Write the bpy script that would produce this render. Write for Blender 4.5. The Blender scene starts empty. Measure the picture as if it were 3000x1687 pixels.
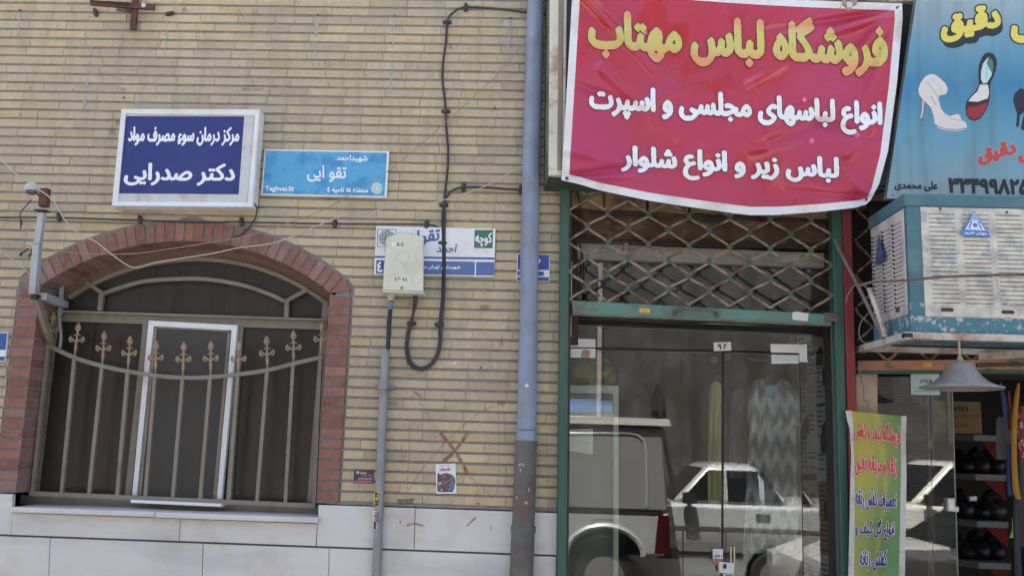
import bpy, bmesh, math, random
import numpy as np
from mathutils import Vector, Matrix

random.seed(11)
RNG = np.random.default_rng(11)
SC = bpy.context.scene
COL = SC.collection

# ------------------------------------------------------------------ camera
FPX, W0, H0 = 2621.0, 3000.0, 1687.0          # focal length in photo pixels, photo size
EYE, DIST = 1.70, 4.90                         # eye height, distance to the facade (m)
PITCH, ROLL, YAW = [math.radians(a) for a in (9.772, 1.781, -2.0745)]
cp, sp, cy, sy = math.cos(PITCH), math.sin(PITCH), math.cos(YAW), math.sin(YAW)
FW = Vector((sy * cp, cy * cp, sp)); R0 = Vector((cy, -sy, 0)); U0 = R0.cross(FW)
RT = R0 * math.cos(ROLL) + U0 * math.sin(ROLL)
UP = U0 * math.cos(ROLL) - R0 * math.sin(ROLL)
cam = bpy.data.cameras.new('camera'); cam.sensor_width = 36; cam.lens = 36 * FPX / W0
cam.clip_end = 600; cam.clip_start = 0.05
cob = bpy.data.objects.new('camera', cam); COL.objects.link(cob)
m = Matrix((RT, UP, -FW)).transposed().to_4x4(); m.translation = (0, -DIST, EYE)
cob.matrix_world = m
SC.camera = cob

# ------------------------------------------------------------------ sky, sun, exposure
SUN_EL, SUN_AZ = math.radians(64), math.radians(-18)   # sun stands high behind the shop fronts
world = bpy.data.worlds.new('World'); SC.world = world; world.use_nodes = True
wn = world.node_tree
sky = wn.nodes.new('ShaderNodeTexSky'); sky.sky_type = 'NISHITA'; sky.sun_disc = False
sky.sun_elevation = SUN_EL; sky.sun_rotation = SUN_AZ
sky.air_density = 1.0; sky.dust_density = 6.0; sky.ozone_density = 0.4
wn.links.new(sky.outputs[0], wn.nodes['Background'].inputs[0])
wn.nodes['Background'].inputs[1].default_value = 0.085
sl = bpy.data.lights.new('sun', 'SUN'); sl.energy = 5.0; sl.angle = math.radians(0.53); sl.color = (1, .95, .88)
so = bpy.data.objects.new('sun', sl); COL.objects.link(so)
sd = Vector((math.sin(SUN_AZ) * math.cos(SUN_EL), math.cos(SUN_AZ) * math.cos(SUN_EL), math.sin(SUN_EL)))
so.location = (-8, 20, 40); so.rotation_euler = sd.to_track_quat('Z', 'Y').to_euler()
SC.view_settings.view_transform = 'Standard'; SC.view_settings.look = 'None'
SC.view_settings.gamma = 1; SC.view_settings.use_curve_mapping = False
SC.view_settings.exposure = 2.44
SC.render.engine = 'CYCLES'
SC.cycles.use_denoising = True
SC.cycles.max_bounces = 10; SC.cycles.transparent_max_bounces = 16; SC.cycles.glossy_bounces = 5
SC.cycles.sample_clamp_indirect = 8

# ------------------------------------------------------------------ helpers
def P(px, py, y=0.0):
    """point of the plane at depth y seen at photo pixel (px, py): measured positions, in metres"""
    d = RT * ((px - W0 / 2) / FPX) - UP * ((py - H0 / 2) / FPX) + FW
    t = (DIST + y) / d.y
    return Vector((d.x * t, y, EYE + d.z * t))

def X(px, py, y=0.0): return P(px, py, y).x
def Z(px, py, y=0.0): return P(px, py, y).z

class MB:
    """collects faces for ONE mesh object"""
    def __init__(s): s.v = []; s.f = []; s.mi = []; s.cur = 0; s.col = {}
    def add(s, vs, fs):
        n = len(s.v); s.v += [tuple(p) for p in vs]
        for f in fs: s.f.append(tuple(i + n for i in f)); s.mi.append(s.cur)
        return n
    def box(s, x0, x1, y0, y1, z0, z1):
        s.add([(x0,y0,z0),(x1,y0,z0),(x1,y1,z0),(x0,y1,z0),(x0,y0,z1),(x1,y0,z1),(x1,y1,z1),(x0,y1,z1)],
              [(0,3,2,1),(4,5,6,7),(0,1,5,4),(1,2,6,5),(2,3,7,6),(3,0,4,7)]); return s
    def hexa(s, p):   # 8 points: front 4 (ccw seen from the camera side), back 4
        s.add(p, [(0,1,2,3),(7,6,5,4),(0,4,5,1),(1,5,6,2),(2,6,7,3),(3,7,4,0)]); return s
    def bev(s, p, t, dep):
        """slab: front corners p (ccw from the front), front face inset by t, thickness dep along +y"""
        c = sum((Vector(q) for q in p), Vector()) / 4
        q = [Vector(a) + Vector((t if a[0] < c[0] else -t, 0, t if a[2] < c[2] else -t)) for a in p]
        r = [Vector(a) + Vector((0, t, 0)) for a in p]
        b = [Vector(a) + Vector((0, dep, 0)) for a in p]
        s.add(q + r + b, [(0,1,2,3)] + [(4+i, 4+(i+1)%4, (i+1)%4, i) for i in range(4)]
              + [(8+i, 8+(i+1)%4, 4+(i+1)%4, 4+i) for i in range(4)] + [(11,10,9,8)]); return s
    def slab(s, c, y0, y1, t=0.0):
        """board from photo corners TL,TR,BR,BL at depth y0, going back to y1"""
        p = [P(*c[3], y0), P(*c[2], y0), P(*c[1], y0), P(*c[0], y0)]
        if t: return s.bev(p, t, y1 - y0)
        return s.hexa(p + [a + Vector((0, y1 - y0, 0)) for a in p])
    def prism(s, poly, y0, y1):
        """polygon of (x, z), ccw seen from the camera, between depths y0 (front) and y1"""
        n = len(poly)
        s.add([(x, y0, z) for x, z in poly] + [(x, y1, z) for x, z in poly],
              [tuple(range(n)), tuple(range(2*n-1, n-1, -1))] + [(i+n, (i+1)%n+n, (i+1)%n, i) for i in range(n)]); return s
    def tube(s, pts, r, n=8, cap=True, sq=False):
        pts = [Vector(p) for p in pts]; N = len(pts)
        rr = r if hasattr(r, '__len__') else [r] * N
        ring = []; prev = None
        for i, p in enumerate(pts):
            t = (pts[min(i+1, N-1)] - pts[max(i-1, 0)]).normalized()
            if prev is None:
                a = Vector((0, 1, 0)) if abs(t.y) < .9 else Vector((1, 0, 0))
                u = (a - t * a.dot(t)).normalized()
            else:
                u = (prev - t * prev.dot(t))
                u = u.normalized() if u.length > 1e-6 else prev
            prev = u; w = t.cross(u)
            off = math.pi / n if sq else 0
            ring.append([p + (u * math.cos(2*math.pi*k/n + off) + w * math.sin(2*math.pi*k/n + off)) * rr[i] for k in range(n)])
        fs = []
        for i in range(N - 1):
            for k in range(n):
                fs.append((i*n+k, i*n+(k+1)%n, (i+1)*n+(k+1)%n, (i+1)*n+k))
        if cap: fs += [tuple(range(n-1, -1, -1)), tuple((N-1)*n+k for k in range(n))]
        s.add([p for q in ring for p in q], fs); return s
    def lathe(s, prof, c, n=20, axis='z'):
        """profile of (r, h) turned about an axis through c"""
        c = Vector(c); vs = []
        for r, h in prof:
            for k in range(n):
                a = 2*math.pi*k/n
                q = (r*math.cos(a), r*math.sin(a), h)
                q = {'z': q, 'y': (q[0], q[2], q[1]), 'x': (q[2], q[0], q[1])}[axis]
                vs.append(c + Vector(q))
        fs = [(i*n+k, i*n+(k+1)%n, (i+1)*n+(k+1)%n, (i+1)*n+k) for i in range(len(prof)-1) for k in range(n)]
        fs += [tuple(range(n-1, -1, -1)), tuple((len(prof)-1)*n+k for k in range(n))]
        s.add(vs, fs); return s
    def grid(s, fn, nu, nv):
        vs = [fn(i/nu, j/nv) for j in range(nv+1) for i in range(nu+1)]
        fs = [(j*(nu+1)+i, j*(nu+1)+i+1, (j+1)*(nu+1)+i+1, (j+1)*(nu+1)+i) for j in range(nv) for i in range(nu)]
        s.add(vs, fs); return s

def root_loc(o):
    while o.parent: o = o.parent
    return o.location

def obj(name, mb, mat, parent=None, smooth=False, kind=None, label=None, fix=True):
    me = bpy.data.meshes.new(name)
    v = mb.v
    if parent is not None:
        L = root_loc(parent); v = [(a-L.x, b-L.y, c-L.z) for a, b, c in v]
    me.from_pydata(v, [], mb.f)
    for mt in (mat if isinstance(mat, (list, tuple)) else [mat]): me.materials.append(mt)
    if len(me.materials) > 1: me.polygons.foreach_set('material_index', mb.mi)
    for an, vals in mb.col.items():
        a = me.attributes.new(an, 'FLOAT_COLOR', 'POINT')
        a.data.foreach_set('color', np.asarray(vals, 'f').ravel())
    if fix:
        bm = bmesh.new(); bm.from_mesh(me); bmesh.ops.recalc_face_normals(bm, faces=bm.faces); bm.to_mesh(me); bm.free()
    if smooth:
        me.polygons.foreach_set('use_smooth', [True] * len(me.polygons))
        try: me.set_sharp_from_angle(angle=math.radians(40))
        except Exception: pass
    me.update()
    o = bpy.data.objects.new(name, me); COL.objects.link(o)
    if parent is not None: o.parent = parent
    if kind: o['kind'] = kind
    if label: o['label'] = label
    return o

def thing(name, label, cat, loc=(0, 0, 0), group=None):
    o = bpy.data.objects.new(name, None); COL.objects.link(o); o.location = loc
    o.empty_display_size = .1
    return tag(o, label, cat, group)

def tag(o, label, cat, group=None):
    o['label'] = label; o['category'] = cat
    if group: o['group'] = group
    return o

def srgb(r, g, b):
    f = lambda c: c/12.92 if c <= .04045 else ((c+.055)/1.055)**2.4
    return (f(r/255), f(g/255), f(b/255))

# ------------------------------------------------------------------ materials
MATS = {}
def M(name, c, rough=.6, metal=0., var=.12, vs=6., dirt=None, da=.0, ds=4., dt=.5, bump=0., bs=60., spec=.5, coat=0., stretch=(1,1,1), thr=None, attr=None, streak=None):
    """painted / stone / metal surface: base colour with grain, a second colour (dirt, rust, bare patches) in noise patches, fine relief"""
    if name in MATS: return MATS[name]
    mt = bpy.data.materials.new(name); mt.use_nodes = True; nt = mt.node_tree; N = nt.nodes; L = nt.links
    b = N['Principled BSDF']; b.inputs['Roughness'].default_value = rough; b.inputs['Metallic'].default_value = metal
    b.inputs['Specular IOR Level'].default_value = spec; b.inputs['Coat Weight'].default_value = coat
    tc = N.new('ShaderNodeTexCoord'); mp = N.new('ShaderNodeMapping'); mp.inputs['Scale'].default_value = stretch
    L.new(tc.outputs['Object'], mp.inputs[0])
    def noise(sc, det=5, ro=.6, off=0.):
        n = N.new('ShaderNodeTexNoise'); n.inputs['Scale'].default_value = sc; n.inputs['Detail'].default_value = det
        n.inputs['Roughness'].default_value = ro
        if off:
            a = N.new('ShaderNodeVectorMath'); a.inputs[1].default_value = (off, off*.7, off*1.3); L.new(mp.outputs[0], a.inputs[0]); L.new(a.outputs[0], n.inputs[0])
        else: L.new(mp.outputs[0], n.inputs[0])
        return n.outputs[0]
    def mix(f, a, bb, bt='MIX'):
        x = N.new('ShaderNodeMix'); x.data_type = 'RGBA'; x.blend_type = bt
        if isinstance(f, float): x.inputs[0].default_value = f
        else: L.new(f, x.inputs[0])
        for sck, val in ((x.inputs[6], a), (x.inputs[7], bb)):
            if isinstance(val, tuple): sck.default_value = (*val[:3], 1)
            else: L.new(val, sck)
        return x.outputs[2]
    def ramp(f, lo, hi):
        r = N.new('ShaderNodeMapRange'); L.new(f, r.inputs[0]); r.inputs[1].default_value = lo; r.inputs[2].default_value = hi
        return r.outputs[0]
    if attr:
        at = N.new('ShaderNodeAttribute'); at.attribute_name = attr; base = at.outputs['Color']
    else: base = tuple(c)
    if var:
        k = ramp(noise(vs), .25, .75)
        lo = N.new('ShaderNodeMix'); lo.data_type = 'FLOAT'; L.new(k, lo.inputs[0]); lo.inputs[2].default_value = 1-var; lo.inputs[3].default_value = 1+var
        cmb = N.new('ShaderNodeCombineColor')
        for i in range(3): L.new(lo.outputs[0], cmb.inputs[i])
        base = mix(1., base, cmb.outputs[0], 'MULTIPLY')
    if dirt is not None:
        w = .06 if thr is None else thr
        k = ramp(noise(ds, 8, .65, 7.3), dt - w, dt + w)
        mm = N.new('ShaderNodeMath'); mm.operation = 'MULTIPLY'; L.new(k, mm.inputs[0]); mm.inputs[1].default_value = da
        base = mix(mm.outputs[0], base, tuple(dirt))
        if metal == 0 and rough < .5:
            rr = N.new('ShaderNodeMix'); rr.data_type = 'FLOAT'; L.new(mm.outputs[0], rr.inputs[0]); rr.inputs[2].default_value = rough; rr.inputs[3].default_value = .85
            L.new(rr.outputs[0], b.inputs['Roughness'])
    if streak:
        sc_, colr, am = streak
        mp2 = N.new('ShaderNodeMapping'); mp2.inputs['Scale'].default_value = sc_; L.new(tc.outputs['Object'], mp2.inputs[0])
        n2 = N.new('ShaderNodeTexNoise'); n2.inputs['Scale'].default_value = 1; n2.inputs['Detail'].default_value = 4; L.new(mp2.outputs[0], n2.inputs[0])
        k = ramp(n2.outputs[0], .48, .72)
        mm = N.new('ShaderNodeMath'); mm.operation = 'MULTIPLY'; L.new(k, mm.inputs[0]); mm.inputs[1].default_value = am
        base = mix(mm.outputs[0], base, tuple(colr))
    if isinstance(base, tuple): b.inputs['Base Color'].default_value = (*base[:3], 1)
    else: L.new(base, b.inputs['Base Color'])
    if bump:
        bp = N.new('ShaderNodeBump'); bp.inputs['Strength'].default_value = bump; bp.inputs['Distance'].default_value = .004
        L.new(noise(bs, 6, .6, 3.1), bp.inputs['Height']); L.new(bp.outputs[0], b.inputs['Normal'])
    MATS[name] = mt
    return mt

def glass(name, tint=(1, 1, 1), dust=.03, dustc=(.5, .5, .48), ior=1.5, ds=3.):
    """clear pane: Fresnel mirror over see-through, with a thin film of dust"""
    mt = bpy.data.materials.new(name); mt.use_nodes = True; nt = mt.node_tree; N = nt.nodes; L = nt.links
    N.remove(N['Principled BSDF']); out = N['Material Output']
    tr = N.new('ShaderNodeBsdfTransparent'); tr.inputs[0].default_value = (*tint, 1)
    gl = N.new('ShaderNodeBsdfGlossy'); gl.inputs['Roughness'].default_value = 0.0
    fr = N.new('ShaderNodeFresnel'); fr.inputs[0].default_value = ior
    m1 = N.new('ShaderNodeMixShader'); L.new(fr.outputs[0], m1.inputs[0]); L.new(tr.outputs[0], m1.inputs[1]); L.new(gl.outputs[0], m1.inputs[2])
    df = N.new('ShaderNodeBsdfDiffuse'); df.inputs[0].default_value = (*dustc, 1)
    tc = N.new('ShaderNodeTexCoord'); mp = N.new('ShaderNodeMapping'); mp.inputs['Scale'].default_value = (1.5, 1, .5); L.new(tc.outputs['Object'], mp.inputs[0])
    no = N.new('ShaderNodeTexNoise'); no.inputs['Scale'].default_value = ds; no.inputs['Detail'].default_value = 7; L.new(mp.outputs[0], no.inputs[0])
    mr = N.new('ShaderNodeMapRange'); L.new(no.outputs[0], mr.inputs[0]); mr.inputs[1].default_value = .35; mr.inputs[2].default_value = .7
    mr.inputs[3].default_value = dust * .3; mr.inputs[4].default_value = dust * 1.7
    m2 = N.new('ShaderNodeMixShader'); L.new(mr.outputs[0], m2.inputs[0]); L.new(m1.outputs[0], m2.inputs[1]); L.new(df.outputs[0], m2.inputs[2])
    L.new(m2.outputs[0], out.inputs[0])
    MATS[name] = mt; return mt

PLAIN = {}
def C(r, g, b, rough=.6, var=.06):
    """flat print or small painted piece, colour given as it looks (sRGB)"""
    k = (r, g, b, rough)
    if k not in PLAIN: PLAIN[k] = M('print_%d_%d_%d_%d' % (r, g, b, rough*100), srgb(r, g, b), rough, var=var, vs=25)
    return PLAIN[k]

# ------------------------------------------------------------------ lettering
AR = {'ا':(0xFE8D,0xFE8E),'ب':(0xFE8F,0xFE90,0xFE91,0xFE92),'پ':(0xFB56,0xFB57,0xFB58,0xFB59),'ت':(0xFE95,0xFE96,0xFE97,0xFE98),
 'ج':(0xFE9D,0xFE9E,0xFE9F,0xFEA0),'چ':(0xFB7A,0xFB7B,0xFB7C,0xFB7D),'ح':(0xFEA1,0xFEA2,0xFEA3,0xFEA4),'د':(0xFEA9,0xFEAA),
 'ر':(0xFEAD,0xFEAE),'ز':(0xFEAF,0xFEB0),'س':(0xFEB1,0xFEB2,0xFEB3,0xFEB4),'ش':(0xFEB5,0xFEB6,0xFEB7,0xFEB8),'ص':(0xFEB9,0xFEBA,0xFEBB,0xFEBC),
 'ط':(0xFEC1,0xFEC2,0xFEC3,0xFEC4),'ع':(0xFEC9,0xFECA,0xFECB,0xFECC),'ف':(0xFED1,0xFED2,0xFED3,0xFED4),'ق':(0xFED5,0xFED6,0xFED7,0xFED8),
 'ک':(0xFB8E,0xFB8F,0xFB90,0xFB91),'گ':(0xFB92,0xFB93,0xFB94,0xFB95),'ل':(0xFEDD,0xFEDE,0xFEDF,0xFEE0),'م':(0xFEE1,0xFEE2,0xFEE3,0xFEE4),
 'ن':(0xFEE5,0xFEE6,0xFEE7,0xFEE8),'ه':(0xFEE9,0xFEEA,0xFEEB,0xFEEC),'و':(0xFEED,0xFEEE),'ی':(0xFBFC,0xFBFD,0xFBFE,0xFBFF),'ء':(0xFE80,)}
def shape(t):
    """joins Persian letters and puts them in drawing order; numbers and Latin stay left to right"""
    o = []
    for i, c in enumerate(t):
        if c not in AR: o.append(c); continue
        f = AR[c]; p = t[i-1] if i else ' '; n = t[i+1] if i+1 < len(t) else ' '
        jp = p in AR and len(AR[p]) == 4; jn = n in AR and len(AR[n]) > 1 and len(f) == 4
        if len(f) == 1: o.append(chr(f[0])); continue
        k = (3 if jn else 1) if jp else (2 if jn else 0)
        o.append(chr(f[k]))
    if not any(c in AR for c in t): return t
    res = []; i = len(o) - 1
    while i >= 0:
        if o[i].isdigit():
            j = i
            while j > 0 and o[j-1].isdigit(): j -= 1
            res += o[j:i+1]; i = j - 1
        else: res.append(o[i]); i -= 1
    return ''.join(res)

def outline_polys(text):
    cu = bpy.data.curves.new('tmp', 'FONT'); cu.body = text; cu.size = 1
    ob = bpy.data.objects.new('tmp', cu); COL.objects.link(ob)
    dg = bpy.context.evaluated_depsgraph_get()
    cv = ob.evaluated_get(dg).to_curve(dg)
    polys = []
    for sp_ in cv.splines:
        pts = sp_.bezier_points; n = len(pts); out = []
        if n < 2: continue
        for i in range(n):
            a, b_ = pts[i], pts[(i+1) % n]
            p0, p1, p2, p3 = [np.array(q[:2]) for q in (a.co, a.handle_right, b_.handle_left, b_.co)]
            st = 1 if (np.linalg.norm(np.cross(np.append(p1-p0, 0), np.append(p3-p0, 0))) < 1e-9 and np.linalg.norm(np.cross(np.append(p2-p0, 0), np.append(p3-p0, 0))) < 1e-9) else 6
            for k in range(st):
                u = k / st
                out.append((1-u)**3*p0 + 3*u*(1-u)**2*p1 + 3*u*u*(1-u)*p2 + u**3*p3)
        polys.append(np.array(out))
    ob.evaluated_get(dg).to_curve_clear()
    bpy.data.objects.remove(ob); bpy.data.curves.remove(cu)
    return polys

def raster(polys, sx, sz, pad):
    """non-zero fill of outline polygons into a grid"""
    A = np.concatenate(polys); lo = A.min(0); hi = A.max(0)
    w = int((hi[0]-lo[0])*sx) + 2*pad + 3; h = int((hi[1]-lo[1])*sz) + 2*pad + 3
    acc = np.zeros((h, w+1), np.int32)
    for p in polys:
        q = np.stack([(p[:,0]-lo[0])*sx + pad + 1, (p[:,1]-lo[1])*sz + pad + 1], 1)
        r = np.roll(q, -1, 0)
        for (x0, z0), (x1, z1) in zip(q, r):
            if z0 == z1: continue
            s_ = 1 if z1 > z0 else -1
            a, b_ = (z0, z1) if s_ > 0 else (z1, z0)
            js = np.arange(math.ceil(a - .5), math.ceil(b_ - .5))
            if len(js) == 0: continue
            xs = x0 + (js + .5 - z0) * (x1 - x0) / (z1 - z0)
            np.add.at(acc, (js, np.clip(np.ceil(xs - .5).astype(int), 0, w)), s_)
    return np.cumsum(acc, 1)[:, :w] != 0

def dilate(g, off):
    o = g.copy(); h, w = g.shape
    for dx, dz in off:
        a = np.zeros_like(g)
        a[max(dz,0):h+min(dz,0), max(dx,0):w+min(dx,0)] = g[max(-dz,0):h+min(-dz,0), max(-dx,0):w+min(-dx,0)]
        o |= a
    return o

def nib(rx, rz, kind):
    out = []
    R = int(math.ceil(max(rx, rz)))
    for dx in range(-R, R+1):
        for dz in range(-R, R+1):
            if kind == 'd': ok = abs(dx)/max(rx,.01) + abs(dz)/max(rz,.01) <= 1
            else: ok = (dx/max(rx,.01))**2 + (dz/max(rz,.01))**2 <= 1
            if ok: out.append((dx, dz))
    return out

def contour_mesh(g, mb, fn, tight=None):
    """filled outline of a grid (marching squares on a smoothed field) mapped to the surface by fn(u, v)"""
    f = g.astype(float)
    f = np.pad(f, 2)
    k = np.array([1, 2, 1]) / 4
    f = sum(k[i] * np.roll(f, i-1, 0) for i in range(3)); f = sum(k[i] * np.roll(f, i-1, 1) for i in range(3))
    h, w = f.shape
    if f.max() <= .5: f *= .95/f.max()
    ins = f > .5
    if tight is None:
        zz, xx = np.nonzero(ins); tight = (xx.min()-.0, xx.max()+.0, zz.min()-.0, zz.max()+.0)
    x0, x1, z0, z1 = tight
    cache = {}; vs = []; fs = []; uv = []
    def V(x, z):
        kk = (round(x*64), round(z*64))
        if kk not in cache:
            u, v = (x-x0)/(x1-x0), (z-z0)/(z1-z0)
            cache[kk] = len(vs); vs.append(fn(u, v)); uv.append((u, v))
        return cache[kk]
    full = ins[:-1,:-1] & ins[1:,:-1] & ins[:-1,1:] & ins[1:,1:]
    anyc = ins[:-1,:-1] | ins[1:,:-1] | ins[:-1,1:] | ins[1:,1:]
    for j in range(h-1):
        row = full[j]; d = np.diff(np.concatenate([[0], row.astype(int), [0]]))
        for a, b_ in zip(np.nonzero(d == 1)[0], np.nonzero(d == -1)[0]):
            while a < b_:
                e = min(b_, a + 6)
                fs.append((V(a, j), V(e, j), V(e, j+1), V(a, j+1))); a = e
    for j, i in zip(*np.nonzero(anyc & ~full)):
        cs = [(i, j), (i+1, j), (i+1, j+1), (i, j+1)]
        val = [f[j, i], f[j, i+1], f[j+1, i+1], f[j+1, i]]
        poly = []
        for q in range(4):
            a, b_ = val[q], val[(q+1) % 4]
            if a > .5: poly.append(V(*cs[q]))
            if (a > .5) != (b_ > .5):
                t = (.5 - a) / (b_ - a)
                poly.append(V(cs[q][0] + t*(cs[(q+1)%4][0]-cs[q][0]), cs[q][1] + t*(cs[(q+1)%4][1]-cs[q][1])))
        pp = []
        for t in poly:
            if t not in pp: pp.append(t)
        if len(pp) >= 3: fs.append(tuple(pp))
    mb.add(vs, fs)
    return uv, tight

def quadmap(q, y, lift):
    """(u, v) in the photo quad TL,TR,BR,BL -> point on the plane y"""
    TL, TR, BR, BL = [np.array(a, float) for a in q]
    def fn(u, v):
        p = (BL*(1-u) + BR*u)*(1-v) + (TL*(1-u) + TR*u)*v
        return P(p[0], p[1], y - lift)
    return fn

def qpx(q):
    TL, TR, BR, BL = [np.array(a, float) for a in q]
    return lambda u, v: (BL*(1-u) + BR*u)*(1-v) + (TL*(1-u) + TR*u)*v

def lettering(parent, text, q, y=None, mat=None, bold=.05, nibk='e', nx=1., border=0, bmat=None, mapper=None, lift=.0015, colfn=None, name='lettering', shadow=None):
    """one line of writing as a flat mesh in the photo quad q; bold = stroke growth in em"""
    TL, TR, BR, BL = [np.array(a, float) for a in q]
    hpx = (np.linalg.norm(TL-BL) + np.linalg.norm(TR-BR)) / 2; wpx = (np.linalg.norm(TL-TR) + np.linalg.norm(BL-BR)) / 2
    polys = outline_polys(shape(text))
    A = np.concatenate(polys); ew, eh = np.ptp(A[:,0]), np.ptp(A[:,1])
    res = min(1.4, max(.9, 70/hpx)) if hpx > 26 else 34/hpx        # grid cells per photo pixel
    sx, sz = wpx*res/ew, hpx*res/eh
    rx, rz = bold*sx*1.25*nx, bold*sz; rx = min(rx, rz*1.3); rz = min(rz, rx*1.5)
    pad = int(max(rx, rz) + border*res) + 3
    g = raster(polys, sx, sz, pad)
    if max(rx, rz) >= .8: g = dilate(g, nib(rx, rz, nibk))
    fn0 = mapper or quadmap
    out = []
    mb = MB(); uv, tight = contour_mesh(g, mb, fn0(q, y, lift))
    if colfn: mb.col['ink'] = [(*colfn(u, v), 1) for u, v in uv]
    out.append(obj(name, mb, mat, parent, fix=False))
    if border:
        gb = dilate(g, nib(border*res, border*res, 'e'))
        mb2 = MB(); contour_mesh(gb, mb2, fn0(q, y, lift*.5), tight)
        out.append(obj('lettering_outline', mb2, bmat, parent, fix=False))
    return out

def strokes_grid(strokes, res, lo, hi):
    """pen strokes [(points, radius)] -> grid"""
    w = int((hi[0]-lo[0])*res) + 6; h = int((hi[1]-lo[1])*res) + 6
    zz, xx = np.mgrid[0:h, 0:w]
    gx = (xx-3)/res + lo[0]; gz = (zz-3)/res + lo[1]
    g = np.zeros((h, w), bool)
    for pts, r in strokes:
        for a, b_ in zip(pts[:-1], pts[1:]):
            a = np.array(a, float); b_ = np.array(b_, float); d = b_-a; L2 = max((d**2).sum(), 1e-9)
            t = np.clip(((gx-a[0])*d[0] + (gz-a[1])*d[1])/L2, 0, 1)
            g |= (gx-a[0]-t*d[0])**2 + (gz-a[1]-t*d[1])**2 < r*r
    return g

def patch(parent, poly, y, mat, lift=.001, name='print', mapper=None):
    """flat printed shape from photo points"""
    mb = MB()
    f = (lambda p: mapper(p[0], p[1], lift)) if mapper else (lambda p: P(p[0], p[1], y - lift))
    mb.add([f(p) for p in poly], [tuple(range(len(poly)))])
    return obj(name, mb, mat, parent, fix=False)

def line(parent, pts, wd, y, mat, lift=.001, name='print_line', mapper=None):
    """flat drawn line, wd in photo pixels"""
    f = (lambda p: mapper(p[0], p[1], lift)) if mapper else (lambda p: P(p[0], p[1], y - lift))
    mb = MB(); pts = [np.array(p, float) for p in pts]; L_ = []
    for i, p in enumerate(pts):
        t = pts[min(i+1, len(pts)-1)] - pts[max(i-1, 0)]; t = t/ (np.linalg.norm(t)+1e-9); n = np.array([-t[1], t[0]])*wd/2
        L_ += [f(p-n), f(p+n)]
    mb.add(L_, [(2*i, 2*i+2, 2*i+3, 2*i+1) for i in range(len(pts)-1)])
    return obj(name, mb, mat, parent, fix=False)

def circ(c, r, n=16, a0=0, a1=2*math.pi):
    return [(c[0]+r*math.cos(a0+(a1-a0)*i/n), c[1]+r*math.sin(a0+(a1-a0)*i/n)) for i in range(n)]

def smooth_path(pts, k=6):
    """Catmull-Rom through points"""
    p = [np.array(a, float) for a in pts]; p = [2*p[0]-p[1]] + p + [2*p[-1]-p[-2]]; out = []
    for i in range(1, len(p)-2):
        for j in range(k):
            t = j/k
            out.append(.5*((2*p[i]) + (-p[i-1]+p[i+1])*t + (2*p[i-1]-5*p[i]+4*p[i+1]-p[i+2])*t*t + (-p[i-1]+3*p[i]-3*p[i+1]+p[i+2])*t**3))
    out.append(p[-2]); return out
# ------------------------------------------------------------------ ground, street, far side
asph = M('asphalt', (.115, .106, .095), .9, var=.25, vs=3, dirt=(.17, .155, .135), da=.6, ds=.7, dt=.55, thr=.2, bump=.5, bs=120)
pave = M('paving_concrete', (.42, .385, .335), .85, var=.18, vs=4, dirt=(.27, .245, .21), da=.6, ds=1.2, dt=.58, thr=.15, bump=.3, bs=90)
g = MB(); g.add([(-150, -150, -.14), (150, -150, -.14), (150, 150, -.14), (-150, 150, -.14)], [(0, 1, 2, 3)])
o = obj('ground', g, M('ground_earth', (.22, .2, .17), .95, var=.2, vs=.5)); o['kind'] = 'structure'
g = MB(); g.box(-60, 60, -8.9, -2.5, -.30, -.13); o = obj('road', g, asph); o['kind'] = 'structure'
side = MB(); side.box(-60, 60, -2.38, .3, -.3, 0)
pv = obj('pavement', side, pave); pv['kind'] = 'structure'
for k in range(-6, 9):
    b = MB(); b.bev([(k*1.0+.005, -2.5, -.14), (k*1.0+.995, -2.5, -.14), (k*1.0+.995, -2.5, .012), (k*1.0+.005, -2.5, .012)], .012, .12)
    obj('kerb_stone', b, pave, pv)
side = MB(); side.box(-60, 60, -10.2, -8.9, -.3, 0); o = obj('far_pavement', side, pave); o['kind'] = 'structure'

# far side of the street: an old rendered wall, seen only in the shop glass
ow = thing('rendered_wall', 'old grey rendered wall across the street, seen reflected in the shop glass', 'wall', (0, -10.2, 0))
rend = M('old_render', (.090, .089, .087), .92, var=.5, vs=2.6, dirt=(.06, .052, .047), da=.85, ds=1.5, dt=.54, thr=.05, bump=1., bs=7,
         streak=((3.2, 1, .22), (.03, .027, .025), .75))
b = MB(); b.box(-14, 1.15, -10.6, -10.2, -.2, 6.0); b.box(1.15, 2.4, -10.62, -10.24, -.2, 5.98); b.box(2.4, 14, -10.6, -10.2, -.2, 6.02)
obj('render_coat', b, rend, ow)
b = MB(); b.box(-14, 14, -10.66, -10.12, 6.03, 6.15); obj('coping', b, M('coping_cement', (.3, .29, .27), .9), ow)
b = MB(); b.tube([(.98, -10.13, 0), (.98, -10.13, 6.0)], .045, 10); obj('drain_pipe', b, M('pipe_grey', (.4, .39, .37), .6), ow)
sh = thing('shovel', 'dark long handled shovel leaning on the wall across the street', 'shovel', (2.0, -10.1, 0))
sx0, sx1 = P(1985, 1330, 10.4).x, P(1928, 1150, 10.4).x
b = MB(); b.tube([(sx0+.15, -9.8, .0), (sx1, -10.15, 2.45)], .022, 8); obj('handle', b, M('dark_wood', (.04, .032, .028), .8), sh)
b = MB(); b.box(sx1-.11, sx1+.11, -10.19, -10.14, 2.3, 2.6); b.box(sx1-.04, sx1+.04, -10.19, -10.15, 2.6, 2.74); obj('blade', b, M('old_steel', (.035, .034, .035), .6), sh)

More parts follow.
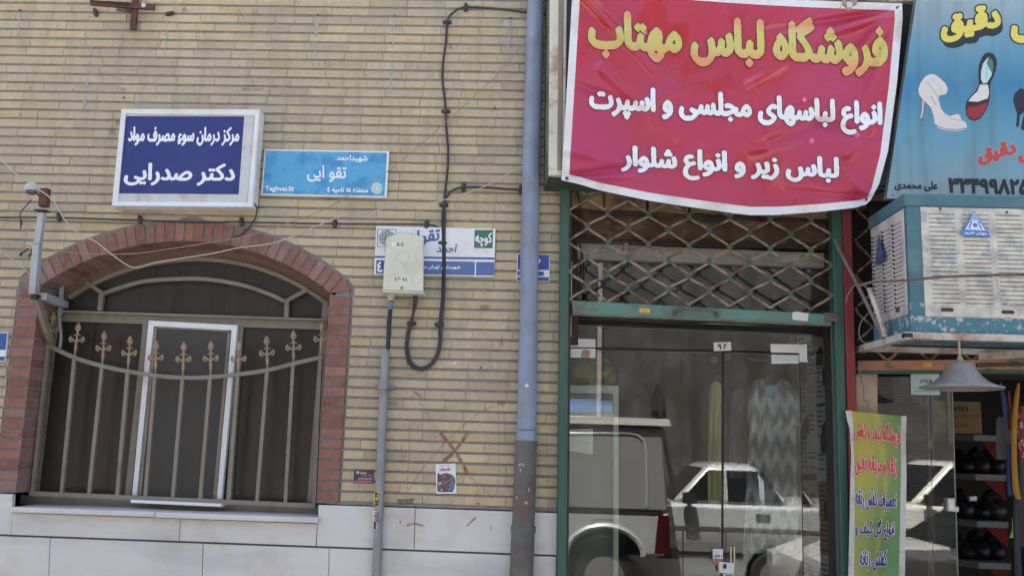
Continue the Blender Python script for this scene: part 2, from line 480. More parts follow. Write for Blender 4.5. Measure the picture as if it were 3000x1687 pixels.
# ------------------------------------------------------------------ facade wall (tan brick)
PIT, BL_, JT = .0558, .224, .0138
ZC = Z(700, 43.5)                                  # centre of one bed joint
ZM = Z(995, 1478)                                  # top of the marble plinth
XR = X(1640, 1100); XL = -4.1; ZT = 4.75
mort = M('grey_mortar', (.235, .23, .225), .95, var=.25, vs=14, bump=.5, bs=60)
mort2 = M('red_brick_mortar', (.19, .19, .19), .95, var=.25, vs=14, bump=.5, bs=60)
brk = M('tan_brick', (.4, .33, .23), .9, var=.10, vs=40, dirt=(.30, .25, .19), da=.4, ds=3.2, dt=.57, thr=.14, bump=.45, bs=70, attr='tone',
        streak=((14, 1, 1.6), (.27, .235, .185), .38))
redb = M('red_brick', (.27, .085, .05), .9, var=.18, vs=30, dirt=(.29, .2, .17), da=.65, ds=9, dt=.57, thr=.1, bump=.45, bs=70, attr='tone')

xil = (X(42, 1435) + X(126, 838)) / 2; xir = (X(933, 1475) + X(962, 860)) / 2
A_, B_, C_ = P(128, 835), P(559, 707), P(965, 853)
def circle3(a, b, c):
    ax, ay, bx, by, cx, cy_ = a.x, a.z, b.x, b.z, c.x, c.z
    d = 2*(ax*(by-cy_)+bx*(cy_-ay)+cx*(ay-by))
    ux = ((ax*ax+ay*ay)*(by-cy_)+(bx*bx+by*by)*(cy_-ay)+(cx*cx+cy_*cy_)*(ay-by))/d
    uz = ((ax*ax+ay*ay)*(cx-bx)+(bx*bx+by*by)*(ax-cx)+(cx*cx+cy_*cy_)*(bx-ax))/d
    return ux, uz, math.hypot(ax-ux, ay-uz)
CX, CZ, RI = circle3(A_, B_, C_)
CX = (xil + xir) / 2
RO = RI + .112
JW = .118                                         # width of the red jamb
zsp = CZ + math.sqrt(RI**2 - ((xir-xil)/2)**2)    # springing height
zjt = zsp + .02
def gap(z, grow=0.0):
    """x-interval of window plus red surround at height z, or None"""
    h = JW + grow
    iv = None
    if z < zjt: iv = (xil - h, xir + h)
    R = RO + grow
    if z >= zjt and abs(z - CZ) < R:
        q = math.sqrt(R*R - (z-CZ)**2); q = min(q, (xir-xil)/2 + h)
        iv = (CX - q, CX + q)
    return iv

wall = thing('brick_wall', 'tan brick facade wall with grey joints surrounding the arched window', 'wall', (-1.5, 0, 0))
def brick_mb(x0, x1, z0, z1, y, tone, mb=None, e0=0., e1=0.):
    mb = mb or MB(); j = lambda: random.uniform(-.0009, .0009); c = .0016
    f = [(x0+c+j(), y+j(), z0+c+j()), (x1-c+j(), y+j(), z0+c+j()), (x1-c+j(), y+j(), z1-c+j()), (x0+c+j(), y+j(), z1-c+j())]
    r = [(x0, y+c, z0), (x1, y+c, z0), (x1, y+c, z1), (x0, y+c, z1)]
    if e0 or e1:       # ends cut to the slope of the arch
        for L_ in (f, r): L_[3] = (L_[3][0] + e0, L_[3][1], L_[3][2]); L_[2] = (L_[2][0] + e1, L_[2][1], L_[2][2])
    k = [(a, .02, b) for a, _, b in r]
    mb.add(f + r + k, [(0,1,2,3)] + [(4+i, 4+(i+1)%4, (i+1)%4, i) for i in range(4)] + [(8+i, 8+(i+1)%4, 4+(i+1)%4, 4+i) for i in range(4)])
    mb.col.setdefault('tone', []).extend([(*tone, 1)] * 12)
    return mb
def tan_tone(x=0., z=0.):
    from mathutils import noise as _n
    f = _n.noise(Vector((x*.9, 3.1, z*1.3))) + .5*_n.noise(Vector((x*2.3, 7.7, z*3.1))) + .25*max(-1, min(1, (2.5-z)*.8 + (x+1)*.3))
    t = random.gauss(0, 1); c = np.array((.485, .412, .272)) * (1 + .05*t) * (1 + .10*f) * np.array((1 + .02*f, 1., 1 - .08*f))
    if random.random() < .07: c *= np.array((1.05, 1.0, .88))
    if random.random() < .1: c *= np.array((.9, .92, .97))
    return tuple(np.clip(c, .05, .7))
bricks = []
k0 = int((ZC - ZT)/PIT)
nrow = int((ZC - ZM)/PIT) + 1
for k in range(k0, nrow):
    zt = ZC - k*PIT - JT/2; zb = zt - (PIT - JT)
    if zb < ZM + .004: zb = ZM + .01
    if zt - zb < .012: continue
    zm_ = (zt+zb)/2
    g0 = gap(zb, .010); gt_ = gap(zt, .010)
    if g0 and zb > zjt and not gt_: gt_ = (CX-.02, CX+.02)
    if g0 and not gt_: gt_ = g0
    spans = [(XL, XR)] if g0 is None else [(XL, g0[0]), (g0[1], XR)]
    x = XL - ((k % 2)*.5 + random.uniform(-.08, .08)) * BL_
    cuts = []
    while x < XR:
        cuts.append(x); x += BL_ if random.random() > .05 else BL_*.5
    cuts.append(XR + .001)
    for a, b in zip(cuts[:-1], cuts[1:]):
        for s0, s1 in spans:
            u, v = max(a, s0), min(b, s1)
            e0 = gt_[1]-g0[1] if g0 and abs(u-g0[1]) < 1e-6 else 0.
            e1 = gt_[0]-g0[0] if g0 and abs(v-g0[0]) < 1e-6 else 0.
            if v + max(0, e1) - u - min(0, e0) > .015: bricks.append((u + .0009, v - .0009, zb + random.uniform(-.001, .001), zt + random.uniform(-.0012, .0012), e0, e1))
def to_px(p):
    d = Vector(p) - cob.location
    w = d.dot(FW); return W0/2 + FPX*d.dot(RT)/w, H0/2 - FPX*d.dot(UP)/w
HID = [(285, 270, 770, 620), (765, 430, 1142, 585), (1095, 660, 1455, 815), (1495, 0, 1600, 1687)]
def score(b):
    px, py = to_px(((b[0]+b[1])/2, 0, (b[2]+b[3])/2))
    if not (0 < px < 3000 and 0 < py < 1687): return -1
    for h in HID:
        if h[0] < px < h[2] and h[1] < py < h[3]: return -1
    a = to_px((b[0], 0, b[2])); c = to_px((b[1], 0, b[3]))
    return abs(a[0]-c[0]) * abs(a[1]-c[1])
bricks.sort(key=score, reverse=True)
for b in bricks[:300]:
    obj('brick', brick_mb(*b[:4], random.uniform(-.0012, .0012), tan_tone(b[0], b[2]), None, *b[4:]), brk, wall, fix=False)
rest = MB()
for b in bricks[300:]: brick_mb(*b[:4], random.uniform(-.0012, .0012), tan_tone(b[0], b[2]), rest, *b[4:])
obj('brick', rest, brk, wall, kind='stuff', fix=False)
# bed of mortar behind the bricks, with the window left open
mo = MB()
for k in range(k0, nrow + 1):
    zt = ZC - k*PIT; zb = max(zt - PIT, ZM + .002)
    if zt <= zb: continue
    g0 = gap((zt+zb)/2, -.055)
    for u, v in ([(XL, XR)] if g0 is None else [(XL, g0[0]), (g0[1], XR)]):
        mo.box(u, v, .0065, .25, zb, zt)
obj('mortar', mo, mort, wall)
# wide grey smears of mortar in the upright joints
for (xt, yt), (xb, yb), w in [((63, 20), (52, 110), 5), ((270, 125), (245, 320), 8), ((931, 40), (921, 175), 9), ((1156, 50), (1142, 300), 8), ((1498, 55), (1488, 150), 7), ((172, 60), (168, 80), 6), ((492, 60), (484, 160), 4)]:
    n = max(2, int(abs(yb-yt)/13)); s_ = MB()
    for i in range(n):
        if (i % 2) and random.random() < .3: continue
        a = P(xt+(xb-xt)*i/n, yt+(yb-yt)*i/n); c = P(xt+(xb-xt)*(i+1)/n, yt+(yb-yt)*(i+1)/n)
        hw = w/1000*random.uniform(.5, 1.1)
        s_.bev([(c.x-hw, -.0026, c.z+.001), (c.x+hw, -.0026, c.z+.001), (a.x+hw*.9, -.0026, a.z-.001), (a.x-hw*.9, -.0026, a.z-.001)], .001, .01)
    obj('mortar_smear', s_, M('mortar_smear', (.36, .355, .345), .95, var=.2, vs=30), wall)
# red jambs and arch
def red_tone():
    t = random.gauss(0, 1); c = np.array((.238, .108, .082)) * (1 + .13*t)
    if random.random() < .2: c = c*.75 + np.array((.085, .075, .07))
    return tuple(np.clip(c, .02, .5))
def redblock(poly, y0, y1):
    mb = MB(); mb.prism(poly, y0, y1)
    mb.col['tone'] = [(*red_tone(), 1)] * len(mb.v)
    return mb
for sgn in (-1, 1):
    k = 0
    for k in range(k0, nrow):
        zt = ZC - k*PIT - JT*.42; zb = max(zt - (PIT - JT*.84), ZM + .006)
        if zt > zjt or zt - zb < .015: continue
        j = random.uniform(-.0015, .0015)
        x0, x1 = (xil - JW + j, xil) if sgn < 0 else (xir, xir + JW + j)
        obj('jamb_brick', redblock([(x0, zb), (x1, zb), (x1, zt), (x0, zt)], -.008 + random.uniform(-.0012, .0012), .235), redb, wall)
    x0, x1 = (xil - JW*.93, xil-.001) if sgn < 0 else (xir+.001, xir + JW*.93)
    mo2 = MB(); mo2.box(x0, x1, -.002, .234, ZM+.006, zjt); obj('mortar', mo2, mort2, wall)
a0 = math.atan2(zsp-CZ, xir-CX); a1 = math.pi - a0
nv_ = round((a1-a0)*(RI+RO)/2/.0555); da_ = (a1-a0)/nv_
for i in range(nv_):
    t0 = a0 + i*da_ + .0062/RI; t1 = a0 + (i+1)*da_ - .0062/RI
    ro = RO + random.uniform(-.003, .003); ri = RI + random.uniform(-.001, .001)
    poly = [(CX+ri*math.cos(t1), CZ+ri*math.sin(t1)), (CX+ri*math.cos(t0), CZ+ri*math.sin(t0)), (CX+ro*math.cos(t0), CZ+ro*math.sin(t0)), (CX+ro*math.cos(t1), CZ+ro*math.sin(t1))]
    obj('arch_brick', redblock(poly, -.008 + random.uniform(-.0015, .0015), .235), redb, wall)
am = MB(); n = 40
ra, rb = RI + .002, RO + .012
for i in range(n):
    t0 = a0 - .02 + i*(a1-a0+.04)/n; t1 = a0 - .02 + (i+1)*(a1-a0+.04)/n
    am.prism([(CX+ra*math.cos(t1), CZ+ra*math.sin(t1)), (CX+ra*math.cos(t0), CZ+ra*math.sin(t0)), (CX+rb*math.cos(t0), CZ+rb*math.sin(t0)), (CX+rb*math.cos(t1), CZ+rb*math.sin(t1))], -.002, .234)
obj('mortar', am, mort2, wall)
# wedge bricks filling between the arch end and the jamb
for sgn in (-1, 1):
    p0 = (CX + sgn*(xir-CX), zsp); p1 = (CX + sgn*RO*math.cos(a0), CZ + RO*math.sin(a0)); 
    poly = [p0, (CX + sgn*((xir-xil)/2 + JW), zjt - .005), p1]
    if sgn < 0: poly = poly[::-1]
    obj('arch_brick', redblock(poly, -.007, .234), redb, wall)

# rest of the building behind: room shell of the clinic, mass above the shops
mass = thing('building_mass', 'rest of the brick building rising behind and above the shop fronts', 'building', (0, 2, 0))
b = MB()
b.box(XL-4, XL, .0, .3, -.1, 8); b.box(XL, XR, .02, .3, ZT, 8)               # wall left of and above the picture
b.box(XL, XR, .02, .3, -.1, ZM - .55)
b.box(XR + .0, 9, .35, .6, 3.05, 8); b.box(6.0, 12, .0, .6, -.1, 8)
b.box(XL-4, 12, 5.8, 6.0, -.1, 8); b.box(XL-4, XL-3.8, .3, 5.8, -.1, 8); b.box(11.8, 12, .6, 5.8, -.1, 8)
b.box(XL-4, 12, .0, 6, 8, 8.2)
obj('wall', b, M('plain_brick', (.4, .33, .24), .9), mass)
b = MB(); b.box(XL, XR, .26, 5.8, -.05, -.0); obj('room_floor', b, pave, mass)

# ------------------------------------------------------------------ marble plinth
marb = M('pale_marble', (.62, .62, .61), .38, var=.06, vs=2.5, dirt=(.47, .41, .31), da=.6, ds=2.8, dt=.60, thr=.1, bump=.06, bs=20,
         streak=((1.1, 1, 5.5), (.40, .42, .45), .8))
pl = thing('marble_plinth', 'pale marble slab plinth along the foot of the brick wall', 'plinth', (-1.5, 0, 0))
def slabw(c, dep=.03, y=-.006, par=pl, nm='marble_slab', t=.002, mat=None):
    b = MB(); b.slab(c, y, y + dep, t); return obj(nm, b, mat or marb, par)
def mline(x): return 1443.5 + .0349*x          # top edge of the plinth in the photo
def jline(x): return 1567 + .0371*x            # its middle joint
def sill_lo(x): return 1497 + .0362*x
XE = 1630
vs1 = [-430, 32]
slabw([(-430, mline(-430)+2), (36, mline(36)+2), (31.5, jline(32)-3), (-430, jline(-430)-3)])
slabw([(33.5, sill_lo(36)+3), (527.5, sill_lo(527)+3), (524.5, jline(525)-3), (33, jline(33)-3)])
slabw([(529, sill_lo(529)+3), (929.5, sill_lo(929)+3), (924.5, jline(925)-3), (526, jline(526)-3)])
slabw([(933.5, mline(933)+2), (1215.5, mline(1215)+2), (1211.5, jline(1211)-3), (927.5, jline(928)-3)])
slabw([(1217.5, mline(1217)+2), (XE+4, mline(XE)+2), (XE, jline(XE)-3), (1213.5, jline(1213)-3)])
H2 = 330
xs = [(-430, -430), (146.5, 138), (595, 588), (964.5, 960), (XE, XE-3)]
for (a, a2), (b_, b2) in zip(xs[:-1], xs[1:]):
    slabw([(a+.8, jline(a)+3), (b_-.8, jline(b_)+3), (b2-4, jline(b2)+H2), (a2-2, jline(a2)+H2)])
b = MB(); b.box(XL, XR, .012, .02, Z(700, jline(700)+340), ZM-.002)
mo2 = MB(); mo2.slab([(-430, mline(-430)+1), (33, mline(33)+1), (33, jline(33)+400), (-430, jline(-430)+400)], .004, .02)
mo2.slab([(33, sill_lo(33)-2), (930, sill_lo(930)-2), (930, jline(930)+400), (33, jline(33)+400)], .004, .02)
mo2.slab([(930, mline(930)+1), (XE, mline(XE)+1), (XE, jline(XE)+400), (930, jline(930)+400)], .004, .02)
obj('mortar', mo2, M('dark_mortar', (.10, .10, .11), .95), pl)
b = MB(); b.box(XL, XR, -.005, .03, -.05, Z(700, jline(700)+H2)-.012); obj('lower_course', b, marb, pl)
# ------------------------------------------------------------------ arched window
YG, YW = .125, .215
taupe = M('taupe_paint', srgb(128, 122, 110), .55, var=.1, vs=8, dirt=srgb(95, 82, 70), da=.5, ds=7, dt=.6, thr=.08)
brownp = M('brown_primer', srgb(112, 90, 80), .65, var=.1, vs=8)
whitep = M('white_powder_coat', srgb(222, 226, 230), .35, var=.03, vs=8, dirt=srgb(180, 175, 165), da=.4, ds=6, dt=.62)
pane_m = M('dark_pane', srgb(44, 38, 35), .25, var=.4, vs=1.3, spec=.4, stretch=(5, 1, .5), dirt=srgb(74, 68, 62), da=.4, ds=2.2, dt=.55, thr=.2)  # brown tint and upright streaks stand in for reflections and curtain folds
win = thing('arched_window', 'arched window with taupe metal frame and dark smoky panes', 'window', P(500, 1460, YW))
def bar(par, a, b_, w, y0, y1, mat, name='frame_bar', t=.002):
    """flat bar between two photo points, w in metres"""
    A, B = P(*a, y0), P(*b_, y0); d = (B-A).normalized(); n = Vector((-d.z, 0, d.x))*w/2
    mb = MB(); mb.hexa([A-n, B-n, B+n, A+n] + [q + Vector((0, y1-y0, 0)) for q in (A-n, B-n, B+n, A+n)])
    return obj(name, mb, mat, par)
# outer band following the arch, and jamb frames
b = MB(); n = 36
def arcp(r, t): return (CX + r*math.cos(t), CZ + r*math.sin(t))
def ring_arc(mb, r0, r1, t0, t1, y0, y1, n=30):
    for i in range(n):
        u, v = t0+(t1-t0)*i/n, t0+(t1-t0)*(i+1)/n
        mb.prism([arcp(r0, v), arcp(r0, u), arcp(r1, u), arcp(r1, v)], y0, y1)
ring_arc(b, RI-.055, RI+.01, a0-.01, a1+.01, YW-.005, YW+.03); obj('arch_band', b, brownp, win)
b = MB(); ring_arc(b, RI-.075, RI-.052, a0+.02, a1-.02, YW-.022, YW+.02); obj('arch_bead', b, taupe, win)
bar(win, (163, 870), (95, 1460), .05, YW-.008, YW+.03, taupe, 'side_frame')
bar(win, (958, 880), (912, 1480), .05, YW-.008, YW+.03, taupe, 'side_frame')
bar(win, (168, 850), (160, 930), .03, YW-.02, YW+.02, taupe, 'side_frame')
# transom with its ledge
b = MB(); b.slab([(150, 912), (960, 938), (957, 966), (148, 940)], YW-.012, YW+.03, .002); obj('transom', b, taupe, win)
b = MB(); b.slab([(150, 907), (960, 933), (960, 940), (150, 914)], YW-.05, YW-.01, .002); obj('transom_ledge', b, taupe, win)
# fanlight bars
arc = smooth_path([(300, 860), (365, 838), (435, 822), (560, 816), (640, 822), (720, 838), (790, 862), (833, 882)], 5)
for u, v in zip(arc[:-1], arc[1:]): pass
b = MB(); q = [P(p[0], p[1], YW-.03) for p in arc]
for u, v in zip(q[:-1], q[1:]):
    d = (v-u).normalized(); nn = Vector((-d.z, 0, d.x))*.011
    b.hexa([u-nn, v-nn, v+nn, u+nn] + [a + Vector((0, .03, 0)) for a in (u-nn, v-nn, v+nn, u+nn)])
obj('fanlight_arch', b, taupe, win)
bar(win, (302, 860), (249, 826), .022, YW-.029, YW+.0, taupe, 'fanlight_bar')
bar(win, (296, 858), (291, 910), .026, YW-.028, YW+.0, taupe, 'fanlight_bar')
bar(win, (836, 882), (900, 848), .022, YW-.029, YW+.0, taupe, 'fanlight_bar')
bar(win, (840, 880), (838, 932), .026, YW-.028, YW+.0, taupe, 'fanlight_bar')
# mullions either side of the opening sash
bar(win, (428, 945), (372, 1475), .036, YW-.01, YW+.02, taupe, 'mullion')
bar(win, (704, 952), (668, 1490), .034, YW-.01, YW+.02, taupe, 'mullion')
bar(win, (60, 1462), (930, 1497), .05, YW-.009, YW+.03, taupe, 'bottom_frame')
# panes
def pane(c, nm='pane'):
    b = MB(); b.slab(c, YW+.012, YW+.018); return obj(nm, b, pane_m, win)
pane([(150, 930), (430, 938), (380, 1480), (80, 1470)])
pane([(425, 938), (706, 950), (670, 1494), (372, 1480)])
pane([(702, 948), (960, 958), (925, 1500), (668, 1492)])
pane([(230, 700), (900, 715), (962, 930), (150, 915)])
b = MB(); b.box(xil+.02, xir-.02, YW+.06, YW+.075, ZM-.1, zsp+.35); obj('curtain', b, M('dark_curtain', (.03, .026, .024), .9), win)
# white framed insect screen
scr = thing('insect_screen', 'white framed insect screen fixed over the middle of the arched window', 'screen', P(520, 1470, YW))
YS = YW - .04
o_ = [(435, 938), (695.6, 952), (648, 1478), (384, 1468)]
i_ = [(450, 955), (678, 967.5), (633, 1476), (399, 1466)]
for a, b2 in ((0, 1), (1, 2), (3, 0)):
    c = [o_[a], o_[b2], i_[b2], i_[a]] if a == 0 else ([i_[a], o_[a], o_[b2], i_[b2]] if a == 1 else [o_[0], i_[0], i_[3], o_[3]])
    b = MB(); b.slab(c, YS, YS+.028, .0025); obj('frame_side', b, whitep, scr)
b = MB(); b.slab([(382, 1463), (648, 1475), (648, 1484), (382, 1472)], YS-.09, YS+.02, .002); obj('bottom_rail', b, whitep, scr)
b = MB(); b.slab([(449, 954), (680, 967), (634, 1478), (398, 1467)], YS+.012, YS+.015)
obj('mesh_cloth', b, M('insect_mesh', srgb(76, 74, 70), .9, var=.12, vs=1.5, stretch=(1, 1, 1)), scr)
for c in ([(450, 955), (678, 967), (678, 972), (450, 960)], [(452, 958), (460, 958), (412, 1466), (402, 1466)], [(668, 966), (676, 967), (632, 1476), (622, 1475)]):
    b = MB(); b.slab(c, YS+.006, YS+.02); obj('inner_bead', b, taupe, scr)

# ------------------------------------------------------------------ sill
sm = thing('window_sill', 'pale marble sill slabs under the arched window', 'window sill', P(480, 1500))
for c0, c1 in ((34, 453), (455, 932)):
    A, B = P(c0, sill_lo(c0)-14, -.045), P(c1, sill_lo(c1)-14, -.045)
    z1 = (A.z+B.z)/2; z0 = z1 - .028
    b = MB(); b.bev([(A.x, -.045, z0), (B.x, -.045, z0), (B.x, -.045, z1), (A.x, -.045, z1)], .004, .32); obj('sill_slab', b, marb, sm)

# ------------------------------------------------------------------ iron grille with spear finials
gr = thing('window_grille', 'taupe iron window grille with sagging top rail and gold spear finials', 'window grille', P(500, 1460, YG))
railp = smooth_path([(131, 1004), (143, 1012), (217, 1047), (298, 1071.5), (373, 1087), (453, 1099.5), (534, 1105.5), (615, 1104), (696, 1096), (782, 1084), (858, 1065), (945, 1045)], 4)
b = MB(); q = [P(p[0], p[1], YG-.012) for p in railp]
for u, v in zip(q[:-1], q[1:]):
    d = (v-u).normalized(); nn = Vector((-d.z, 0, d.x))*.0115
    b.hexa([u-nn, v-nn, v+nn, u+nn] + [a + Vector((0, .024, 0)) for a in (u-nn, v-nn, v+nn, u+nn)])
obj('top_rail', b, taupe, gr)
bar(gr, (85, 1444), (922, 1481), .024, YG-.013, YG+.013, taupe, 'bottom_rail')
def rail_y(x):
    for p, r_ in zip(railp[:-1], railp[1:]):
        if p[0] <= x <= r_[0]: return p[1] + (r_[1]-p[1])*(x-p[0])/(r_[0]-p[0])
    return railp[-1][1]
botx = [93, 178.6, 259, 341.6, 424, 504.7, 585, 669, 751.6, 835, 919]
topx = [139, 217, 298, 373, 453, 534, 615, 696, 782, 858, 938]
tips = [(158, 913), (230.5, 942.5), (306, 967.5), (382, 981.5), (458, 995.5), (539, 999), (618, 997), (700, 998.5), (781, 981.5), (860, 965.5), (945, 940.5)]
gold = M('old_gold_paint', srgb(162, 142, 116), .6, .1, var=.25, vs=14, dirt=srgb(126, 112, 96), da=.7, ds=16, dt=.52, thr=.12)
def finial(base, tip):
    """spear head, collar, two curling leaves and socket, standing from base to tip"""
    A, B = Vector(base), Vector(tip); L_ = (B-A).length; ax = (B-A).normalized(); sx = Vector((ax.z, 0, -ax.x)); mb = MB()
    prof = [(.0, .0), (.0085, .0), (.0095, .16), (.0075, .17), (.0075, .28), (.0085, .30), (.0085, .36), (.006, .38), (.0055, .52), (.0085, .535), (.0085, .56), (.0055, .58), (.006, .64), (.0175, .74), (.0185, .78), (.013, .88), (.0, 1.0)]
    n = 8; vs = []
    for r, h in prof:
        for k in range(n):
            a = 2*math.pi*k/n; vs.append(A + ax*(h*L_) + sx*(r*math.cos(a)) + Vector((0, 1, 0))*(r*.75*math.sin(a)))
    mb.add(vs, [(i*n+k, i*n+(k+1)%n, (i+1)*n+(k+1)%n, (i+1)*n+k) for i in range(len(prof)-1) for k in range(n)])
    for s_ in (-1, 1):
        crv = [(.004, .30), (.016, .335), (.030, .40), (.038, .47), (.041, .42), (.040, .34), (.033, .285), (.026, .29), (.025, .325)]
        pts = [A + ax*(h*L_) + sx*(s_*x_) for x_, h in crv]
        mb.tube(pts, [.006, .0062, .006, .0045, .006, .0065, .0055, .005, .003], 6)
        pts = [A + ax*(h*L_) + sx*(s_*x_) for x_, h in [(.0, .56), (.010, .55), (.019, .50)]]
        mb.tube(pts, [.005, .004, .0025], 5)
    return mb
for i in range(11):
    bx, tx = botx[i], topx[i]
    by = 1446 + (bx-93)*.0447; ty = rail_y(tx)
    bar(gr, (bx, by), (tx, ty), .0195, YG-.0105, YG+.0105, taupe, 'grille_bar')
    tp = tips[i]; up = (tx + (tp[0]-tx)*.5, ty + (tp[1]-ty)*.5)
    bs = P(tx+2, ty-4, YG); T = P(*tp, YG); fb = T + (bs-T).normalized()*.150
    b = MB(); b.tube([bs, fb], .0065, 8); obj('finial_rod', b, taupe, gr, True)
    obj('finial', finial(fb - (T-fb).normalized()*.012, T), gold, gr, True)

# ------------------------------------------------------------------ clinic light box
YL = -.115
lb = thing('light_box_sign', 'white framed light box sign with dark blue panel and white writing', 'sign', P(540, 470, 0))
enam = M('white_enamel', srgb(222, 226, 230), .3, var=.03, vs=5, dirt=srgb(185, 172, 150), da=.55, ds=5, dt=.6, thr=.1)
o_ = [(355, 319), (761, 320.5), (739, 607), (326, 603.5)]
i_ = [(366.5, 332), (747, 336), (724, 591), (343, 590)]
b = MB(); b.slab([o_[0], o_[1], o_[2], o_[3]], YL+.02, -.004, .004); obj('box_body', b, enam, lb)
for k in range(4):
    a, c = k, (k+1) % 4
    A, Bq, Cq, Dq = P(*o_[a], YL), P(*o_[c], YL), P(*i_[c], YL), P(*i_[a], YL)
    Cq = Cq + Vector((0, .006, 0)); Dq = Dq + Vector((0, .006, 0))
    ctr = (P(*o_[0], YL) + P(*o_[2], YL))/2
    def inn(q, f): return q + (ctr-q)*f
    mb = MB(); h = Vector((0, .024, 0))
    A2, B2 = inn(A, .012), inn(Bq, .012)
    A1, B1 = A + Vector((0, .008, 0)), Bq + Vector((0, .008, 0))
    mb.add([A1, B1, B2, A2, Cq, Dq, A1+h, B1+h, Cq+h, Dq+h], [(0,1,2,3), (3,2,4,5), (6,7,1,0), (5,4,8,9)])
    obj('frame_side', mb, enam, lb)
b = MB(); b.slab(i_, YL+.016, YL+.024); obj('panel', b, M('panel_acrylic', srgb(196, 200, 200), .3, var=.04, dirt=srgb(170, 150, 130), da=.6, ds=7, dt=.6), lb)
navy = M('navy_vinyl', srgb(38, 50, 116), .35, var=.08, vs=3, dirt=srgb(58, 68, 128), da=.45, ds=4, dt=.58, thr=.15)
blue = [(368, 340.5), (715.5, 341.8), (699, 569.5), (346.5, 567)]
patch(lb, blue[::-1], YL+.016, navy, .0008, 'blue_field')
wink = C(228, 232, 236, .4)
lettering(lb, 'مرکز درمان سوءِ مصرف مواد', [(377, 371), (703, 372), (699, 428), (374, 427)], YL+.016, wink, .05, 'd', 1.0)
lettering(lb, 'دکتر صدرایی', [(366, 477), (690, 479), (687, 545), (362, 543)], YL+.016, wink, .032, 'd', 1.1)
b = MB(); b.tube([P(*p, y) for p, y in zip([(746, 596), (754, 612), (748, 640), (730, 668), (704, 690), (680, 697)], [-.06, -.04, -.03, -.025, -.02, -.015])], .0042, 8)
c_ = obj('cable_tail', b, C(38, 38, 42, .5), lb, True)

# ------------------------------------------------------------------ street name plates
def plate(name, label, c, y, t=.004, mat=None):
    o = thing(name, label, 'street sign', P(*c[3], 0)); b = MB(); b.slab(c, y, y+.012, t if t else 0); obj('plate', b, mat or enam, o); return o
bs_ = plate('street_sign', 'bright blue street name plate with white border beside the light box', [(774.8, 437), (1140.3, 443), (1132.7, 579.8), (764, 572)], -.02, .003)
sky_b = M('street_blue', srgb(66, 142, 192), .4, var=.06, vs=4, dirt=srgb(92, 166, 210), da=1., ds=9, dt=.47, thr=.05)
patch(bs_, [(778.5, 441.5), (1133.5, 448), (1126.5, 574.5), (769.5, 567.5)][::-1], -.02, sky_b, .0008, 'blue_field')
lettering(bs_, 'شهیداحمد', [(987.5, 453), (1077, 455), (1076, 476), (986.5, 474)], -.02, wink, .035, 'e')
lettering(bs_, 'تقو ایی', [(901, 484), (1015, 486), (1014, 534), (900, 532)], -.02, wink, .022, 'e')
lettering(bs_, 'Taghvai.St', [(777, 545), (862, 546.5), (861.5, 564.5), (776, 562.5)], -.02, wink, .035, 'e')
lettering(bs_, 'منطقه ۱۵ ناحیه ٤', [(960, 548), (1079, 550), (1078, 567), (959, 565)], -.02, wink, .035, 'e')
def emblem(par, c, r, y, mat, w, full=True):
    """eight pointed rosette of interlaced bands"""
    pts = []
    for k in range(16):
        rr = r if k % 2 == 0 else r*.84
        pts.append((c[0] + rr*math.cos(math.pi*k/8 + .2), c[1] + rr*math.sin(math.pi*k/8 + .2)))
    line(par, pts + [pts[0], pts[1]], w, y, mat, .0012, 'emblem')
    for off in (0, math.pi/4):
        sq = [(c[0] + r*.78*math.cos(off + math.pi*k/2), c[1] + r*.78*math.sin(off + math.pi*k/2)) for k in range(5)]
        line(par, sq, w, y, mat, .0014 + off*.0002, 'emblem')
    for k in range(8):
        a = math.pi*k/4 + .2
        line(par, circ((c[0]+r*.6*math.cos(a), c[1]+r*.6*math.sin(a)), r*.26, 8) + [(c[0]+r*.6*math.cos(a)+r*.26, c[1]+r*.6*math.sin(a))], w*.8, y, mat, .0016 + k*.00004, 'emblem')
    patch(par, circ(c, r*.3, 12)[::-1], y, mat, .001, 'emblem')
emblem(bs_, (1104, 552), 17, -.02, C(206, 222, 214, .5), 2.2)

al = plate('alley_sign', 'white alley name plate with green square and faded blue bands behind the meter box', [(1101.8, 661.8), (1452, 670), (1447.4, 811.7), (1095, 803.6)], -.018, .002)
ya = -.018; S_ = 6.77
def a2(x, y): return (1090 + x/S_, 650 + y/S_)
inkb = M('faded_blue', srgb(84, 108, 160), .5, var=.1, vs=6); deep = M('sign_blue', srgb(58, 80, 148), .5, var=.08, vs=6)
grn = C(62, 112, 96, .5)
patch(al, [a2(2035, 160), a2(2022, 518), a2(2390, 524), a2(2400, 160)], ya, grn, .0008, 'green_square')
lettering(al, 'کوچه', [a2(2050, 215), a2(2375, 215), a2(2375, 492), a2(2050, 492)], ya, wink, .03, 'e')
patch(al, [a2(52, 675), a2(50, 710), a2(2425, 748), a2(2427, 708)], ya, deep, .0008, 'band')
patch(al, [a2(86, 760), a2(78, 1020), a2(225, 1024), a2(240, 762)], ya, deep, .0008, 'band')
patch(al, [a2(245, 762), a2(240, 1028), a2(2032, 1058), a2(2038, 792)], ya, inkb, .0008, 'band')
patch(al, [a2(2066, 793), a2(2060, 1060), a2(2420, 1064), a2(2427, 797)], ya, inkb, .0008, 'band')
lettering(al, '٤', [a2(108, 790), a2(205, 790), a2(205, 992), a2(100, 992)], ya, wink, .04, 'e')
lettering(al, 'شهرداری تهران منطقه ۱۵', [a2(700, 842), a2(1745, 858), a2(1745, 948), a2(700, 932)], ya, wink, .03, 'e')
def slant(q, y, lift): return quadmap(q, y, lift)
lettering(al, 'تقوایی', [a2(560, 210), a2(1350, 110), a2(1340, 440), a2(560, 540)], ya, inkb, .035, 'e')
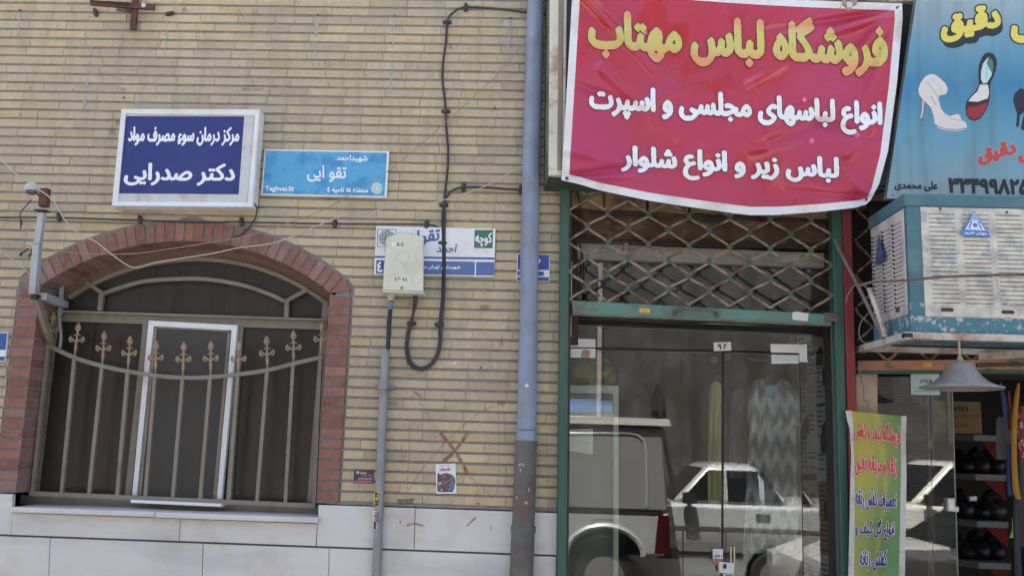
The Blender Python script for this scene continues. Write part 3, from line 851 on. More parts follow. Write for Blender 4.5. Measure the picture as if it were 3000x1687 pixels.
lettering(al, 'احمد', [a2(1300, 440), a2(1690, 435), a2(1660, 605), a2(1270, 605)], ya, inkb, .035, 'e')
line(al, [a2(112, 145), a2(480, 150), a2(475, 492), a2(110, 490), a2(112, 145)], 2.4, ya, C(70, 100, 140, .5), .0008, 'emblem_frame')
emblem(al, a2(295, 320), 24, ya, C(84, 116, 140, .5), 1.8)
for p in ((1457, 207), (250, 562), (2265, 595)):
    b = MB(); b.lathe([(.0, -.003), (.003, -.003), (.003, .0)], P(*a2(*p), ya), 8, 'y'); obj('screw', b, C(60, 60, 62), al)

ns = plate('number_plate', 'small blue house number plate half hidden behind the downpipe', [(1515, 743), (1611, 744.7), (1609.6, 825.5), (1513, 824)], -.014, .002)
nb = M('number_blue', srgb(52, 84, 152), .4, var=.06)
for c in ([(1517, 745), (1609, 746.7), (1608, 791), (1516, 790)], [(1516, 794), (1593, 795.5), (1593, 808), (1516, 807)], [(1516, 811), (1608, 812), (1607.6, 823.5), (1515, 822)]):
    patch(ns, c[::-1], -.014, nb, .0008, 'blue_field')
line(ns, [(1577, 771), (1581, 767), (1582, 762), (1579, 758)], 4, -.014, wink)
ns2 = plate('number_plate', 'small blue house number plate cut by the left picture edge', [(-70, 970), (23, 973.7), (14, 1059), (-79, 1055)], -.014, .002)
for c in ([(-68, 972.5), (20.8, 976), (16, 1025), (-72, 1022)], [(-72, 1041), (14.5, 1044), (12, 1056.6), (-76, 1053)]):
    patch(ns2, c[::-1], -.014, nb, .0008, 'blue_field')

# ------------------------------------------------------------------ meter box, conduit
YB = -.135
mbx = thing('meter_box', 'cream plastic meter box with arched top hanging over the alley sign', 'meter box', P(1185, 850, 0))
cream = M('cream_plastic', srgb(206, 208, 192), .45, var=.03, vs=6, dirt=srgb(180, 176, 156), da=.5, ds=6, dt=.6)
def boxshape(ins, y):
    pts = [(1121+ins, 851-ins), (1240.5-ins, 855-ins), (1242-ins, 696+ins)] + [(1242-ins - (1242-1132-2*ins)*k/8, 696 + ins - 11*math.sin(math.pi*k/8)) for k in range(1, 8)] + [(1132+ins, 694+ins)]
    return [P(*p, y) for p in pts]
b = MB(); r1, r2, r3 = boxshape(2.5, YB), boxshape(0, YB+.006), boxshape(0, -.02); n = len(r1)
b.add(r1 + r2 + r3, [tuple(range(n))] + [(n+i, n+(i+1)%n, (i+1)%n, i) for i in range(n)] + [(2*n+i, 2*n+(i+1)%n, n+(i+1)%n, n+i) for i in range(n)])
obj('cover', b, cream, mbx)
b = MB(); b.slab([(1120, 851.5), (1242, 856), (1242, 860), (1121, 855.5)], YB-.004, -.015, .001); obj('bottom_lip', b, cream, mbx)
b = MB(); b.slab([(1167, 679.5), (1206, 680.5), (1206, 690), (1167, 690)], -.06, -.02); obj('hanger', b, cream, mbx)
b = MB(); b.lathe([(0, -.004), (.008, -.004), (.0085, -.0), (.0085, .004)], P(1177, 843, YB), 12, 'y'); obj('lock', b, C(130, 118, 100), mbx)
kk = C(70, 74, 76, .6)
def b2_(x, y): return (1090 + x/S_, 650 + y/S_)
patch(mbx, [b2_(385, 408), b2_(385, 478), b2_(480, 478), b2_(480, 408)], YB, C(224, 226, 222), .0006, 'label')
lettering(mbx, '۵۰۸', [b2_(490, 412), b2_(632, 412), b2_(632, 478), b2_(490, 478)], YB, kk, .03)
patch(mbx, [b2_(455, 1095), b2_(455, 1172), b2_(712, 1172), b2_(712, 1095)], YB, C(220, 222, 214), .0005, 'label')
lettering(mbx, '٤٣-٤٤', [b2_(458, 1100), b2_(708, 1100), b2_(708, 1168), b2_(458, 1168)], YB, kk, .03)
for rr in (21, 16): line(mbx, circ(b2_(615, 715), rr, 20) + [(b2_(615, 715)[0]+rr, b2_(615, 715)[1])], 1.2, YB, C(186, 186, 166), .0006, 'embossed_ring')

cd = thing('conduit', 'grey steel conduit pipe rising from the plinth to the meter box', 'pipe', P(1102, 1687, -.03))
gal = M('galvanised_grey', srgb(142, 146, 150), .55, .1, var=.12, vs=5, dirt=srgb(108, 106, 102), da=.6, ds=7, dt=.54, thr=.12)
yc = -.035
def tubepx(pts, y, r, n=14): b = MB(); b.tube([P(*p, y) for p in pts], r, n); return b
obj('pipe', tubepx([(1129, 1020), (1119, 1270), (1102.5, 1687), (1098, 1800)], yc, .0235, 16), gal, cd, True)
b = MB(); b.lathe([(.0, 0), (.033, 0), (.033, .028), (.0, .028)], P(1124.5, 1140, yc), 16); obj('clamp', b, gal, cd, True)
b = MB(); b.slab([(1097, 1126), (1155, 1128), (1155, 1139), (1097, 1137)], -.02, -.0, .002); obj('clamp', b, gal, cd)
obj('hose', tubepx([(1136, 1022), (1140, 950), (1146, 880)], yc-.02, .0125), C(40, 40, 44, .5), cd, True)
obj('tape', tubepx([(1144.6, 900), (1146, 884)], yc-.02, .0132), C(96, 130, 158), cd, True)
obj('tape', tubepx([(1143.4, 906), (1144.2, 901)], yc-.02, .0134), C(96, 130, 158), cd, True)
b = MB(); b.lathe([(0, 0), (.019, 0), (.019, .02), (.024, .022), (.024, .045), (0, .045)], P(1145, 881, -.06), 14); obj('gland', b, C(176, 174, 164), cd, True)
def wrap(par, x0, y0, x1, y1, base, text, ink, name, extra=None):
    """paper sticker bent round the pipe"""
    A, B = P(x0, y0, yc), P(x1, y1, yc); mb = MB(); R = .0243
    ax = (B-A).normalized(); L_ = (B-A).length
    def fn(u, v): 
        a = math.radians(-65 + 130*v); return A + ax*(u*L_) + Vector((R*math.sin(a), -R*math.cos(a), 0))
    mb.grid(fn, 1, 8); obj(name, mb, base, par, fix=False)
    def mp(q, y, lift):
        def f2(u, v):
            a = math.radians(-50 + 92*v); return A + ax*((.97-.94*u)*L_) + Vector(((R+.0006)*math.sin(a)*-1, -(R+.0006)*math.cos(a), 0)) 
        return f2
    lettering(par, text, [(0, 0), (abs(y1-y0), 0), (abs(y1-y0), 14), (0, 14)], 0, ink, .05, mapper=mp)
wrap(cd, 1109, 1439, 1107.3, 1481, C(206, 190, 90), '۹۹۱ ۲۳', C(30, 30, 34), 'sticker')
wrap(cd, 1106.5, 1496, 1104.5, 1550, C(216, 210, 208), '۳۳۴۶۵۸۹۸', C(36, 36, 44), 'sticker')

# ------------------------------------------------------------------ downpipe
yd = -.065
dp = thing('downpipe', 'thick blue grey plastic downpipe running down into a rusty iron pipe', 'downpipe', P(1532, 1687, yd))
bluep = M('blue_grey_pvc', srgb(130, 145, 168), .5, var=.09, vs=5, dirt=srgb(116, 116, 116), da=.6, ds=4.5, dt=.57, thr=.09, streak=((26, 1, 2.2), srgb(112, 116, 124), .5))
rusty = M('rusty_iron', srgb(100, 100, 99), .75, .05, var=.3, vs=9, dirt=srgb(108, 78, 58), da=.8, ds=4, dt=.60, thr=.1, bump=.4, bs=40, streak=((22, 1, 1.5), srgb(74, 72, 70), .6))
def cen(y):   # centre line of the pipe in the photo
    ys = [-60, 0, 450, 850, 1237, 1291, 1545, 1687, 1800]; cs = [1571, 1569, 1557, 1550, 1543.5, 1541, 1533, 1527, 1522]
    return float(np.interp(y, ys, cs))
RP = .0485
obj('pvc_pipe', tubepx([(cen(y), y) for y in (-60, 125)], yd, RP, 24), bluep, dp, True)
obj('pvc_pipe', tubepx([(cen(y), y) for y in (122, 450, 852)], yd, RP+.0012, 24), bluep, dp, True)
obj('pvc_pipe', tubepx([(cen(y), y) for y in (849, 1058)], yd, RP, 24), bluep, dp, True)
obj('pvc_pipe', tubepx([(cen(y), y) for y in (1040, 1056)], yd, RP+.003, 24), bluep, dp, True)
obj('pvc_pipe', tubepx([(cen(y), y) for y in (1056, 1257)], yd, RP+.0025, 24), bluep, dp, True)
obj('pvc_pipe', tubepx([(cen(y), y) for y in (1257.5, 1292)], yd, RP+.005, 24), bluep, dp, True)
line(dp, [(cen(1257)-30, 1257), (cen(1257)-10, 1259.5), (cen(1257)+12, 1260), (cen(1257)+29, 1257.5)], 1.6, yd-RP-.0045, C(60, 56, 56), .001, 'crack')
obj('iron_pipe', tubepx([(cen(y), y) for y in (1290, 1545)], yd, RP+.0105, 24), rusty, dp, True)
obj('iron_pipe', tubepx([(cen(y), y) for y in (1540, 1558)], yd, RP+.0175, 24), rusty, dp, True)
obj('iron_pipe', tubepx([(cen(y), y) for y in (1556, 1687, 1850)], yd, RP+.013, 24), rusty, dp, True)
patch(dp, circ((1543, 1129), 6, 9)[::-1], yd-RP-.0028, C(214, 208, 196), .001, 'paint_spot')
def pmark(x, y, w, h): patch(dp, [(x, y), (x-1, y+h), (x+w-1, y+h), (x+w, y)], yd-RP-.0115, C(196, 192, 186), .001, 'paint_spot')
for x, y in ((1521, 1357), (1527, 1355), (1533, 1358), (1524, 1372), (1538, 1468), (1543, 1468), (1549, 1430), (1513, 1452)): pmark(x, y, 2.4, 8)
# faint pink maker's print along the pipe
rs = cen(700)-19
for k in range(26): line(dp, [(1528 - k*.42 + random.uniform(-.4, .4), 655 + k*12), (1528 - k*.42, 655 + k*12 + random.uniform(4, 9))], 1.5, yd-RP*.76, C(176, 138, 160), .003, 'printed_mark')
# ------------------------------------------------------------------ cables on the wall
blk = M('black_cable', srgb(52, 50, 56), .5, var=.08)
def cable(name, label, pts, r, mat, ys, k=6, group=None, n=7):
    o = MB(); sp_ = smooth_path([(*p, y) for p, y in zip(pts, ys if hasattr(ys, '__len__') else [ys]*len(pts))], k)
    o.tube([P(q[0], q[1], q[2]) for q in sp_], r, n)
    return tag(obj(name, o, mat, None, True), label, 'cable', group)
cable('cable', 'thin black cable clipped level along the bricks under the light box', [(-60, 636), (0, 637), (173, 638), (410, 646), (560, 651), (708, 651), (980, 656), (1230, 657), (1248, 658), (1275, 662), (1291, 674), (1297, 690)], .0048, blk, -.012)
cable('cable', 'black cable dropping from the downpipe top past the alley sign into a loop',
      [(1600, 44), (1530, 36), (1450, 26), (1365, 22), (1330, 36), (1311, 62), (1307, 120), (1298, 185), (1297, 240), (1304, 300), (1308, 380), (1313, 440), (1311, 500), (1303, 570), (1300, 605), (1296, 640), (1297, 700), (1298, 780), (1295, 880), (1288, 945), (1287, 1000), (1278, 1040), (1258, 1068), (1230, 1077), (1205, 1060), (1195, 1020), (1198, 980), (1207, 945), (1212, 890), (1213, 856)],
      .0068, blk, [-.01, -.014] + [-.014]*19 + [-.02]*6 + [-.03, -.05, -.07], 7, n=8)
cable('cable', 'second black cable starting mid downpipe and following the first into the loop',
      [(1560, 557), (1527, 556), (1480, 554), (1420, 549), (1360, 549), (1330, 556), (1312, 572), (1303, 595), (1303, 640), (1302, 700), (1303, 780), (1300, 880), (1293, 950), (1291, 1004), (1281, 1046), (1259, 1074), (1229, 1083), (1199, 1065), (1189, 1021), (1193, 978), (1202, 944), (1219, 890), (1219, 856)],
      .0068, blk, [-.02]*17 + [-.024]*4 + [-.05, -.07], 7, n=8)
# clips
def clip(px, py, ang, label):
    t = thing('cable_clip', label, 'cable clip', P(px, py, 0), 'black cable clips on the brick wall')
    c = P(px, py, -.012); u = Vector((math.cos(ang), 0, math.sin(ang))); w = Vector((-u.z, 0, u.x))
    b = MB(); pts = [c + u*a for a in (-.026, -.018, 0, .018, .026)]
    b.tube(pts, [.007, .0125, .014, .0125, .007], 8); obj('clip_body', b, blk, t, True)
    b = MB(); b.lathe([(0, -.004), (.005, -.004), (.005, .0)], c + u*.019 + Vector((0, -.013, 0)), 8, 'y'); obj('nail', b, C(60, 58, 60), t)
    return t
H_ = math.pi/2
for px, py, a, lab in [
    (280, 38, 1.9, 'lone black cable clip on the bricks below the left end of the rusty hanger'), (497, 41, .25, 'lone black cable clip on the bricks below the right end of the rusty hanger'),
    (173, 637, 1.8, 'black clip on the level cable right of the pale post'), (410, 644, 1.75, 'black clip on the level cable over the arch crown'),
    (708, 650, 1.7, 'black clip on the level cable by the light box tail wire'), (981, 655, 1.6, 'black clip on the level cable midway to the alley sign'),
    (1250, 658, 1.6, 'black clip on the level cable at the alley sign top'), (1310, 66, 0, 'black clip at the upper bend of the dropping cable'),
    (1365, 23, H_, 'black clip topmost on the dropping cable'), (1306, 327, 0, 'black clip halfway down the dropping cable'),
    (1300, 601, 0, 'black clip where the two cables meet above the alley sign'), (1358, 549, H_, 'black clip on the short branch near the downpipe'),
    (1525, 556, H_, 'black clip touching the downpipe edge'), (1297, 712, 0, 'black clip over the middle of the alley sign'),
    (1206, 947, 0, 'black clip on the left limb of the cable loop'), (1287, 951, 0, 'black clip on the right limb of the cable loop')]:
    clip(px, py, a, lab)
# loose strung wires
wirew = M('pale_wire', srgb(178, 168, 158), .6, var=.08)
wiret = M('tan_wire', srgb(150, 132, 120), .6, var=.08)
cable('strung_wire', 'pale sagging wire strung from the post top across the arch to the downpipe',
      [(-30, 440), (0, 466), (50, 512), (96, 543), (150, 582), (174, 618), (187, 640), (218, 675), (280, 708), (327, 745), (375, 778), (405, 784), (450, 771), (530, 757), (620, 743), (700, 726), (810, 710), (915, 667), (995, 636), (1050, 625), (1100, 618), (1140, 606), (1230, 599), (1300, 586), (1400, 555), (1462, 524), (1530, 486)],
      0.0034, wirew, list(np.linspace(-.30, -.05, 27)))
cable('strung_wire', 'thin tan wire slanting from the downpipe top down to the pale post',
      [(-20, 710), (60, 718), (134, 727), (200, 739), (310, 745), (405, 742), (500, 729), (620, 710), (700, 696), (765, 680), (840, 654), (950, 614), (1026, 569), (1135, 502), (1260, 400), (1400, 272), (1462, 214), (1540, 121), (1597, 60)],
      .0026, wiret, list(np.linspace(-.22, -.07, 19)))
cable('strung_wire', 'thin pale wire slanting off the left picture edge to the post', [(-30, 712), (0, 732), (55, 775), (91, 808)], .0030, wirew, [-.24, -.22, -.2, -.19])
# small nails, plugs and wire ends in the bricks
nailm = C(44, 40, 40)
for (px, py), lab in [((61, 33), 'rusty nail in the bricks at the upper left'), ((932, 47), 'dark nail in the bricks between hanger and downpipe'), ((1157, 50), 'dark nail in the bricks left of the dropping cable'), ((1496, 56), 'dark nail in the bricks beside the downpipe top'),
                      ((365, 288), 'rusty nail over the light box corner'), ((1450, 318), 'rusty nail level with the light box top near the downpipe'), ((1408, 1077), 'black plug in the bricks right of the cable loop'), ((1402, 1474), 'black plug in the lowest brick course')]:
    b = MB(); c = P(px, py, 0); b.lathe([(0, -.014), (.005, -.014), (.0055, -.011), (.003, -.010), (.003, .004)], c, 8, 'y')
    tag(obj('nail', b, nailm), lab, 'nail', 'nails in the brick wall')

# ------------------------------------------------------------------ rusty hanger at the top
hg = thing('iron_hanger', 'rusty iron cross shaped sign hanger bolted at the top of the brick wall', 'bracket', P(400, 40, 0))
rust = M('rusty_steel', srgb(86, 62, 54), .8, .1, var=.3, vs=14, dirt=srgb(110, 66, 44), da=.7, ds=8, dt=.52, bump=.4, bs=60)
def hbar(par, pts, w, mat=rust, nm='bar', d=.018):
    A, B = P(*pts[0]), P(*pts[1]); dd = (B-A).normalized(); nn = Vector((-dd.z, 0, dd.x))*w/2; o = Vector((0, d, 0))
    mb = MB(); mb.hexa([A-nn, B-nn, B+nn, A+nn, A-nn+o, B-nn+o, B+nn+o, A+nn+o]); return obj(nm, mb, mat, par)
hbar(hg, [(263, 8, -.16), (372, 17, -.05)], .030, nm='arm'); hbar(hg, [(263, 3, -.16), (380, 10, -.05)], .012, M('rusty_steel_dark', srgb(62, 52, 46), .8, var=.2), 'arm_top')
hbar(hg, [(368, 15, -.05), (451, 21, -.035)], .030, nm='arm')
hbar(hg, [(397, -30, -.03), (388, 86, -.03)], .034, nm='stem')
hbar(hg, [(341, 27, -.05), (372, 30, -.045)], .012, C(104, 96, 86), 'bolt')
b = MB(); b.lathe([(0, -.012), (.013, -.010), (.014, .0)], P(422, 18, -.035), 10, 'y'); obj('paint_blob', b, C(196, 204, 212), hg, True)
b = MB(); b.prism([(P(365, 28).x, P(365, 28).z), (P(386, 45).x, P(386, 45).z), (P(398, 30).x, P(398, 30).z), (P(392, 22).x, P(392, 22).z)], -.038, -.02); obj('gusset', b, rust, hg)

# ------------------------------------------------------------------ pale post with the old lamp holder
ps = thing('lamp_post', 'pale square steel tube with rusty head braced off the window grille', 'post', P(120, 870, -.2))
palep = M('pale_grey_paint', srgb(166, 172, 178), .55, var=.12, vs=6, dirt=srgb(150, 122, 96), da=.6, ds=6, dt=.6, thr=.08)
yp = -.20
def sqbar(a, b_, w, mat, nm, par=ps):
    A, B = P(*a), P(*b_); mb = MB(); mb.tube([A, B], w*.7071, 4, True, True)
    return obj(nm, mb, mat, par)
sqbar((124, 625, yp), (111, 716, yp), .033, palep, 'tube')
sqbar((110, 718, yp), (98, 862, yp), .036, palep, 'tube')
sqbar((133, 554, yp), (129, 606, yp), .042, rust, 'tube_head')
b = MB(); A = P(126, 618, yp); b.box(A.x-.035, A.x+.028, yp-.03, yp+.03, A.z-.004, A.z+.003); obj('collar_plate', b, rust, ps)
b = MB(); A = P(99, 868, yp-.024); b.box(A.x-.018, A.x+.016, yp-.0235, yp+.02, A.z-.014, A.z+.012); obj('open_end', b, C(26, 22, 20), ps)
sqbar((108, 873, yp), (149, 1003, YG-.03), .030, taupe, 'brace')
sqbar((125, 868, yp+.02), (190, 893, YW-.02), .040, palep, 'arm')
sqbar((181, 836, YW-.05), (178, 920, YW-.05), .018, palep, 'wall_strap')
b = MB(); b.tube([P(175, 880, .1), P(174, 930, .09), P(179, 985, .09), P(176, 1018, .1)], .009, 6); obj('hook_rod', b, taupe, ps, True)
lp = thing('lamp_holder', 'white porcelain lamp holder with grey neck beside the rusty post head', 'lamp holder', P(95, 560, yp))
A = P(92, 552, yp)
b = MB(); b.lathe([(.0, .034), (.020, .030), (.034, .012), (.036, -.004), (.030, -.014)], A, 16); obj('dome', b, C(186, 190, 194, .45), lp, True)
b = MB(); b.lathe([(.029, -.006), (.027, -.026), (.018, -.034), (.0, -.036)], A, 16); obj('neck', b, C(88, 88, 92, .5), lp, True)
b = MB(); b.tube([A + Vector((.02, 0, -.02)), P(128, 585, yp)], .006, 6); obj('stalk', b, rust, lp, True)
b = MB(); b.tube([P(92, 585, yp), P(75, 605, yp), P(60, 622, yp), P(59, 636, yp), P(62, 652, yp), P(60, 672, yp)], [.003]*4+[.007, .002], 6); obj('loose_wire', b, C(70, 62, 62), lp, True)
wh = thing('wire_hook', 'bent black hooks stuck in the bricks left of the pale post', 'hook', P(75, 740, 0))
for p in ([(83, 728), (70, 738), (62, 742), (60, 750)], [(93, 728), (92, 742), (84, 752)]):
    b = MB(); b.tube([P(*q, -.03) for q in p], [.004, .004, .007, .008][:len(p)], 6); obj('hook_wire', b, nailm, wh, True)

# ------------------------------------------------------------------ handbills
sb = thing('handbill', 'small dark handbill with pink and yellow print left of the conduit', 'handbill', P(1065, 1395, 0))
yh = -.0045
b = MB(); b.slab([(1037, 1376), (1094.4, 1378), (1093.4, 1415.5), (1036.5, 1414)], yh, yh+.001); obj('sheet', b, C(72, 56, 80, .6), sb)
def s7(x, y): return (700 + x/3.22, 1237 + y/3.22)
lettering(sb, 'خدمات'.replace('خ', 'ح'), [s7(1140, 458), s7(1205, 458), s7(1205, 484), s7(1140, 484)], yh, C(214, 206, 120), .05)
lettering(sb, 'لوله بازکنی', [s7(1150, 486), s7(1256, 486), s7(1256, 510), s7(1150, 510)], yh, C(206, 96, 120), .05)
patch(sb, circ(s7(1120, 470), 4.5, 10)[::-1], yh, C(186, 190, 200), .0006)
for k, (a, c, col) in enumerate([((1125, 524), (1256, 524), (150, 140, 160)), ((1120, 538), (1256, 536), (150, 140, 160)), ((1092, 556), (1256, 558), (206, 100, 120))]):
    line(sb, [s7(*a), s7(*c)], 2.6 if k < 2 else 4, yh, C(*col), .0006)
wb = thing('handbill', 'white handbill with red heading and group photo under the red cross mark', 'handbill', P(1306, 1445, 0))
b = MB(); b.slab([s7(1855, 392), s7(2043, 386), s7(2053, 668), s7(1863, 672)], yh, yh+.001); obj('sheet', b, C(222, 226, 232, .55), wb)
lettering(wb, 'دادستان', [s7(1893, 424), s7(1995, 422), s7(1995, 456), s7(1893, 458)], yh, C(158, 66, 72), .06)
line(wb, [s7(1892, 410), s7(1990, 404)], 1.5, yh, C(130, 130, 138), .0006); line(wb, [s7(1900, 456), s7(1990, 454)], 1.2, yh, C(150, 150, 158), .0006)
crowd = M('group_print', (.08, .07, .08), .6, var=.9, vs=60, dirt=srgb(150, 120, 112), da=.8, ds=75, dt=.56, thr=.05)
patch(wb, [s7(*p) for p in ((1873, 478), (1870, 640), (1880, 655), (2015, 655), (2030, 620), (2042, 560), (2036, 520), (2020, 505), (2010, 490), (1960, 476), (1930, 478), (1900, 495), (1885, 476))], yh, crowd, .0006, 'photo_print')
blues = C(96, 112, 160)
patch(wb, [s7(*p) for p in ((1990, 560), (1985, 640), (2015, 640), (2038, 575), (2030, 545))], yh, blues, .0008, 'photo_print')
patch(wb, [s7(*p) for p in ((1878, 560), (1878, 590), (1905, 590), (1905, 556))], yh, C(150, 176, 196), .0008, 'photo_print')
random.seed(5)
for k in range(26):
    x_, y_ = random.uniform(1880, 2025), random.uniform(492, 575)
    patch(wb, circ(s7(x_, y_), random.uniform(1.6, 2.6), 7)[::-1], yh, C(*random.choice([(176, 130, 112), (150, 104, 92), (120, 90, 92), (186, 150, 130)])), .0009, 'photo_print')
patch(wb, circ(s7(1912, 634), 2.4, 7)[::-1], yh, C(220, 220, 224), .001, 'photo_print')

# ------------------------------------------------------------------ sprayed marks and stains on the bricks
gf = thing('graffiti_cross', 'sprayed red cross mark on the bricks above the white handbill', 'graffiti', P(1331, 1320, 0))
def spray(par, pts, w, mat, nm='stroke', lift=.0016, jit=0.):
    """paint on brick faces, broken where the joints lie deeper"""
    mb = MB(); q = smooth_path(pts, 10)
    for u, v in zip(q[:-1], q[1:]):
        n = max(1, int(np.linalg.norm(v-u)/1.5))
        for i in range(n):
            a = u + (v-u)*i/n; c = u + (v-u)*(i+1)/n
            z = P(*((a+c)/2)).z; k = ((ZC - z)/PIT) % 1
            deep = k < JT/2/PIT or k > 1 - JT/2/PIT
            d = (c-a)/np.linalg.norm(c-a); nn = np.array((-d[1], d[0]))*w/2*(1 + random.uniform(-jit, jit))
            y_ = .0075 if deep else -.0018
            mb.add([P(*(a-nn), y_), P(*(c-nn), y_), P(*(c+nn), y_), P(*(a+nn), y_)], [(0, 1, 2, 3)])
    return obj(nm, mb, mat, par)
def film(name, c, a, sc=20.):
    """thin sprayed or run film: patchy colour over what lies under it"""
    mt = bpy.data.materials.new(name); mt.use_nodes = True; N = mt.node_tree.nodes; L = mt.node_tree.links
    b_ = N['Principled BSDF']; b_.inputs['Base Color'].default_value = (*c, 1); b_.inputs['Roughness'].default_value = .85
    tr = N.new('ShaderNodeBsdfTransparent'); mx = N.new('ShaderNodeMixShader'); no = N.new('ShaderNodeTexNoise'); no.inputs['Scale'].default_value = sc; no.inputs['Detail'].default_value = 6
    tc = N.new('ShaderNodeTexCoord'); L.new(tc.outputs['Object'], no.inputs[0])
    mr = N.new('ShaderNodeMapRange'); L.new(no.outputs[0], mr.inputs[0]); mr.inputs[1].default_value = .3; mr.inputs[2].default_value = .65; mr.inputs[3].default_value = a*.35; mr.inputs[4].default_value = a
    L.new(mr.outputs[0], mx.inputs[0]); L.new(tr.outputs[0], mx.inputs[1]); L.new(b_.outputs[0], mx.inputs[2]); L.new(mx.outputs[0], N['Material Output'].inputs[0])
    return mt
redf = film('red_spray', srgb(182, 62, 52), .66); redf2 = film('red_spray_haze', srgb(170, 80, 62), .3)
brf = film('brown_run', srgb(150, 104, 60), .36, 40); whf = film('white_splash', srgb(226, 224, 218), .8, 60)
spray(gf, [(1285, 1260), (1305, 1285), (1333, 1322), (1352, 1352), (1369, 1385)], 7.5, redf)
spray(gf, [(1376, 1262), (1350, 1297), (1330, 1324), (1312, 1340), (1291, 1355)], 8, redf, lift=.002)
spray(gf, [(1285, 1260), (1333, 1322), (1369, 1386)], 13, redf2, 'overspray'); spray(gf, [(1376, 1260), (1330, 1324), (1290, 1356)], 13, redf2, 'overspray')
stn = thing('stain_marks', 'brown scrawled runs and white splashes on the bricks around the red cross mark', 'stain', P(1400, 1250, 0))
for pts, w in [([(1193, 1440), (1240, 1370), (1300, 1300), (1370, 1235), (1420, 1200), (1470, 1182)], 3.2), ([(1190, 1460), (1197, 1340), (1199, 1240)], 2.0), ([(1206, 1160), (1240, 1190), (1262, 1230), (1290, 1270)], 2.4),
               ([(1460, 1180), (1461, 1300), (1460, 1420), (1440, 1470)], 2.2), ([(1210, 1145), (1225, 1155), (1235, 1165)], 8), ([(1455, 1180), (1480, 1183)], 11), ([(1300, 1190), (1318, 1200), (1330, 1188)], 2.2), ([(1380, 1390), (1400, 1430), (1390, 1460)], 2),
               ([(1440, 1452), (1380, 1400), (1350, 1395)], 1.8), ([(1180, 1095), (1205, 1098), (1226, 1092)], 2.4), ([(1302, 980), (1312, 984), (1318, 976)], 2.6)]:
    spray(stn, pts, w, brf, 'brown_run', jit=.4)
for pts, w in [([(1185, 990), (1184, 1000)], 5), ([(1215, 985), (1222, 992)], 3), ([(1328, 1045), (1332, 1060), (1330, 1078)], 7), ([(1372, 1042), (1380, 1040)], 5), ([(1420, 1070), (1421, 1080)], 4), ([(1450, 1062), (1453, 1075)], 5), ([(1296, 957), (1301, 948)], 5), ([(1376, 1068), (1377, 1082)], 3), ([(1408, 1127), (1411, 1132)], 3),
               ([(1200, 1073), (1212, 1082), (1228, 1078)], 2.2), ([(1152, 1290), (1163, 1280)], 6)]:
    spray(stn, pts, w, whf, 'white_splash', jit=.5)
orf = film('orange_run', srgb(176, 138, 82), .7, 60)
for pts, w in [([(1367, 1540), (1380, 1528), (1394, 1515)], 6), ([(1437, 1538), (1438, 1550)], 4), ([(1192, 1538), (1215, 1532), (1240, 1540)], 7), ([(1173, 1524), (1172, 1532)], 4)]:
    mbx_ = line(stn, pts, w, -.006, orf, .0008, 'orange_run')
mk = thing('scratch_marks', 'small dark scratches and soot marks scattered over the tan bricks', 'stain', P(900, 300, 0))
darkf = film('soot_mark', srgb(92, 80, 70), .55, 60); greyf = film('grey_smudge', srgb(120, 116, 112), .4, 14)
random.seed(21)
for px, py in ((462, 125), (745, 30), (915, 186), (935, 184), (950, 182), (968, 188), (1226, 193), (863, 60), (700, 190), (820, 345), (1070, 215), (1105, 240), (1180, 60), (1340, 130), (1395, 240), (600, 95), (150, 180), (60, 330), (215, 260), (905, 630), (1380, 640), (1440, 930), (1040, 620)):
    spray(mk, [(px, py), (px+random.uniform(-5, 5), py+random.uniform(7, 15))], random.uniform(1.6, 3.2), darkf, 'scratch', jit=.4)
for px, py, w, h in ((360, 262, 16, 10), (330, 390, 22, 26), (345, 360, 14, 18), (90, 258, 7, 7), (700, 40, 12, 20), (540, 28, 12, 14), (1420, 900, 26, 14), (1150, 1180, 24, 14), (1470, 1000, 16, 30), (1320, 640-500, 10, 16), (740, 262, 60, 8)):
    spray(mk, [(px-w/2, py), (px, py+2), (px+w/2, py-1)], h, greyf, 'smudge', jit=.6)
hw = thing('scribble', 'black felt pen scribble on the lowest bricks beside the conduit', 'graffiti', P(1188, 1470, 0))
lettering(hw, '۰۹۱۲۷۵۳۳', [s7(1488, 722), s7(1650, 716), s7(1650, 752), s7(1488, 756)], -.0022, C(56, 50, 46), .03)
line(hw, [s7(1500, 764), s7(1560, 766), s7(1645, 754)], 1.8, -.0022, C(56, 50, 46), .0006, 'underline')
# ------------------------------------------------------------------ old sign box over the first shop
bx = thing('sign_box', 'old green sided sign box with cream front frame behind the red banner', 'sign', P(1610, 515, -.2))
crm = M('cream_frame', srgb(204, 200, 186), .5, var=.08, vs=5, dirt=srgb(150, 110, 76), da=.75, ds=5, dt=.62, thr=.06)
dgr = M('dull_green_paint', srgb(104, 116, 106), .6, var=.12, vs=5, dirt=srgb(70, 66, 56), da=.5, ds=4, dt=.56)
dgr2 = M('dark_green_sheet', srgb(64, 72, 62), .7, var=.12, vs=5)
yb_ = -.25
def W4(a, b_, c, d): return [a, b_, c, d]
FL0, FL1 = P(1608, 514, yb_), P(1612, -80, yb_)
BL0, BL1 = P(1593, 560, -.03), P(1600, -80, -.03)
FR0 = P(2600, 556, yb_)
b = MB(); b.hexa([BL0, FL0, FL1, BL1] + [q + Vector((.012, .0, 0)) for q in (BL0, FL0, FL1, BL1)]); obj('side_sheet', b, dgr, bx)
b = MB(); BR0 = Vector((FR0.x, -.03, BL0.z)); zz = Vector((0, 0, .012)); b.hexa([FL0, FR0, BR0, BL0] + [q + zz for q in (FL0, FR0, BR0, BL0)]); obj('bottom_sheet', b, dgr2, bx)
b = MB(); b.slab([(1611, -80), (1662, -80), (1655, 515), (1607, 513)], yb_-.012, yb_+.03, .004); obj('front_frame', b, crm, bx)
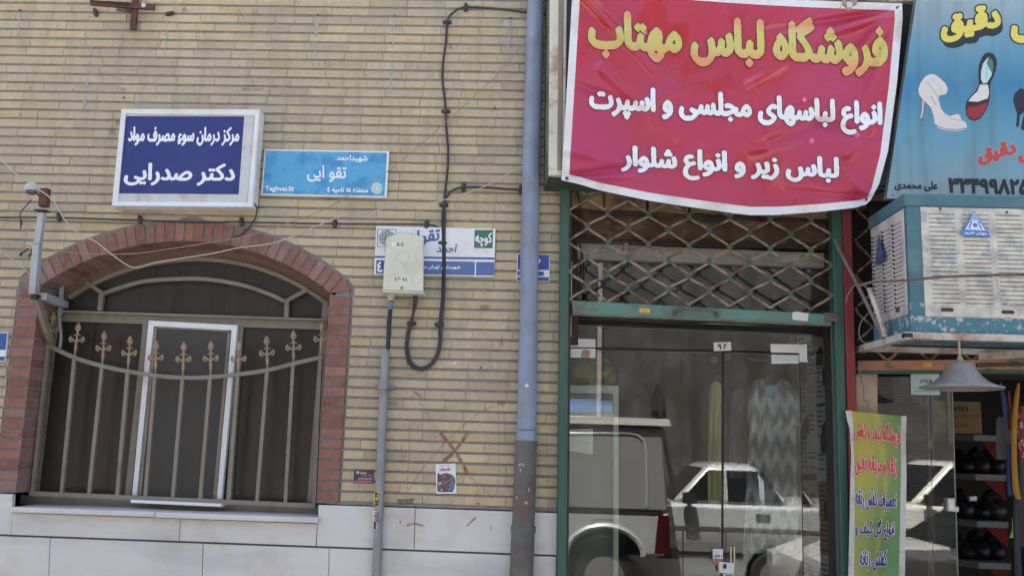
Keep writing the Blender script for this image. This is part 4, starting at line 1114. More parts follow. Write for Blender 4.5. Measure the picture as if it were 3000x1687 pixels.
b = MB(); b.slab([(1637, -80), (1652, -80), (1646, 500), (1632, 498)], yb_-.018, yb_-.006, .003); obj('front_frame', b, M('frame_brown', srgb(136, 122, 108), .6), bx)
b = MB(); b.slab([(1660, -80), (2640, -80), (2620, 545), (1655, 510)], yb_+.01, yb_+.03); obj('front_sheet', b, M('faded_sheet', srgb(70, 72, 68), .6), bx)
b = MB(); b.slab([(1662, -24), (2680, 14), (2680, 0-6), (1662, -48)][::1] if False else [(1662, -48), (2680, -20), (2680, 4), (1662, -20)], yb_-.03, yb_+.01, .003); obj('front_frame', b, crm, bx)
b = MB(); b.box(FL0.x+.012, FR0.x, yb_+.031, -.03, BL0.z+.013, P(1700, -80, yb_).z); obj('box_body', b, dgr2, bx)

# ------------------------------------------------------------------ red banner
bn = thing('red_banner', 'large red vinyl banner with yellow and white Persian writing sagging over the shop', 'banner', P(2100, 600, -.3))
BTL, BTR, BBR, BBL = [np.array(q, float) for q in ((1679, -52), (2643, 11), (2551, 586), (1645, 528))]
SAGX = [0, .06, .124, .278, .415, .55, .61, .7, .835, .948, .985, 1.0]; SAGY = [0, 9, 23, 43, 54.5, 64, 67, 61, 44, 26, 14, 0]
BUL = ([0, .08, .25, .6, .92, 1], [0, 17, 28, 22, 9, 0])
RIDGES = [((1700, -20), (1960, 250), 14, .016), ((1760, 200), (1980, 400), 16, .010), ((1690, 250), (1900, 330), 14, -.008), ((2640, 30), (2330, 130), 13, .014), ((2640, 30), (2420, 240), 16, .014), ((2640, 30), (2520, 330), 13, .012), ((2640, 30), (2250, 90), 12, -.012),
          ((1650, 520), (1960, 470), 10, -.010), ((1650, 522), (1900, 520), 8, .009), ((1660, 440), (1830, 480), 14, .008), ((2551, 580), (2440, 470), 14, .012), ((2551, 580), (2300, 560), 12, -.010), ((2480, 450), (2580, 330), 18, .012), ((2330, 300), (2470, 260), 10, .005), ((2200, 440), (2430, 400), 12, .006), ((2400, 360), (2600, 420), 16, -.009),
          ((1900, 300), (2130, 210), 18, .006), ((1960, 470), (2240, 400), 20, .005), ((2190, 250), (2300, 190), 12, .006), ((2260, 420), (2480, 330), 14, -.006)]
def bdepth(px, py):
    y = -.285 - .07*(580-py)/600
    y += -.018*math.sin(px*.011 + py*.008) - .010*math.sin(px*.023 - py*.019 + 1) - .004*math.sin(px*.05 + py*.04)
    for (ax, ay), (cx, cy_), w, am in RIDGES:
        dx, dy = cx-ax, cy_-ay; L2 = dx*dx+dy*dy; t = ((px-ax)*dx + (py-ay)*dy)/L2
        tc = min(1, max(0, t)); d2 = (px-ax-tc*dx)**2 + (py-ay-tc*dy)**2
        if d2 < 9*w*w: y -= 3.0*am*math.exp(-d2/(w*w)) * (.35 + .65*(1-tc))
    return y
def bpx(s, t):
    p = (BBL*(1-s) + BBR*s)*(1-t) + (BTL*(1-s) + BTR*s)*t
    sg = float(np.interp(s, SAGX, SAGY))*(1-t)**1.4
    top = 18*math.sin(math.pi*s)*t**3*.6
    return p + np.array((float(np.interp(t, *BUL))*max(0, s-.55)/.45, sg + top))
def bpt(px, py, lift=0.): return P(px, py, bdepth(px, py) - lift)
def bmap(q, y, lift):
    f = qpx(q); return lambda u, v: bpt(*f(u, v), lift*2 + .0025)
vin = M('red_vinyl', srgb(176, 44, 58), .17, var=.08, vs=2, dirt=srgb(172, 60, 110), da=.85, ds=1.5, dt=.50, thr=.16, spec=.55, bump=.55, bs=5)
vinw = M('white_vinyl', srgb(214, 218, 222), .35, var=.05, vs=3, dirt=srgb(176, 174, 168), da=.4, ds=4, dt=.58)
sb_, tb_ = .0235, .036
NU, NV = 230, 140
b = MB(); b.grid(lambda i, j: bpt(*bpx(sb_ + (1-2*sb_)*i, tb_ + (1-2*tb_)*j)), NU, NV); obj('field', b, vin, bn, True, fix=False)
for s0, s1, t0, t1, nu, nv in ((0, 1, 0, tb_, 240, 3), (0, 1, 1-tb_, 1, 240, 3), (0, sb_, tb_, 1-tb_, 2, NV), (1-sb_, 1, tb_, 1-tb_, 2, NV)):
    b = MB(); b.grid(lambda i, j: bpt(*bpx(s0+(s1-s0)*i, t0+(t1-t0)*j)), nu, nv); obj('hem', b, vinw, bn, True, fix=False)
    
def yel(u, v):
    a = np.array(srgb(198, 188, 108)); o = np.array(srgb(212, 150, 104))
    k = min(1, max(0, (abs(v-.5)-.16)/.2)); return tuple(a*(1-k) + o*k)
yin = M('yellow_ink', (.5, .5, .2), .32, var=.03, attr='ink'); dk = C(84, 36, 62, .35); wk2 = C(226, 230, 236, .32)
BK = dict(parent=bn, mapper=bmap)
lettering(text='فروشگاه لباس مهتاب', q=[(1723, 12), (2601, 64), (2601, 232), (1723, 172)], mat=yin, bold=.05, nibk='d', nx=1.15, border=2.6, bmat=dk, colfn=yel, **BK)
lettering(text='انواع لباسهای مجلسی و اسپرت', q=[(1726, 246), (2585, 299), (2585, 400), (1726, 353)], mat=wk2, bold=.05, nibk='d', nx=1.1, border=2.3, bmat=dk, **BK)
lettering(text='لباس زیر و انواع شلوار', q=[(1819, 425), (2458, 461), (2458, 553), (1819, 516)], mat=wk2, bold=.05, nibk='d', nx=1.1, border=2.3, bmat=dk, **BK)
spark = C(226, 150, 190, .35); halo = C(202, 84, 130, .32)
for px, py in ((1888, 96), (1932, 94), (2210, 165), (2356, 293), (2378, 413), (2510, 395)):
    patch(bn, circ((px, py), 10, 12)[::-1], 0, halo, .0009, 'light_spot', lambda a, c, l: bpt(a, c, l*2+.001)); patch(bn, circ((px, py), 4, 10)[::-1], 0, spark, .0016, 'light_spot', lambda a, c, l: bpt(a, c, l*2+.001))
for px, py in ((2630, 24), (2540, 585), (1661, 523)):
    b = MB(); b.lathe([(.004, -.002), (.009, -.003), (.010, .0)], bpt(px, py, .002), 10, 'y'); obj('eyelet', b, C(70, 64, 60), bn)
cable('tie_wire', 'thin wire tying the top of the red banner to the sign box', [(2634, 20), (2650, 4), (2664, -12), (2672, -40)], .0025, C(96, 80, 66), -.30)
rag = MB(); rag.grid(lambda u, v: P(2460+u*46+6*math.sin(v*3), 24-v*40+8*math.sin(u*3.1), -.37 + .02*math.sin(u*9)*math.cos(v*7)), 8, 6)
tag(obj('torn_rag', rag, M('grey_rag', srgb(150, 140, 130), .9), None, True, fix=False), 'torn pale rag caught on the top edge of the red banner', 'rag')

# ------------------------------------------------------------------ lattice shutter of the first shop
YGT = -.03
gt = thing('lattice_shutter', 'half raised green and tan lattice roller shutter over the first shop door', 'shutter', P(2050, 940, YGT))
green = M('green_paint', srgb(86, 126, 114), .5, var=.1, vs=6, dirt=srgb(96, 82, 66), da=.7, ds=6, dt=.6, thr=.06, bump=.1)
greend = M('green_post_paint', srgb(48, 88, 76), .5, var=.14, vs=3, dirt=srgb(88, 76, 62), da=.6, ds=5, dt=.62, thr=.06, stretch=(1, 1, .4))
tanr = M('tan_rod_paint', srgb(150, 136, 116), .6, var=.2, vs=10, dirt=srgb(90, 60, 44), da=.85, ds=13, dt=.52, thr=.07)
rows = [492, 535, 578, 622, 664, 710, 751.5, 798, 839, 884]
def nod(c, j): return (1721 + 59.45*c, rows[j] + .0375*(59.45*c))
for c in range(-1, 12):
    pts = []
    for j in range(len(rows)):
        even = (j % 2 == 0)                         # rows at even index sit on even columns
        cc = c if ((c % 2 == 0) == even) else c + 1
        x, y = nod(cc, j); dx = 3.6 if cc == c else -3.6
        if j == len(rows)-1: pts += [(x + dx*2.6, y-9), (x + dx*.4, y-1)]
        else: pts += [(x + dx, y-7), (x + dx, y+7)]
    pts = [(min(max(p[0], 1672), 2436), p[1]) for p in pts]
    sp_ = smooth_path(pts, 3); b = MB(); b.tube([P(q[0], q[1], YGT) for q in sp_], .0073, 6); obj('lattice_rod', b, tanr, gt, True)
for j in range(1, len(rows)-1):
    for c in range(0, 13):
        if (c % 2 == 0) != (j % 2 == 0): continue
        x, y = nod(c, j)
        if x > 2440: continue
        A, B = P(x, y+8, YGT), P(x, y-8, YGT); b = MB(); b.box(A.x-.0125, A.x+.0125, YGT-.012, YGT+.012, A.z, B.z); obj('clip', b, M('clip_green', srgb(62, 92, 82), .6, var=.2), gt)
b = MB(); b.slab([(1675, 879.5), (2438, 920), (2436, 952), (1678, 919)], YGT-.022, YGT+.02, .004); obj('bottom_bar', b, green, gt)
b = MB(); b.slab([(1678, 917), (2436, 949), (2436, 954), (1678, 922)], YGT-.03, YGT+.02, .001); obj('bottom_bar', b, M('bar_lip', srgb(104, 108, 92), .6, var=.25, dirt=srgb(96, 72, 54), da=.8, ds=9, dt=.5), gt)
b = MB(); b.slab([(2418, 914), (2462, 917), (2462, 943), (2418, 940)], YGT-.034, YGT+.01, .005); obj('end_clamp', b, M('clamp_iron', srgb(92, 98, 90), .6, var=.3, dirt=srgb(90, 70, 56), da=.7, ds=9, dt=.5), gt)
hp = [P(1977, 917, YGT-.025), P(1982, 913, YGT-.05), P(1996, 907, YGT-.065), P(2040, 907, YGT-.068), P(2088, 910, YGT-.065), P(2098, 916, YGT-.05), P(2101, 921, YGT-.025)]
b = MB(); b.tube([Vector(q) for q in smooth_path([tuple(v) for v in hp], 4)], .0075, 8)
for p in ((1977, 917), (2101, 921)): b.lathe([(0, -.006), (.017, -.005), (.018, .0)], P(*p, YGT-.0225), 12, 'y')
obj('handle', b, M('handle_iron', srgb(88, 92, 80), .5, var=.2), gt, True)
patch(gt, [(1874, 902), (1873.5, 914.5), (1903, 917), (1904, 904.5)], YGT-.0225, C(226, 178, 66), .0008, 'sticker')
for k in (0, 1, 2): line(gt, [(1877, 905.5+k*3.6), (1900, 907+k*3.6)], 1.2, YGT-.0225, C(190, 96, 50), .0014, 'sticker_print')
patch(gt, [(2321, 915), (2322, 936), (2366, 941), (2369, 918), (2333, 912)], YGT-.0225, C(206, 208, 206), .0009, 'paper_label')
for nm, c in (('guide_post', [(1641.5, 520), (1669.5, 520), (1659, 1800), (1629, 1800)]), ('guide_post', [(2436, 560), (2466, 560), (2493, 1800), (2470, 1800)])):
    b = MB(); b.slab(c, -.055, .03, .004); obj(nm, b, greend, gt)
for c in ([(1669, 560), (1676, 560), (1664, 1800), (1659, 1800)],):
    b = MB(); b.slab(c, -.02, .05); obj('guide_channel', b, M('channel_brown', srgb(76, 58, 48), .7, var=.25), gt)
b = MB(); b.slab([(2424, 640), (2438, 640), (2474, 1800), (2452, 1800)], .02, .14); obj('guide_channel', b, M('black_frame', srgb(34, 32, 30), .5, var=.2), gt)
b = MB(); b.slab([(2431, 800), (2434, 800), (2461, 1800), (2457, 1800)], .008, .02); obj('guide_strip', b, M('steel_strip', srgb(128, 122, 112), .4, .3), gt)
rp = thing('red_post', 'peeling red steel post between the two shops', 'post', P(2485, 1200, -.06))
redp = M('peeling_red', srgb(126, 38, 42), .6, var=.12, vs=4, dirt=srgb(104, 62, 56), da=.7, ds=9, dt=.56, thr=.08, stretch=(1, 1, .5))
b = MB(); b.slab([(2467, 560), (2493, 560), (2527, 1800), (2502, 1800)], -.075, -.03, .004); obj('post', b, redp, rp)

# ------------------------------------------------------------------ first shop: header, glass, room
YGL = .14
s1 = thing('clothes_shop', 'dark clothes shop with glass front under the red banner', 'shop', P(2050, 1687, .15))
xa, xb = X(1640, 1300)-.02, X(2480, 1300)+.02
conc = M('dirty_header', srgb(150, 130, 100), .9, var=.25, vs=5, dirt=srgb(72, 60, 50), da=.8, ds=5, dt=.52, thr=.12, bump=.6, bs=40)
rot = M('rotten_beam', srgb(80, 66, 56), .9, var=.35, vs=4, dirt=srgb(128, 108, 90), da=.75, ds=4, dt=.58, thr=.06, bump=1., bs=24, stretch=(1, 1, 3))
b = MB(); b.box(xa, xb, .10, .35, Z(2000, 720, .1), Z(2000, 420, .1)); obj('header', b, rot, s1)
for (x0, x1) in ((1672, 1768), (1772, 1894), (1900, 2017), (2023, 2150), (2156, 2290), (2295, 2440)):
    f = lambda x: .0375*(x-1700)
    b = MB(); b.slab([(x0, 556+f(x0)), (x1, 556+f(x1)), (x1, 612+f(x1)+random.uniform(-3, 3)), (x0, 610+f(x0)+random.uniform(-3, 3))], .06, .11, .006); obj('header_stone', b, conc, s1)
b = MB(); b.grid(lambda u, v: P(1668 + 790*u, 616 + 28*u + 78*(1-v) , .06 + .012*math.sin(u*31+v*3) + .01*math.sin(u*77) + (.02 if v > .9 or v < .1 else 0)), 60, 6); obj('header_beam', b, rot, s1, fix=False)
for k in range(4):
    b = MB(); b.tube([P(1690 + 750*i/8, 694 + 4*k + 26*i/8 + 3*math.sin(i*1.3+k), .05) for i in range(9)], .004, 5); obj('old_wire', b, C(48, 42, 38, .7), s1, True)
lint = M('grey_lintel', srgb(146, 140, 130), .8, var=.18, vs=4, dirt=srgb(106, 96, 86), da=.6, ds=5, dt=.55, stretch=(1, 1, 4), bump=.3)
b = MB(); b.slab([(1690, 711), (2440, 742), (2440, 784), (1690, 757)], .095, .16, .004); obj('lintel', b, lint, s1)
b = MB(); b.slab([(1827, 706), (1841, 706.5), (1841, 752), (1828, 751)], .082, .096, .002); obj('short_board', b, lint, s1)
b = MB(); b.slab([(1660, 706), (1694, 708), (1694, 1010), (1658, 1010)], .11, .13); obj('side_board', b, M('side_brown', srgb(66, 54, 48), .8, var=.2), s1)
for c in ([(1667.5, 765), (1676, 765), (1676, 888), (1667, 888)], [(1666, 923), (1675, 923), (1674, 984), (1665, 984)]):
    b = MB(); b.slab(c, .02, .05, .002); obj('white_trunking', b, C(190, 184, 176, .5), s1)
b = MB(); b.slab([(1664, 930), (2440, 958), (2440, 985), (1664, 955)], .165, .2); obj('dark_strip', b, M('dark_strip', srgb(40, 36, 34), .7), s1)  # dark strip drawn in the gap under the shutter bar
gdoor = glass('shop_glass', (.92, .94, .93), .011, (.42, .42, .40), ior=1.7)
gtop = glass('transom_glass', (.82, .85, .84), .07, (.40, .41, .40), ior=1.7, ds=2.2)
gside = glass('side_glass', (.93, .95, .95), .012, (.42, .42, .40), ior=1.6)
def gpane(c, mat, nm, yaw=0., y=YGL):
    b = MB(); b.slab(c, y, y+.008)
    if yaw:
        cx = sum(v[0] for v in b.v)/8; cy2 = sum(v[1] for v in b.v)/8; ca, sa = math.cos(yaw), math.sin(yaw)
        b.v = [(cx+(v[0]-cx)*ca-(v[1]-cy2)*sa, cy2+(v[0]-cx)*sa+(v[1]-cy2)*ca, v[2]) for v in b.v]
    return obj(nm, b, mat, s1)
gpane([(1664, 748), (2440, 776), (2440, 960), (1664, 932)], gtop, 'transom_pane')
gpane([(1664, 932.5), (2440, 960.5), (2440, 1033.5), (1664, 1014.5)], gdoor, 'transom_pane')
dl = gpane([(1664, 1024), (2115.5, 1031.8), (2112, 1950), (1654, 1950)], gdoor, 'glass_door')
dr = gpane([(2121.5, 1032), (2341.5, 1037.5), (2357, 1950), (2119.5, 1950)], gdoor, 'glass_door')
gpane([(2344, 1035), (2440, 1038), (2465, 1950), (2359.5, 1950)], gside, 'side_pane', math.radians(-1.4))
rub = M('black_gap', (.012, .011, .011), .6)
b = MB(); b.slab([(1745, 1017.5), (2341, 1035.5), (2341, 1040.5), (1745, 1026)], YGL+.009, YGL+.02); obj('door_gap', b, rub, s1)
b = MB(); b.slab([(2114.8, 1031), (2122, 1031), (2120, 1950), (2111, 1950)], YGL+.009, YGL+.02); obj('door_gap', b, rub, s1)
b = MB(); b.slab([(2340.6, 1035), (2344.4, 1035), (2360.4, 1950), (2356.4, 1950)], YGL+.009, YGL+.02); obj('door_gap', b, rub, s1)
chrome = M('brushed_alloy', srgb(186, 190, 194), .32, .55, var=.06)
alw = M('alloy_white', srgb(206, 208, 210), .35, .15, var=.05)
ft = s1
for c, mt_ in (([(1664, 991), (1745, 993.5), (1745, 1018), (1664, 1017)], chrome), ([(1664, 1019.5), (1745, 1020.5), (1745, 1047), (1664, 1046)], chrome), ([(2258, 1007), (2364, 1009), (2365, 1059), (2342.5, 1058), (2341.5, 1033.5), (2259, 1032)], alw), ([(2259.5, 1037.5), (2340.5, 1039), (2341, 1063), (2261, 1064.5)], chrome)):
    if len(c) == 4: b = MB(); b.slab(c, YGL-.012, YGL-.001, .0025)
    else: b = MB(); b.prism([(P(*p, YGL-.012).x, P(*p, YGL-.012).z) for p in c[::-1]], YGL-.012, YGL-.001)
    obj('patch_fitting', b, mt_, ft)
for c in ([(1664, 991), (1745, 993.5), (1745, 998), (1664, 996)], [(1664, 1041), (1745, 1042), (1745, 1048), (1664, 1047)], [(2261, 1058.5), (2341, 1057.5), (2341, 1064), (2261, 1065.5)], [(2343, 1054), (2367, 1055), (2367, 1061), (2343, 1060)]):
    b = MB(); b.slab(c, YGL-.018, YGL-.012, .001); obj('patch_fitting', b, alw, ft)
b = MB(); b.prism([(P(*p, YGL-.0125).x, P(*p, YGL-.0125).z) for p in ((1708, 1024), (1704, 1038), (1702, 1047), (1726, 1047), (1729, 1032), (1727, 1025))][::-1], YGL-.0215, YGL-.019)
tag(obj('paper_tag', b, C(150, 126, 96)), 'brown paper tag stuck on the left metal door fitting', 'tag')
nt = MB(); nt.slab([(2090.5, 1002.5), (2142, 1001.5), (2143, 1026.5), (2092, 1028)], YGL-.006, YGL-.0005, .001)
npl = tag(obj('door_number', nt, C(206, 208, 206, .4)), 'small white door number card over the meeting edges of the glass doors', 'number card')
for t_, q in (('۹', [(2103, 1007.5), (2113.5, 1007.5), (2113.5, 1023), (2103, 1023)]), ('۲', [(2120, 1007.5), (2128.5, 1007.5), (2128.5, 1023), (2120, 1023)])):
    lettering(npl, t_, q, YGL-.006, C(84, 44, 42), .06)
for (cx, cy_) in ((2092, 1054), (2132, 1046)):
    line(s1, circ((cx, cy_), 8, 18) + [(cx+8, cy_)], 1.3, YGL-.0006, C(128, 128, 126), .0004, 'suction_ring'); line(s1, circ((cx, cy_), 4, 10) + [(cx+4, cy_)], 1.1, YGL-.0006, C(122, 122, 120), .0004, 'suction_ring')
lk = thing('door_lock', 'white boxed padlock assembly with printed label hanging on the glass doors', 'lock', P(2118, 1687, YGL))
b = MB(); b.slab([(2090, 1607.5), (2118.5, 1608), (2118.5, 1650), (2091, 1645)], YGL-.03, YGL-.001, .003); obj('lock_plate', b, C(214, 216, 216, .4), lk)
patch(lk, [(2091, 1634), (2092, 1650), (2110, 1662), (2118, 1652), (2118, 1636)], YGL-.031, C(150, 104, 84), .0006, 'rust_patch')
b = MB(); b.slab([(2107, 1645), (2153, 1650), (2151, 1680), (2108, 1678)], YGL-.055, YGL-.012, .004); obj('lock_body', b, C(204, 202, 200, .4), lk)
b = MB(); b.slab([(2120, 1679), (2151, 1680), (2150, 1720), (2120, 1718)], YGL-.045, YGL-.012, .003); obj('lock_body', b, C(204, 202, 200, .4), lk)
patch(lk, [(2118, 1652), (2118, 1664), (2128, 1665), (2129, 1650)], YGL-.056, C(50, 40, 40), .0006, 'keyhole')
lettering(lk, 'ADS 1', [(2092, 1624), (2115, 1624), (2115, 1631), (2092, 1631)], YGL-.031, C(60, 64, 76), .05)
line(lk, [(2094, 1613), (2114, 1613)], 2, YGL-.031, C(170, 160, 150)); line(lk, [(2096, 1619), (2106, 1619)], 2, YGL-.031, C(150, 150, 160))
lettering(lk, 'ADS 1', [(2124, 1682), (2147, 1682), (2147, 1688), (2124, 1688)], YGL-.046, C(60, 64, 76), .05)
for x in (2141, 2151):
    b = MB(); b.tube([P(x, 1600, YGL-.004), P(x+.5, 1640, YGL-.004), P(x-.5, 1652, YGL-.02)], .0045, 8); obj('lock_shackle', b, C(196, 186, 150, .4), lk, True)

# room
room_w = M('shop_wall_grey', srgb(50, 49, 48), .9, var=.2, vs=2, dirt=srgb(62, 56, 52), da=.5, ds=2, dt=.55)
b = MB()
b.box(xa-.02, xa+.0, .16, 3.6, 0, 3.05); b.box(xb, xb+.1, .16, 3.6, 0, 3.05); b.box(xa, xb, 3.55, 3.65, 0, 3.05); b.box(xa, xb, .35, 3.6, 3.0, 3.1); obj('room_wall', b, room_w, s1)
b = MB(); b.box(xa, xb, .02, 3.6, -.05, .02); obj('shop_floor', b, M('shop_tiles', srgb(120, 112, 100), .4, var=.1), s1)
news = M('newsprint', srgb(214, 218, 220), .9, var=.12, vs=3); newst = M('newsprint_brown', srgb(172, 146, 98), .9, var=.15, vs=3)
ntx = C(56, 58, 62, .9)
np_ = thing('newspaper_sheets', 'newspaper sheets pasted on the splayed panel behind the right edge of the shop glass', 'newspaper', (xb-.2, .4, 1.4))
NA, NB = P(2446, 1300, .17), P(2344, 1300, .62); NA.z = NB.z = 0; ND = (NB-NA); nlen = ND.length; ND = ND/nlen; NN = Vector((ND.y, -ND.x, 0)); NN = NN if NN.y < 0 else -NN
def npan(d, z, l): q = NA + ND*d + NN*l; return Vector((q.x, q.y, z))
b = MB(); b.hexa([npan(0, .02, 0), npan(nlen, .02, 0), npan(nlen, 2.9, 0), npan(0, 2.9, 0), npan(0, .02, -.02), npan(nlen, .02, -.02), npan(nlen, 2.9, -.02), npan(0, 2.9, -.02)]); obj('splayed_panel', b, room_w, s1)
random.seed(3)
for i, z0 in enumerate((.30, .72, 1.14, 1.56, 1.98)):
    for k, y0 in enumerate((.0, nlen/2)):
        lw_ = nlen/2; l0 = .002 + .0015*((i+k) % 2); z0_ = z0 + random.uniform(-.02, .02)
        b = MB(); b.add([npan(y0, z0_, l0), npan(y0+lw_, z0_-.01, l0), npan(y0+lw_, z0_+.41, l0), npan(y0, z0_+.42, l0)], [(0, 1, 2, 3)]); obj('sheet', b, newst if (i, k) in ((2, 0), (2, 1)) else news, np_, fix=False)
        b = MB(); x2 = l0 + .0012
        for c_ in range(2):
            for l_ in range(14):
                if random.random() < .3: continue
                za = z0_ + .03 + l_*.027; ya_ = y0+.015+c_*lw_*.48; b.add([npan(ya_, za, x2), npan(ya_+lw_*random.uniform(.28, .44), za, x2), npan(ya_+lw_*.4, za+.008, x2), npan(ya_, za+.008, x2)], [(0, 1, 2, 3)])
        obj('news_print', b, ntx, np_, fix=False, kind='stuff')
        for q in range(2):
            b = MB(); hh, ww = random.uniform(.09, .15), random.uniform(.06, .10); ya_, za = y0+random.uniform(.01, lw_-ww-.01), z0_+random.uniform(.05, .26); x3 = l0 + .002 + q*.0006
            b.add([npan(ya_, za, x3), npan(ya_+ww, za, x3), npan(ya_+ww, za+hh*.7, x3), npan(ya_+ww*.4, za+hh, x3), npan(ya_, za+hh*.8, x3)], [(0, 1, 2, 3, 4)]); obj('news_photo', b, C(44, 44, 46, .9), np_, fix=False)

# cabinet, clothes, bundle
cab = thing('display_cabinet', 'white aluminium framed cabinet standing inside the left glass door', 'cabinet', P(1740, 1800, .25))
alu = M('white_aluminium', srgb(196, 202, 196), .4, var=.05)
ycb = .20
for c in ([(1663, 1128), (1797, 1129), (1797, 1152), (1663, 1151)], [(1797, 1129), (1813, 1129.5), (1812, 1900), (1797, 1900)], [(1655, 1128), (1667, 1128), (1665, 1900), (1653, 1900)]):
    b = MB(); b.slab(c, ycb, ycb+.04, .002); obj('cabinet_frame', b, alu, cab)
mir = M('cabinet_mirror', srgb(196, 210, 222), .03, 1., var=.0)
A, B, Cc, D_ = P(1665, 1207, ycb+.02), P(1798, 1207, ycb+.02), P(1798, 1151, ycb+.02), P(1665, 1151, ycb+.02)
tl = Vector((0, .032, 0)); b = MB(); b.hexa([A, B, Cc+tl, D_+tl] + [q + Vector((0, .006, 0)) for q in (A, B, Cc+tl, D_+tl)]); obj('mirror_panel', b, mir, cab)
b = MB(); b.slab([(1665, 1207), (1797, 1203), (1797, 1221), (1665, 1221)], ycb+.006, ycb+.016); obj('reflection_strip', b, C(232, 234, 236, .4), cab)  # near-white strip painting in the bright band reflected by the mirror
b = MB(); b.slab([(1667, 1256), (1737, 1256), (1737, 1331), (1667, 1320)], ycb+.03, ycb+.04); obj('reflection_card', b, C(226, 232, 222, .6), cab)  # pale card added to stand in for a bright reflection in the cabinet glass
b = MB(); b.slab([(1665, 1230), (1797, 1230), (1796, 1900), (1660, 1900)], ycb+.10, ycb+.11); obj('cabinet_back', b, M('cabinet_back', srgb(120, 122, 120), .6), cab)
b = MB(); A = P(1664, 1130, ycb); B = P(1812, 1130, ycb); b.box(A.x, B.x, ycb+.04, ycb+.5, A.z-.02, A.z-.001); obj('cabinet_top', b, alu, cab)
def lump(name, label, cat, c, r, mat, seed, n=18, squash=1.):
    random.seed(seed); ph = [random.uniform(0, 6) for _ in range(6)]; b = MB(); c = Vector(c)
    def fn(u, v):
        th = u*2*math.pi; f = v*math.pi
        k = 1 + .10*math.sin(3*th+ph[0]) + .09*math.sin(5*th+ph[1]+3*f) + .06*math.sin(9*th+ph[2]) + .08*math.sin(4*f+ph[3])
        return c + Vector((r[0]*math.sin(f)*math.cos(th)*k, r[1]*math.sin(f)*math.sin(th)*k, r[2]*math.cos(f)*k*squash))
    b.grid(fn, n*2, n); return tag(obj(name, b, mat, None, True), label, cat)
cz = P(1725, 1100, .35)
lump('cloth_bundle', 'green cloth bundle lying on top of the white cabinet', 'bundle', (cz.x, .42, P(1725, 1128, .3).z + .085), (.145, .14, .095), M('green_cloth', srgb(124, 132, 92), .9, var=.25, vs=5), 4)
b = MB(); b.slab([(1704, 936), (1741, 938), (1741, 953), (1704, 951)], .45, .5, .004); tag(obj('cardboard_box', b, M('brown_card', srgb(140, 86, 58), .8)), 'small reddish box behind the top left of the shop glass', 'box')
def garment(name, label, outline, y, mat, folds=7, amp=.012, cat='garment', inkfn=None):
    """hanging cloth: outline rows (py, left px, right px), folded in depth"""
    rws = smooth_path(outline, 12 if inkfn else 4); b = MB(); nu = 60 if inkfn else 36; vs = []; ink = []
    for r_ in rws:
        for i in range(nu+1):
            u = i/nu; px = r_[1] + (r_[2]-r_[1])*u
            d = y + amp*math.sin(u*folds*6.283 + r_[0]*.012)*min(1, max(.2, (r_[0]-outline[0][0])/120)) + .03*(abs(u-.5)*2)**2
            vs.append(P(px, r_[0], d))
            if inkfn: ink.append((*inkfn(u, r_[0]), 1))
    fs = [(j*(nu+1)+i, j*(nu+1)+i+1, (j+1)*(nu+1)+i+1, (j+1)*(nu+1)+i) for j in range(len(rws)-1) for i in range(nu)]
    b.add(vs, fs)
    if inkfn: b.col['ink'] = ink
    root = thing(name, label, cat, P((outline[-1][1]+outline[-1][2])/2, outline[-1][0], y)); obj('cloth', b, mat, root, True, fix=False)
    c = (outline[0][1]+outline[0][2])/2; w = MB(); w.tube([P(c, outline[0][0]+4, y), P(c, outline[0][0]-10, y), P(c+5, outline[0][0]-17, y), P(c+9, outline[0][0]-12, y)], .003, 6); obj('hanger_hook', w, C(120, 120, 118, .3), root, True)
    return root
zig = M('zigzag_print', srgb(176, 184, 186), .8, var=.25, vs=60, attr='ink', stretch=(1, 1, .4))
def zigfn(u, py):
    tri = abs((u*4.2) % 1 - .5)*2; k = .5 + .5*math.sin((py - 40*tri)*.072) ; k2 = .5 + .5*math.sin(py*.021 + 1)
    a = np.array(srgb(196, 203, 206)); d = np.array(srgb(112, 118, 124)); m_ = min(1, max(0, (k*.6+k2*.4-.25)*1.5))
    return tuple(d*(1-m_) + a*m_)
yelg = M('pale_yellow_cloth', srgb(190, 188, 138), .85, var=.1, vs=4)
garment('garment', 'pale yellow long garment hanging at the meeting edge of the glass doors', [(1116, 2096, 2104), (1124, 2085, 2112), (1150, 2078, 2117), (1250, 2074, 2118), (1400, 2073, 2121), (1490, 2076, 2124)], .26, yelg, 3, .010)
dress = garment('dress', 'grey and white zigzag patterned dress with pale blue neck hanging behind the right glass door', [(1110, 2228, 2290), (1122, 2208, 2312), (1165, 2196, 2338), (1222, 2190, 2350), (1240, 2191, 2348), (1256, 2194, 2332), (1330, 2190, 2334), (1460, 2184, 2336), (1620, 2176, 2340)], .30, zig, 6, .012, 'dress', zigfn)
patch(dress, [(2238, 1132), (2246, 1160), (2262, 1163), (2274, 1152), (2280, 1130)], .285, C(130, 166, 190, .8), 0, 'neck_panel')
dk_ = MB(); dk_.add([P(2262 + 24*math.cos(a), 1112 + 16*math.sin(a), .283) for a in [2*math.pi*i/14 for i in range(14)]][::-1], [tuple(range(14))]); obj('neck_opening', dk_, C(40, 34, 34, .9), dress, fix=False)
garment('garment', 'faint pale grey garment hanging left of the zigzag dress', [(1140, 2158, 2168), (1150, 2148, 2182), (1200, 2140, 2186), (1400, 2136, 2186)], .75, M('pale_grey_cloth', srgb(150, 148, 132), .9, var=.15), 3)
b = MB(); b.tube([P(2190, 1048, .3), P(2215, 1056, .3), P(2250, 1055, .3)], .0035, 6); tag(obj('hanger_rail', b, C(170, 170, 168, .3), None, True), 'thin bright rail hanging behind the right glass door', 'rail')
